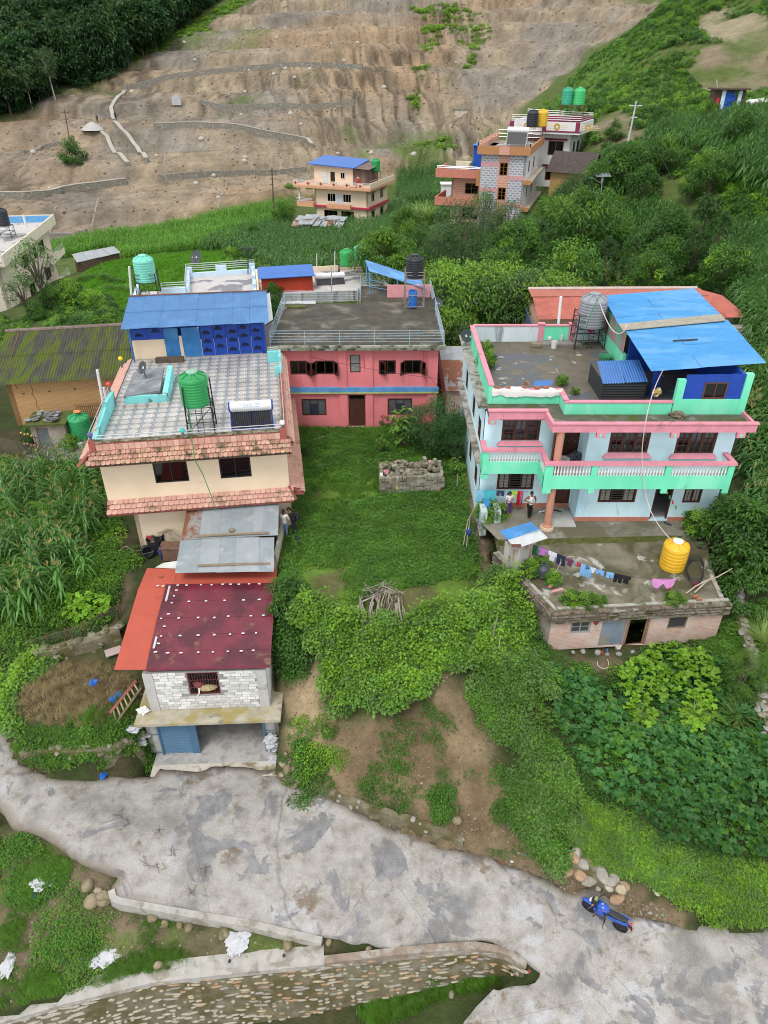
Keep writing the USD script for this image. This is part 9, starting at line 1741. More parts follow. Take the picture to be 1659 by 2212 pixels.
for k in range(9):stone(on(1235+k*26+U5(-5,5),1412+U5(-3,4)),U5(.1,.2),'pale stone in front of the outbuilding wall','stones at the outbuilding',M('pale_border_stone',0))
def crumple(r,seed,sx=1.,sy=1.,sz=.5):
 m=ICO(3,1.);v=NA(m.vertices);n=fbm(v*2.2+seed,4,seed)-.5;n2=np.abs(fbm(v*3.1+seed,3,seed+1)-.5)
 n3=np.abs(fbm(v*6.+seed,3,seed+2)-.5)
 return v*(.9+1.3*n-1.*n2-.7*n3)[:,None]*[sx*r,sy*r,sz*r],NA(m.faces)
sackm=M('white_sack',(.47,.48,.51),var=.08,sc=3,c2=(.42,.26,.31),s2=2.2,lo2=.63,hi2=.66,c3=(.3,.48,.58),s3=1.7,lo3=.64,hi3=.67);bluebag=M('blue_bag',(.02,.13,.5),r=.35,var=.15,sc=5)
def blob(name,cat,u,v,r,mt,label,sx=1.,sy=1.,sz=.5,h=0.,z=None,grp=None,rz=None):
 p=on(u,v)if z is None else atz(u,v,z);one(name,MB().m(crumple(r,R5 .randrange(500),sx,sy,sz),tr(p[0],p[1],p[2]+r*sz*.5+h)@rotz(U5(0,6)if rz is None else rz)),mt,label,cat,grp,smooth=35)
for u,v,r,lab,sx,sy in((90,1905,.42,'flat white sack under the end of the long dark pole',1.,1.25),(515,2033,.6,'largest crumpled white sack, between kerb and stone coping',1.1,.9),(226,2070,.46,'white sack lying flat in the grass at lower left',.8,1.3),(18,2084,.45,'white sack at the left edge, cut by the frame',1.3,.6)):blob('white_sack','sack',u,v,r,sackm,lab,sx,sy,.22)
for k,(u,v,zz,lab)in en(((592,1640,-5.7,'white sack on the ground right of the garage door'),(590,1614,-5.35,'lowest of the three stacked white sacks at the garage door'),(588,1607,-5.,'middle of the three stacked white sacks at the garage door'),(584,1597,-4.7,'uppermost of the three stacked white sacks at the garage door'))):p=atz(u,v,zz);one('white_sack',MB().m(crumple(.36,60+k,1.,.7,.7),tr(p[0],p[1],p[2])),sackm,lab,'sack',None,smooth=35)
for k,(u,v,zz,lab)in en(((292,1578,-3.6,'uppermost white sack of the pile left of the garage shutter'),(305,1590,-4.,'lower white sack of the pile left of the garage shutter'),(300,1597,-4.3,'bottom white sack of the pile left of the garage shutter'),(207,1588,-3.4,'white sack in the weeds below the ladder'))):p=on(u,v+12);one('white_sack',MB().m(crumple(.42,70+k,1.1,.7,.5),tr(p[0],p[1],p[2]+.55-.2*k)),sackm,lab,'sack',None,smooth=35)
p=atz(315,1535,-2.75);one('white_carrier_bag',MB().m(crumple(.26,81,1.2,.7,.8),tr(p[0]-.1,p[1],p[2])),M('white_rag',0),'white carrier bags at the left end of the garage slab','bag',smooth=35)
for u,v,lab in((203,1478,'blue plastic bag highest on the dug-over plot'),(258,1503,'blue plastic bag beside the ladder top'),(246,1514,'blue plastic bag left of the ladder'),(222,1677,'blue plastic bag at the edge of the ramp')):blob('blue_bag','bag',u,v,.22,bluebag,lab,1.,1.,.7)
blob('dark_cloth','cloth',80,1936*1.,.2,M('teal_dark',(.02,.07,.09)),'dark teal rag in the grass at lower left',1,1,.4);blob('white_bag','bag',1420,1935-10,.22,M('yellowish_bag',(.48,.5,.32),var=.1),'pale yellow plastic bag above the road near the motorbike',1,1,.6)
litc=[M('litter_white',(.55,.55,.54)),M('litter_blue',(.1,.25,.45)),M('litter_grey',(.3,.3,.3)),M('litter_red',(.4,.08,.08)),M('litter_green',(.12,.35,.22))]
for k in range(70):
 u,v=R5 .choice(((U5(1160,1270),U5(1690,1800)),(U5(1060,1300),U5(1840,1900)),(U5(1380,1510),U5(1940,1990)),(U5(1080,1160),U5(2070,2110))));p=on(u,v);one('litter_scrap',MB().m(crumple(U5(.03,.085),k,1.2,.8,.5),tr(p[0],p[1],p[2]+.05)),R5 .choice(litc),'scrap of litter lying on the dirt along the road','litter','litter along the road edge',smooth=35)
la,lb2,lc,ld=(on(u,v)+[0,0,h]for u,v,h in((296,1482,.35),(240,1550,.3),(307,1498,.35),(249,1578,.3)))
LD=Obj('ladder','wooden ladder with one red side leaning on the bank left of the garage','ladder',lb2)
LD.part('side_rail',MB().bar(la,lb2,.11),M('red_plank',(.33,.11,.09),var=.15,sc=3),w=1,label='red painted side rail');LD.part('side_rail',MB().bar(lc,ld,.09),timber,w=1)
for k in range(7):t=.08+k*.135;LD.part('rung',MB().bar(lerp(la,lb2,t),lerp(lc,ld,t),.055),M('yellow_timber',(.36,.31,.19),var=.2,sc=4),w=1)
one('cardboard',MB().m(TBOX((.75,.5,.05)),tr(*(on(246,1412)+[0,0,.15]))@rotz(.5)),M('pale_card',(.42,.33,.31),var=.1),'piece of pinkish board lying at the left edge of the red roof','board')
def pail(name,label,p,r,h,mt,rx=None,cat='bucket',water=True):
 o=Obj(name,label,cat,p,0,rx=rx);o.part('body',MB().lathe([(0,0),(r*.82,0),(r,h),(r*1.05,h),(r*1.05,h+.02),(r*.95,h+.02),(r*.78,.03),(0,.03)],22),mt,smooth=40);o.part('handle',MB().tube([(-r,0,h),(-r*.8,0,h+r*.7),(r*.8,0,h+r*.7),(r,0,h)],.01,4),M('handle_grey',0));return o
zy=lambda u,v,h=0:on(u,v)+[0,0,h]
tub=M('tub_black',(.03,.031,.035),r=.5,var=.2);pail('paint_bucket','small white paint bucket against the cream wall',zy(331,1170,.45),.16,.34,M('bucket_white',0));pail('black_tub','tall black tub full of scraps by the cream wall',zy(337,1190),.4,.8,tub);pail('black_tub','black tub lying on its side at the corner of the cream house',zy(317,1196,.3),.3,.5,tub,rx=(75,0,30));pail('dark_drum','dark drum behind the black tub',zy(348,1180),.33,.85,tub)
blob('red_cloth','cloth',331,1182,.3,M('faded_red_cloth',(.36,.06,.08),var=.2),'faded red cloth thrown over the black tub',.8,1.2,.5,.7);blob('concrete_lumps','rubble',352,1172,.3,plaster,'grey lumps piled behind the drum',1,1,.7,.3)
for k in range(20):p=zy(370,1180,1.);a=U5(0,3.14);stick(p+[-.6*math.cos(a),-.4*math.sin(a),U5(-.2,.1)],p+[.6*math.cos(a),.4*math.sin(a),U5(0,.3)],.012,wood[2],'dry twig in the bundle left of the corrugated shed','twigs beside the corrugated shed')
one('work_bench',MB().m(TBOX((1.3,.7,.08)),tr(*zy(378,1205,.8))).m(TBOX((1.1,.5,.75)),tr(*zy(378,1207,.4))),M('bench_brown',(.17,.1,.07),var=.3,sc=4),'brown bench with odds and ends at the mouth of the shed','bench');blob('navy_jacket','jacket',352,1212,.3,M('navy_cloth',0),'navy jacket hanging at the shed corner',.6,.6,1.6,.3)
one('white_tarp',quad_sheet([atz(335,1226,.15),atz(398,1229,.3),atz(392,1210,.5),atz(352,1216,.4)],wav=.05,seed=4),M('white_tarp',(.58,.58,.56),var=.05),'white sheet on the ground behind the orange roof','tarpaulin',smooth=1)
def hose(name,label,pts,r,mt,n=60):
 P_=NA(pts);t=LS_(0,len(P_)-1,n);from_=__import__('scipy.interpolate',fromlist=['CubicSpline']).CubicSpline(np.arange(len(P_)),P_)(t);one(name,MB().tube(from_,r,5),mt,label,'hose')
pinkh=M('pink_hose',(.52,.34,.27),r=.5);hose('pink_hose','thin pinkish hose winding over the grass left of the cream house',[zy(x,y,.08)for x,y in((246,1170),(262,1180),(240,1190),(258,1192),(272,1183),(290,1192),(310,1190),(330,1197))],.018,pinkh)
zf2=zf+.02
tp=MB();nx,ny=30,10;X,Y_=np.meshgrid(LS_(5.5,9.15,nx),LS_(0,1,ny),indexing='ij');wv=fbm(np.stack([X*2,Y_*3,0*X],-1),3,5)-.5
prof_y=np.interp(Y_,[0,.2,.42,1],[33.74,33.76,34.03,34.9]);prof_z=np.interp(Y_,[0,.2,.42,1],[zf+.45,zf+.83,zf+.83,zf+.25]);tv=np.stack([X,prof_y+wv*.12,prof_z+wv*.22],-1).reshape(-1,3);i=(np.arange(nx-1)[:,None]*ny+np.arange(ny-1)[None])[...,None]
one('white_tarpaulin',MB().add(tv,(i+NA([0,ny,ny+1,1])).reshape(-1,4)),M('tarp_white',(.62,.6,.57),var=.08,sc=2,c2=(.55,.28,.28),s2=1.4,lo2=.62,hi2=.66),'crumpled white tarpaulin draped over the green front parapet of the mint terrace','tarpaulin',smooth=1)
for k,u in en((1074,1098,1132,1161,1180)):p=atz(u,838-k*.5,zf+.9);one('brick',MB().m(TBOX((.24,.12,.1)),tr(p[0],33.86,zf+.9)@rotz(U5(-.2,.2))),M('loose_brick',0),('first','second','third','fourth','fifth')[k]+' brick from the left holding down the white tarpaulin','brick')
one('blue_sheet_piece',MB().corr(atz(1152,834,zf+.95),(.95,.1,0.),(.15,.45,.1),(0,0,1),.13,.02),M('mid_blue_sheet',0),'short piece of blue corrugated sheet on the white tarpaulin','metal sheet',smooth=1);blob('rusty_tin','tin',1137,832,.16,rust,'rusty tin on the white tarpaulin',1,1,.9,0,zf+.95)
pail('white_bucket','white plastic bucket standing on the wet mint terrace',atz(1196,752,zf2),.19,.42,M('bucket_white',0));pail('green_basin','wide green basin beside the green wall on the mint terrace',atz(1307,776,zf2),.36,.22,M('basin_green',(.05,.27,.13),r=.4),cat='basin')
one('wooden_crate',MB().m(TBOX((.62,.45,.2)),tr(*(atz(1158,748,zf2)+[0,0,.11]))@rotz(-.3)),timber,'grey wooden crate lid on the mint terrace','crate');one('loose_brick',MB().m(TBOX((.2,.1,.14)),tr(*(atz(1079,736,zf2)+[0,0,.07]))),M('loose_brick',0),'single brick at the back left of the mint terrace','brick')
for u,v,r,h,mt,lab in((1155,728,.12,.3,M('jar_grey',(.45,.46,.47)),'grey jar by the pink pillar on the mint terrace'),(1187,733,.13,.18,M('jar_white',(.6,.6,.6)),'white bowl on the washing step of the mint terrace'),(1213,735,.09,.35,M('jar_clear',(.5,.5,.48)),'clear bottle jar right of the washing step')):one('jar',MB().lathe([(0,0),(r,0),(r,h*.8),(r*.6,h),(0,h)],14,tuple(atz(u,v,zf2+.14))),mt,lab,'jar',smooth=40)
p=atz(1270,740,zf2);blob('pink_cloth','cloth',1276,716,.22,M('hot_pink',(.6,.05,.18)),'bright pink cloth under the grey tank',1,1,.6,0,zf+.9);blob('sack_under_tank','sack',1310,728,.25,M('tan_sack',(.35,.25,.13)),'brown sack under the grey tank stand',1,1,.7,0,zf+.5)
blob('yellow_sack','sack',1418,852,.34,M('yellow_sack',(.45,.36,.14),var=.25,sc=4,c2=(.4,.22,.15),s2=3),'yellow torn sack on the green parapet by the blue shed',1.1,.7,.7,0,zf+.7);blob('brown_stone','stone',1462,900,.36,M('brown_sack',(.17,.135,.1),var=.2,sc=4),'brown lump lying on the mossy roof ledge',1.2,.8,.6,0,zf);blob('blue_scrap','litter',1552,916,.12,bluebag,'blue scrap on the mossy roof ledge',1,1,.5,0,zf);blob('dead_moss','moss',1297,884,.35,M('dead_moss',(.12,.085,.04),var=.3),'brown clump of moss and bricks on the roof ledge',1.5,.6,.5,0,zf)
hose('pink_hose','long pale hose hanging from the blue roof down to the yellow tank',[atz(1432,800,9.),aty(1410,850,32.35),aty(1396,905,30.85),aty(1388,960,30.7),aty(1388,1010,30.6),aty(1398,1080,30.3),aty(1420,1130,29.6),aty(1450,1166,28.9),aty(1478,1182,28.55)],.022,M('pale_hose',(.56,.45,.4),r=.5));hose('pink_hose','pale hose sagging from the grey tank to the blue roof',[atz(1290,640,zf+3.3),aty(1305,680,41),aty(1325,715,39),aty(1345,718,38),aty(1352,700,38)],.03,M('pale_hose',0));hose('green_hose','green hose hanging from the grey tank lid',[atz(1293,642,zf+3.3),aty(1272,690,41.2),aty(1260,730,41.4),aty(1257,752,41.6)],.025,M('green_hose',0))
dish('satellite_dish','dark dish outside the back left corner of the mint terrace',(5.05,42.6,zf),25,.4)
for u,v,s,k,lab in((1048,770,.5,1,'green shrub growing along the left parapet of the mint terrace'),(1052,795,.55,1,'feathery shrub at the left parapet, nearest the tarpaulin'),(1215,832,.32,1,'small potted plant at the jog of the green parapet'),(1243,852,.22,1,'tiny plant behind the green parapet')):plant(c_bs[k],'terrace_plant',lab,atz(u,v,zf),s,'plant')
pail('wash_bag','white bag of odds and ends on the balcony by the door',(9.35,32.5,3.97),.28,.45,M('jar_white',0),cat='bag');one('plastic_chairs',MB().m(crumple(.45,91,1.2,.8,.9),tr(10.,32.7,4.35)),M('dark_plastic',(.06,.07,.08),r=.3),'dark plastic-wrapped things on the balcony by the door','bundle',smooth=35)
def shoe(p,rz,mt,label,s=1.):o=Obj('sandal',label,'footwear',p,rz);o.part('sole',loft([(-.13,.03,0,.025),(-.06,.04,0,.03),(.05,.045,0,.03),(.13,.025,0,.025)],10),mt,smooth=1);o.part('upper',loft([(-.01,.03,.02,.06),(.05,.04,.02,.075),(.11,.02,.02,.04)],10),mt,smooth=1)
wsh,bsh=M('shoe_white',(.5,.5,.53)),M('shoe_dark',(.03,.03,.035))
for u,v,rz,mt,lab in((1168,1106,200,wsh,'left white shoe on the patio beside the column'),(1175,1104,240,wsh,'right white shoe on the patio beside the column'),(1200,1103,190,bsh,'left black sandal on the entrance step'),(1208,1105,160,bsh,'right black sandal on the entrance step'),(1438,1130,120,bsh,'left dark slipper on the plinth below the open door'),(1446,1133,140,bsh,'right dark slipper on the plinth below the open door')):shoe(atz(u,v,1.),rz,mt,lab)
blob('cream_bag','bag',1482+20,1131,.26,M('cream_bag',(.5,.44,.33)),'cream bag on the patio near the round tree',1.3,.7,.6,0,.97);blob('green_sheet','plastic sheet',1522,1112,.5,M('green_plastic',(.04,.38,.16),r=.4),'green plastic sheet at the right corner of the mint house',.7,.5,1.2,.2,.95)
mb_=Obj('electric_meter','small electric meter box under the balcony of the mint house','meter box',(10.55,31.83,3.2));mb_.part('box',MB().box(-.12,.12,0,.1,0,.28),M('meter_grey',(.32,.3,.25)));mb_.part('dial',MB().box(-.07,.07,-.01,0,.12,.24),glass)
for k,c in en(((.25,.03,.12),(.55,.4,.1),(.06,.28,.1),(.55,.05,.04),(.08,.3,.08))):
 a=aty(1432+k*6.5,1047+k*11,31.6);one('cloth_flag',MB().add([a,a+[.1,0,-.05],a+[.16,0,-.28],a+[.05,0,-.24]],[[0,1,2,3]]),M(f'flag_{k}',c),('maroon','ochre','dark green','red','lowest green')[k]+' cloth on the string beside the right ground-floor window','flag')
for k,(u,v,s,lab)in en(((1150,1243,.45,'leafy plants in front of the tin hut'),(1195,1262,.4,'leafy plant on the terrace corner, left of the pink frame'),(1225,1304,.42,'bush in a pot at the left end of the front parapet'),(1262,1306,.42,'bush in the middle of the potted row on the front parapet'),(1292,1306,.32,'right bush of the potted row on the front parapet'),(1450,1303,.38,'yellow-green potted plant on the front parapet, right part'),(1470,1305,.25,'small potted plant at the right of the yellow-green one'),(1133,1220,.3,'red-flowered plant outside the terrace corner'),(1170,1225,.35,'plant between the hut and the water can'))):plant(c_bs[1],'terrace_plant',lab,atz(u,v,hz(0,atz(u,v,.3)[1])),s,'plant')
q=atz(1172,1245,.35);o=Obj('water_can','dark plastic can standing in the plants on the terrace','can',q);o.part('body',MB().lathe([(0,0),(.25,0),(.27,.1),(.27,.5),(.16,.62),(.12,.7),(.15,.72),(.15,.78),(.1,.78),(.1,.6),(0,.6)],18),M('can_grey',(.06,.07,.085),r=.4),smooth=40);o.part('spout',MB().tube([(.2,0,.5),(.3,0,.6)],.04,6),M('can_grey',0))
hose('pale_hose','pale coiled hose beside the dark can on the terrace',[atz(u,v,.45)for u,v in((1176,1222),(1186,1240),(1198,1246),(1196,1252),(1184,1250),(1187,1240),(1200,1236),(1212,1215),(1232,1202),(1240,1208))],.022,M('pale_hose',0))
hose('black_hose','black coiled hose right of the yellow tank on the terrace',[atz(1502+18*math.cos(t),1238+26*math.sin(t)-t*.6,.45+.02*t)for t in LS_(0,25,44)],.02,M('cable_black',0),160)
fr_p=MB().bar(atz(1195,1277,.6),atz(1214,1272,.65),.09).bar(atz(1214,1272,.65),atz(1236,1284,.6),.09).bar(atz(1195,1277,.6),atz(1202,1283,.3),.09);one('broken_chair',fr_p,M('pink_frame',(.52,.25,.24)),'broken pink chair frame lying among the plants on the terrace','chair');blob('pink_bottle','bottle',1190,1268,.12,M('bottle_pink',(.5,.15,.25)),'pink bottle lying on the terrace',1.8,.7,.7,0,.4)
for u,v,lab in((1446,1272,'single brick below the pink cloth on the terrace'),(1502,1290,'upper of the two bricks in the terrace corner'),(1510,1296,'lower of the two bricks in the terrace corner')):p=atz(u,v,.35);one('brick',MB().m(TBOX((.24,.12,.1)),tr(*(p+[0,0,.05]))@rotz(.1)),M('loose_brick',0),lab,'brick')
blob('magenta_cloth','cloth',1505-2,1243+20,.18,M('magenta',(.35,.03,.12)),'magenta cloth on the terrace floor',1.2,.9,.3,0,.35);pail('small_bucket','small blue-grey bucket behind the yellow tank',atz(1464,1170,.55),.16,.26,M('bucket_bluegrey',(.22,.32,.38)))
hose('pale_hose','white hose loop in the dirt before the outbuilding',[zy(u,v,.1)for u,v in((1290,1432),(1296,1445),(1310,1446),(1314,1436),(1310,1428))],.02,M('pale_hose',0));
for u,v,lab,c in((1288,1340,'dark red cloth hanging on the outbuilding wall',(.16,.02,.03)),(1201,1337,'small red bag on the outbuilding wall',(.3,.04,.05))):p=aty(u,v+6,25.2);one('hanging_bag',MB().m(crumple(.12,int(u),1.1,.4,1.),tr(*p)),M('bagred_'+str(u),c),lab,'bag',smooth=35)
for u,v,c,lab in((1300,1413,(.35,.03,.04),'red shoe at the outbuilding wall'),(1311,1409,(.08,.12,.3),'blue shoe at the outbuilding wall'),(1335,1411,(.04,.05,.06),'black boot at the outbuilding wall')):shoe(zy(u,v,.1),80,M('shoe_'+str(u),c),lab)
clod=[(MB().m(rock(1.,300+k,.7,1)),M(f'clod_{k}',c,var=.25,sc=9))for k,c in en([(.17,.125,.075),(.12,.088,.055),(.24,.2,.145),(.2,.165,.12)])]
for nm,lab,poly,n,a,b in(('earth_clods','clods and pebbles on the bare bank below the lawn',BARE,2600,.012,.06),('earth_clods','clods and rubble along the dirt strip above the road',lp((640,1705),(760,1745),(1000,1830),(1190,1885),(1300,1890),(1480,1990),(1400,1995),(1240,1935),(1000,1850),(760,1765)),1500,.015,.07),('earth_clods','rubble in the earth below the ramp kerb',LOWG,1500,.012,.06),('slope_rubble','loose stones and clods over the bare slope',LANDSLIDE,9000,.06,.38)):
 P_=fill(poly,n,0,[]if 'slope'in nm else[RAMP.buffer(-.25)]);scatter(nm,lab,'rubble',clod,P_,a+(b-a)*Uv(0,1,len(P_))**3,tilt=.6)
# == WASHING LINES
def rope_pts(pts,n=60):P_=NA(pts);t=LS_(0,len(P_)-1,n);return NA([[np.interp(q,np.arange(len(P_)),P_[:,k])for k in range(3)]for q in t])
RP_=[aty(1150,1176,28.9),aty(1196,1192,28.),aty(1240,1211,27.4),aty(1300,1232,26.8),aty(1364,1246,26.4),aty(1436,1251,26.4),aty(1560,1248,26.6)]
one('washing_line',MB().tube(rope_pts(RP_),.008,4),M('cable_black',0),'washing line stretched across the outbuilding terrace','washing line')
def garment(a,b,drop,col,label,shape='sheet',cat='garment',folds=5,seed=0):
 0
 a,b=AA(a,float),AA(b,float);d=b-a;n=NA([d[1],-d[0],0]);n/=np.linalg.norm(n)+1e-9
 nx,nz=16,9;s_,t=np.meshgrid(LS_(0,1,nx+1),LS_(0,1,nz+1),indexing='ij');R=np.random.default_rng(seed)
 wv=.035*np.sin(s_*folds*6.28+R.uniform(0,6))*t+(fbm(np.stack([s_*3,t*2,0*s_+seed],-1),3,seed)-.5)*.1*t
 keepm=np.ones((nx,nz),bool);sc_,tc_=(s_[:-1,:-1]+s_[1:,1:])/2,(t[:-1,:-1]+t[1:,1:])/2
 if shape=='shirt':keepm=~((tc_>.42)&((sc_<.2)|(sc_>.8)))
 if shape=='shorts':keepm=~((tc_>.5)&(np.abs(sc_-.5)<.07))
 if shape=='trousers':keepm=~((tc_>.28)&(np.abs(sc_-.5)<.09))
 if shape=='swag':t=t*(.45+.55*np.abs(np.sin(s_*math.pi*2)))
 P_=a+s_[...,None]*d+wv[...,None]*n-t[...,None]*NA([0,0,drop])
 i=(np.arange(nx)[:,None]*(nz+1)+np.arange(nz)[None])[keepm][:,None];q=i+NA([0,nz+1,nz+2,1]);v=P_.reshape(-1,3);used,inv=np.unique(q,return_inverse=True)
 one('hung_'+{'sheet':'cloth','swag':'cloth'}.get(shape,shape),MB().add(v[used],inv.reshape(q.shape)).add(v[used]+n*.008,inv.reshape(q.shape)[:,::-1]),M('cloth_'+'_'.join(str(int(c*999))for c in col),col,r=.9,var=.12,sc=4),label,cat,smooth=1)
def on_line(u):
 us=[1150,1196,1240,1300,1364,1436,1560];k=np.interp(u,us,np.arange(7));i=int(min(k,5));f_=k-i;return RP_[i]*(1-f_)+RP_[i+1]*f_
for k,(u0,u1,dr,col,shp,lab)in en(((1144,1153,.62,(.02,.02,.025),'sheet','black garment hanging beside the tin hut'),(1154,1163,.55,(.02,.13,.05),'sheet','dark green garment at the left end of the terrace line'),(1165,1184,.42,(.42,.16,.5),'shirt','purple top on the terrace line'),(1186,1204,.55,(.58,.58,.68),'shirt','white top on the terrace line beside the purple one'),(1204,1223,.6,(.018,.022,.06),'trousers','navy trousers on the terrace line'),(1224,1240,.42,(.12,.04,.09),'shirt','dark checked shirt on the terrace line'),(1238,1247,.3,(.25,.26,.3),'sheet','grey cloth over the checked shirt'),(1247,1256,.26,(.45,.04,.06),'sheet','small red cloth on the terrace line'),(1256,1281,.68,(.18,.38,.66),'sheet','light blue towel on the terrace line'),(1266,1275,.2,(.02,.03,.07),'sheet','dark socks over the light blue towel'),(1275,1288,.3,(.55,.57,.62),'shirt','small white top right of the towel'),(1289,1306,.3,(.16,.36,.66),'shorts','left pair of light blue shorts on the terrace line'),(1311,1327,.32,(.18,.4,.7),'shorts','right pair of light blue shorts on the terrace line'),(1328,1346,.5,(.012,.012,.018),'shorts','black shorts on the terrace line'),(1346,1364,.46,(.015,.014,.02),'shirt','black top with yellow edge at the right of the shorts'),(1410,1460,.58,(.58,.24,.52),'swag','pink cloth knotted over the right part of the terrace line'))):garment(on_line(u0),on_line(u1),dr,col,lab,shp,seed=k)
b0,b1=aty(1030,1058,32.75),aty(1141,1061,32.75);one('washing_line',MB().tube([b0,(b0+b1)/2-[0,0,.04],b1],.008,4),M('cable_black',0),'washing line under the balcony of the mint house','washing line')
bl_=lambda u:lerp(b0,b1,(u-1030)/111.)
for k,(u0,u1,dr,col,shp,lab)in en(((1030,1044,.8,(.2,.48,.66),'sheet','pale blue cloth at the left end of the balcony line'),(1046,1071,.85,(.07,.42,.5),'sheet','teal towel on the balcony line'),(1073,1090,.34,(.03,.05,.1),'shorts','dark jeans shorts on the balcony line'),(1096,1104,.75,(.12,.48,.6),'sheet','turquoise cloth beside the girl'),(1104,1118,.45,(.38,.58,.08),'shirt','lime green shirt on the balcony line'),(1118,1124,.95,(.45,.015,.03),'sheet','red scarf on the balcony line'),(1124,1131,.8,(.45,.09,.16),'trousers','rose leggings on the balcony line'))):garment(bl_(u0),bl_(u1),dr,col,lab,shp,seed=40+k)
blob('blue_bag','bag',1052,1098,.34,M('bag_blue_light',(.05,.25,.62),r=.4),'blue bag resting on the low patio wall',1,.7,1.,0,1.4)
for u,lab in((1044,'left stained stub wall at the end of the patio'),(1073,'right stained stub wall at the end of the patio')):p=atz(u,1128,.95);one('stub_wall',MB().m(TBOX((.34,.9,1.5)),tr(p[0],p[1]+.35,p[2]-.05)),M('pale_stub',(.46,.55,.55),var=.12,c2=(.16,.19,.15),s2=1.5),lab,'wall')
plant(c_bs[1],'climbing_plant','leafy climber between the two stub walls of the patio',atz(1058,1135,.4),.8,'plant')
for k in range(2):p=aty(1083+k*13,1017,33.2);shoe(p+[0,0,.06],0,M('shoe_violet',(.3,.12,.25)),('left','right')[k]+' violet shoe on the window ledge of the mint house')
# == PEOPLE
import manifold3d as m3
def ball(p,r):return m3 .Manifold.sphere(r,16).translate([float(x)for x in p])
def limb(*pr):return[m3 .Manifold.batch_hull([ball(*pr[i]),ball(*pr[i+1])])for i in range(len(pr)-1)]
def skin_of(parts,ln=.03,it=8):
 m=parts[0]
 for q in parts[1:]:m=m+q
 m=m.refine_to_length(ln);a=m.to_mesh();t=trimesh.Trimesh(a.vert_properties[:,:3],a.tri_verts,process=True);trimesh.smoothing.filter_taubin(t,iterations=it);return NA(t.vertices),NA(t.faces)
def hand(w_,d,side,r=.0085,curl=.5,s=1.):
 0
 d=unit(AA(d,float));up=NA([0,0,1.])if abs(d[2])<.8 else NA([0,-1.,0]);x=unit(np.cross(d,up))*side;n=unit(np.cross(x,d));w_=AA(w_,float)
 k=w_+d*.075*s;out=[m3 .Manifold.batch_hull([ball(w_,.022*s),ball(k+x*.03*s,.014*s),ball(k-x*.03*s,.014*s)])]
 for j,(off,L)in en(((-.03,.066),(-.01,.078),(.011,.072),(.031,.056))):
  a=k+x*off*s;b=a+(d*(1-.3*curl)-n*.5*curl)*L*.55*s;c=b+(d*(1-.9*curl)-n*.8*curl)*L*.5*s;out+=limb((a,r*1.1*s),(b,r*s),(c,r*.8*s))
 a=w_+d*.025*s-x*.025*s;b=a-x*.03*s+d*.03*s;c=b+d*.03*s-n*.01;return out+limb((a,.013*s),(b,.0105*s),(c,.009*s))
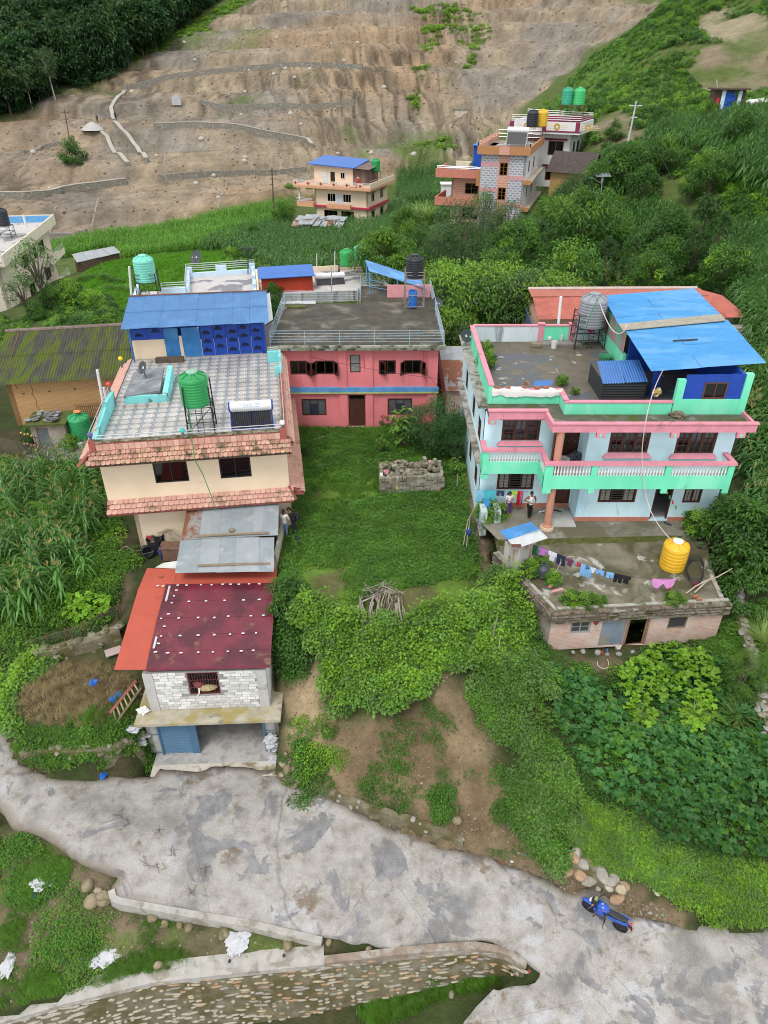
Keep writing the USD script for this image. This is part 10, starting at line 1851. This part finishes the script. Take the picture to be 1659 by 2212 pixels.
def person(label,p,rz,J,skin_c,top,bottom,shoes=None,hairc=(.012,.01,.01),hair='short',sleeves='short',extras=None,S=1.,lens=.92,vest=False,beard=False):
 o=Obj('person',label,'person',p,rz);J={k:NA(v,float)*S for k,v in J.items()};sk=M('skin_'+str(int(skin_c[0]*1000)),skin_c,r=.55,var=.05)
 r=lambda x:x*S;B=[]
 B+=limb((J['pelvis'],r(.13)),(J['waist'],r(.115)),(J['chest'],r(.135)),(J['neck'],r(.055)),(J['head']-[0,0,.06*S],r(.06)))
 for s_ in 'lr':
  B+=limb((J['chest']+(J['sh_'+s_]-J['chest'])*.5,r(.09)),(J['sh_'+s_],r(.058)),(J['el_'+s_],r(.042)),(J['wr_'+s_],r(.028)));B+=hand(J['wr_'+s_],J['wr_'+s_]-J['el_'+s_],1 if s_=='l'else-1,s=S)
  B+=limb((J['hip_'+s_],r(.092)),(J['kn_'+s_],r(.06)),(J['an_'+s_],r(.04)),(J['toe_'+s_],r(.03)));B+=limb((J['an_'+s_]+[0,.02*S,-.03*S],r(.034)),(J['toe_'+s_],r(.03)))
 hd=J['head'];f_=unit(J['face']*[1,1,1.]);rt=unit(np.cross(f_,[0,0,1.]));upv=np.cross(rt,f_)
 B+=[m3 .Manifold.batch_hull([ball(hd+upv*.035*S-f_*.015*S,r(.088)),ball(hd-upv*.05*S+f_*.035*S,r(.055)),ball(hd-upv*.085*S+f_*.05*S,r(.03))])]
 B+=limb((hd+f_*.088*S+upv*.012*S,r(.01)),(hd+f_*.105*S-upv*.022*S,r(.014)))
 for s_ in(-1,1):B+=[ball(hd+rt*.088*S*s_-upv*.01*S,r(.024))]
 body=o.part('body',skin_of(B),sk,smooth=1)
 eye=MB();
 for s_ in(-1,1):eye.m(ICO(1,.013*S),tr(*(hd+f_*.084*S+rt*.034*S*s_+upv*.008*S)))
 o.part('eyes',eye,M('eye_dark',(.02,.015,.012),r=.2),body);o.part('mouth',MB().tube([hd+f_*.083*S-upv*.052*S+rt*.022*S,hd+f_*.092*S-upv*.054*S,hd+f_*.083*S-upv*.052*S-rt*.022*S],.006*S,5),M('lip',(.22,.07,.06)),body)
 hm=M('hair_dark',hairc,r=.5);HB=[m3 .Manifold.batch_hull([ball(hd+upv*.055*S-f_*.02*S,r(.09)),ball(hd+upv*.05*S+f_*.03*S,r(.07)),ball(hd-f_*.055*S-upv*.01*S,r(.07))])]
 if hair=='long':HB+=limb((hd-f_*.08*S,r(.06)),(hd-f_*.14*S-upv*.12*S,r(.045)),(hd-f_*.13*S-upv*.36*S-rt*.04*S,r(.025)))
 o.part('hair',skin_of(HB),hm,smooth=1)
 if beard:o.part('beard',skin_of([m3 .Manifold.batch_hull([ball(hd-upv*.09*S+f_*.055*S,r(.032)),ball(hd-upv*.06*S+f_*.04*S+rt*.045*S,r(.02)),ball(hd-upv*.06*S+f_*.04*S-rt*.045*S,r(.02))])]),hm,smooth=1)
 T=limb((J['pelvis']+[0,0,.06*S],r(.15)),(J['waist'],r(.133)),(J['chest'],r(.152)),(J['chest']*.35+J['neck']*.65,r(.075 if not vest else.06)))
 for s_ in 'lr':
  a,e,wq=J['sh_'+s_],J['el_'+s_],J['wr_'+s_]
  if vest:T+=limb((J['chest']+(a-J['chest'])*.35,r(.09)),(J['neck']*.7+a*.3,r(.03)))
  else:T+=limb((J['chest']+(a-J['chest'])*.5,r(.108)),(a,r(.075)),(lerp(a,e,.75 if sleeves=='short'else 1),r(.064)))
  if sleeves=='long':T+=limb((e,r(.06)),(lerp(e,wq,.9),r(.043)))
 o.part('shirt',skin_of(T),top,smooth=1)
 Q=limb((J['pelvis']+[0,0,.03*S],r(.14)),(J['pelvis']-[0,0,.04*S],r(.142)))
 for s_ in 'lr':Q+=limb((J['hip_'+s_],r(.108)),(J['kn_'+s_],r(.078)),(lerp(J['kn_'+s_],J['an_'+s_],lens),r(.062)))
 o.part('trousers',skin_of(Q),bottom,smooth=1)
 if shoes is not None:
  for s_ in 'lr':o.part('shoe',skin_of([m3 .Manifold.batch_hull([ball(J['an_'+s_]+[0,.03*S,-.035*S],r(.047)),ball(J['toe_'+s_]+[0,0,.005],r(.042)),ball(J['an_'+s_],r(.045))])]),shoes,smooth=1)
 if extras:extras(o,J,S)
 return o
def stand_pose(**kw):
 J=dict(pelvis=(0,0,.93),waist=(0,0,1.08),chest=(0,0,1.3),neck=(0,0,1.46),head=(0,-.01,1.6),face=(0,-1,-.1),sh_l=(.19,0,1.39),sh_r=(-.19,0,1.39),el_l=(.25,.03,1.12),el_r=(-.25,.03,1.12),wr_l=(.24,-.06,.88),wr_r=(-.24,-.06,.88),hip_l=(.09,0,.9),hip_r=(-.09,0,.9),kn_l=(.1,-.02,.5),kn_r=(-.1,-.02,.5),an_l=(.11,0,.08),an_r=(-.11,0,.08),toe_l=(.13,-.15,.035),toe_r=(-.13,-.15,.035));J.update(kw);return J
cm_=lambda n,c:M(n,c,r=.9,var=.12,sc=8)
jeans=M('pale_jeans',(.16,.24,.38),r=.9,var=.2,sc=4,c2=(.42,.48,.55),s2=5,lo2=.56,hi2=.64)
pm1=atz(616,1157,0);pm1[2]=lz(pm1[0],pm1[1]);person('person in white shirt and pale jeans seen from behind beside the corrugated shed',pm1,172,stand_pose(el_l=(.27,-.08,1.14),wr_l=(.12,-.26,1.12),el_r=(-.27,-.08,1.14),wr_r=(-.12,-.26,1.12),head=(0,-.03,1.6),face=(.1,-1,-.45),kn_l=(.09,0.,.5),toe_l=(.13,-.14,.035)),(.16,.075,.045),cm_('shirt_white',(.6,.59,.57)),jeans,M('shoe_dark',0),sleeves='long',S=1.)
def packf(o,J,S):
 o.part('backpack',skin_of([m3 .Manifold.batch_hull([ball((0.,.25,1.4),.1),ball((0.,.27,1.08),.13),ball((.1,.22,1.1),.09),ball((-.1,.22,1.1),.09)])]),M('pack_black',(.018,.018,.024),r=.6),smooth=1)
 for s_ in(-1,1):o.part('strap',MB().tube([(.11*s_,.16,1.42),(.13*s_,-.02,1.47),(.13*s_,-.16,1.32),(.14*s_,.05,1.05)],.018,5),M('pack_black',0))
pm2=atz(636,1154,0);pm2[2]=lz(pm2[0],pm2[1]);person('bearded person in black top and navy trousers with a backpack, leaning towards the wall',pm2,-80,stand_pose(chest=(0,-.08,1.3),neck=(0,-.14,1.46),head=(0,-.19,1.59),face=(0,-1,-.6),sh_l=(.18,-.07,1.39),sh_r=(-.18,-.07,1.39),el_l=(.22,.02,1.12),wr_l=(.2,-.12,.95),el_r=(-.22,.03,1.12),wr_r=(-.2,-.14,.96)),(.26,.13,.085),cm_('top_black',(.014,.015,.017)),cm_('trousers_navy',(.012,.016,.045)),M('sandal_brown',(.16,.08,.05)),sleeves='long',S=1.05,beard=True,extras=packf)
hb_=atz(643,1163,.1);hm_=Obj('black_helmet','black helmet lying on the grass beside the person with the backpack','helmet',(hb_[0],hb_[1],lz(hb_[0],hb_[1])+.02));hm_.part('shell',MB().lathe([(.13,0),(.155,.05),(.16,.13),(.13,.22),(.06,.27),(0,.28)],20).xf(RM(.35,[1,0,0])),bblk,smooth=40);hm_.part('visor',MB().box(-.1,.1,-.165,-.13,.06,.15),M('visor',(.03,.03,.035),r=.1));hm_.part('strap',MB().tube([(-.12,0,.02),(-.1,-.22,-0.),(-.02,-.26,0.)],.012,4),bblk)
pg=atz(1097,1111,.96);person('girl in white T-shirt and purple striped trousers standing barefoot on the patio',(pg[0],pg[1],.955),12,stand_pose(face=(.75,-.7,-.15),el_l=(.22,.02,1.14),wr_l=(.05,-.16,1.08),el_r=(-.22,.02,1.14),wr_r=(-.03,-.17,1.08),an_l=(.14,0,.08),toe_l=(.17,-.14,.035),an_r=(-.14,0,.08),toe_r=(-.16,-.15,.035),kn_l=(.12,-.02,.5),kn_r=(-.12,-.02,.5)),(.22,.11,.07),cm_('shirt_pale',(.6,.55,.57)),M('purple_stripe',(.1,.05,.2),var=.5,sc=28,st=(1,1,.05)),None,hair='long',S=.84,lens=.72)
pb_=atz(1142,1120,.96);person('boy in white vest and black trousers standing barefoot on the patio, hand on belly',(pb_[0],pb_[1],.955),8,stand_pose(pelvis=(.02,0,.93),sh_l=(.2,0,1.38),el_l=(.29,.04,1.12),wr_l=(.14,-.14,.92),el_r=(-.36,.03,1.16),wr_r=(-.04,-.17,1.1),face=(.15,-1,-.05),an_r=(-.02,-.02,.08),toe_r=(-.04,-.17,.035),kn_r=(-.05,-.03,.5),an_l=(.09,.08,.08),toe_l=(.12,-.06,.035),kn_l=(.08,.03,.5)),(.2,.098,.06),cm_('vest_white',(.62,.62,.63)),cm_('trousers_black',(.012,.012,.014)),None,S=.99,vest=True,lens=.9)
for u,v,c,lab in((211,264,(.03,.035,.1),'tiny person in dark blue standing by the gravel heap on the bare slope'),(250,258,(.03,.03,.03),'tiny person in dark clothes on the wall of the washed-out drain')):p=on(u,v);person(lab,p,20,stand_pose(),(.2,.1,.07),cm_('far_top_'+str(u),c),cm_('far_legs',(.03,.03,.04)),M('shoe_dark',0),sleeves='long')
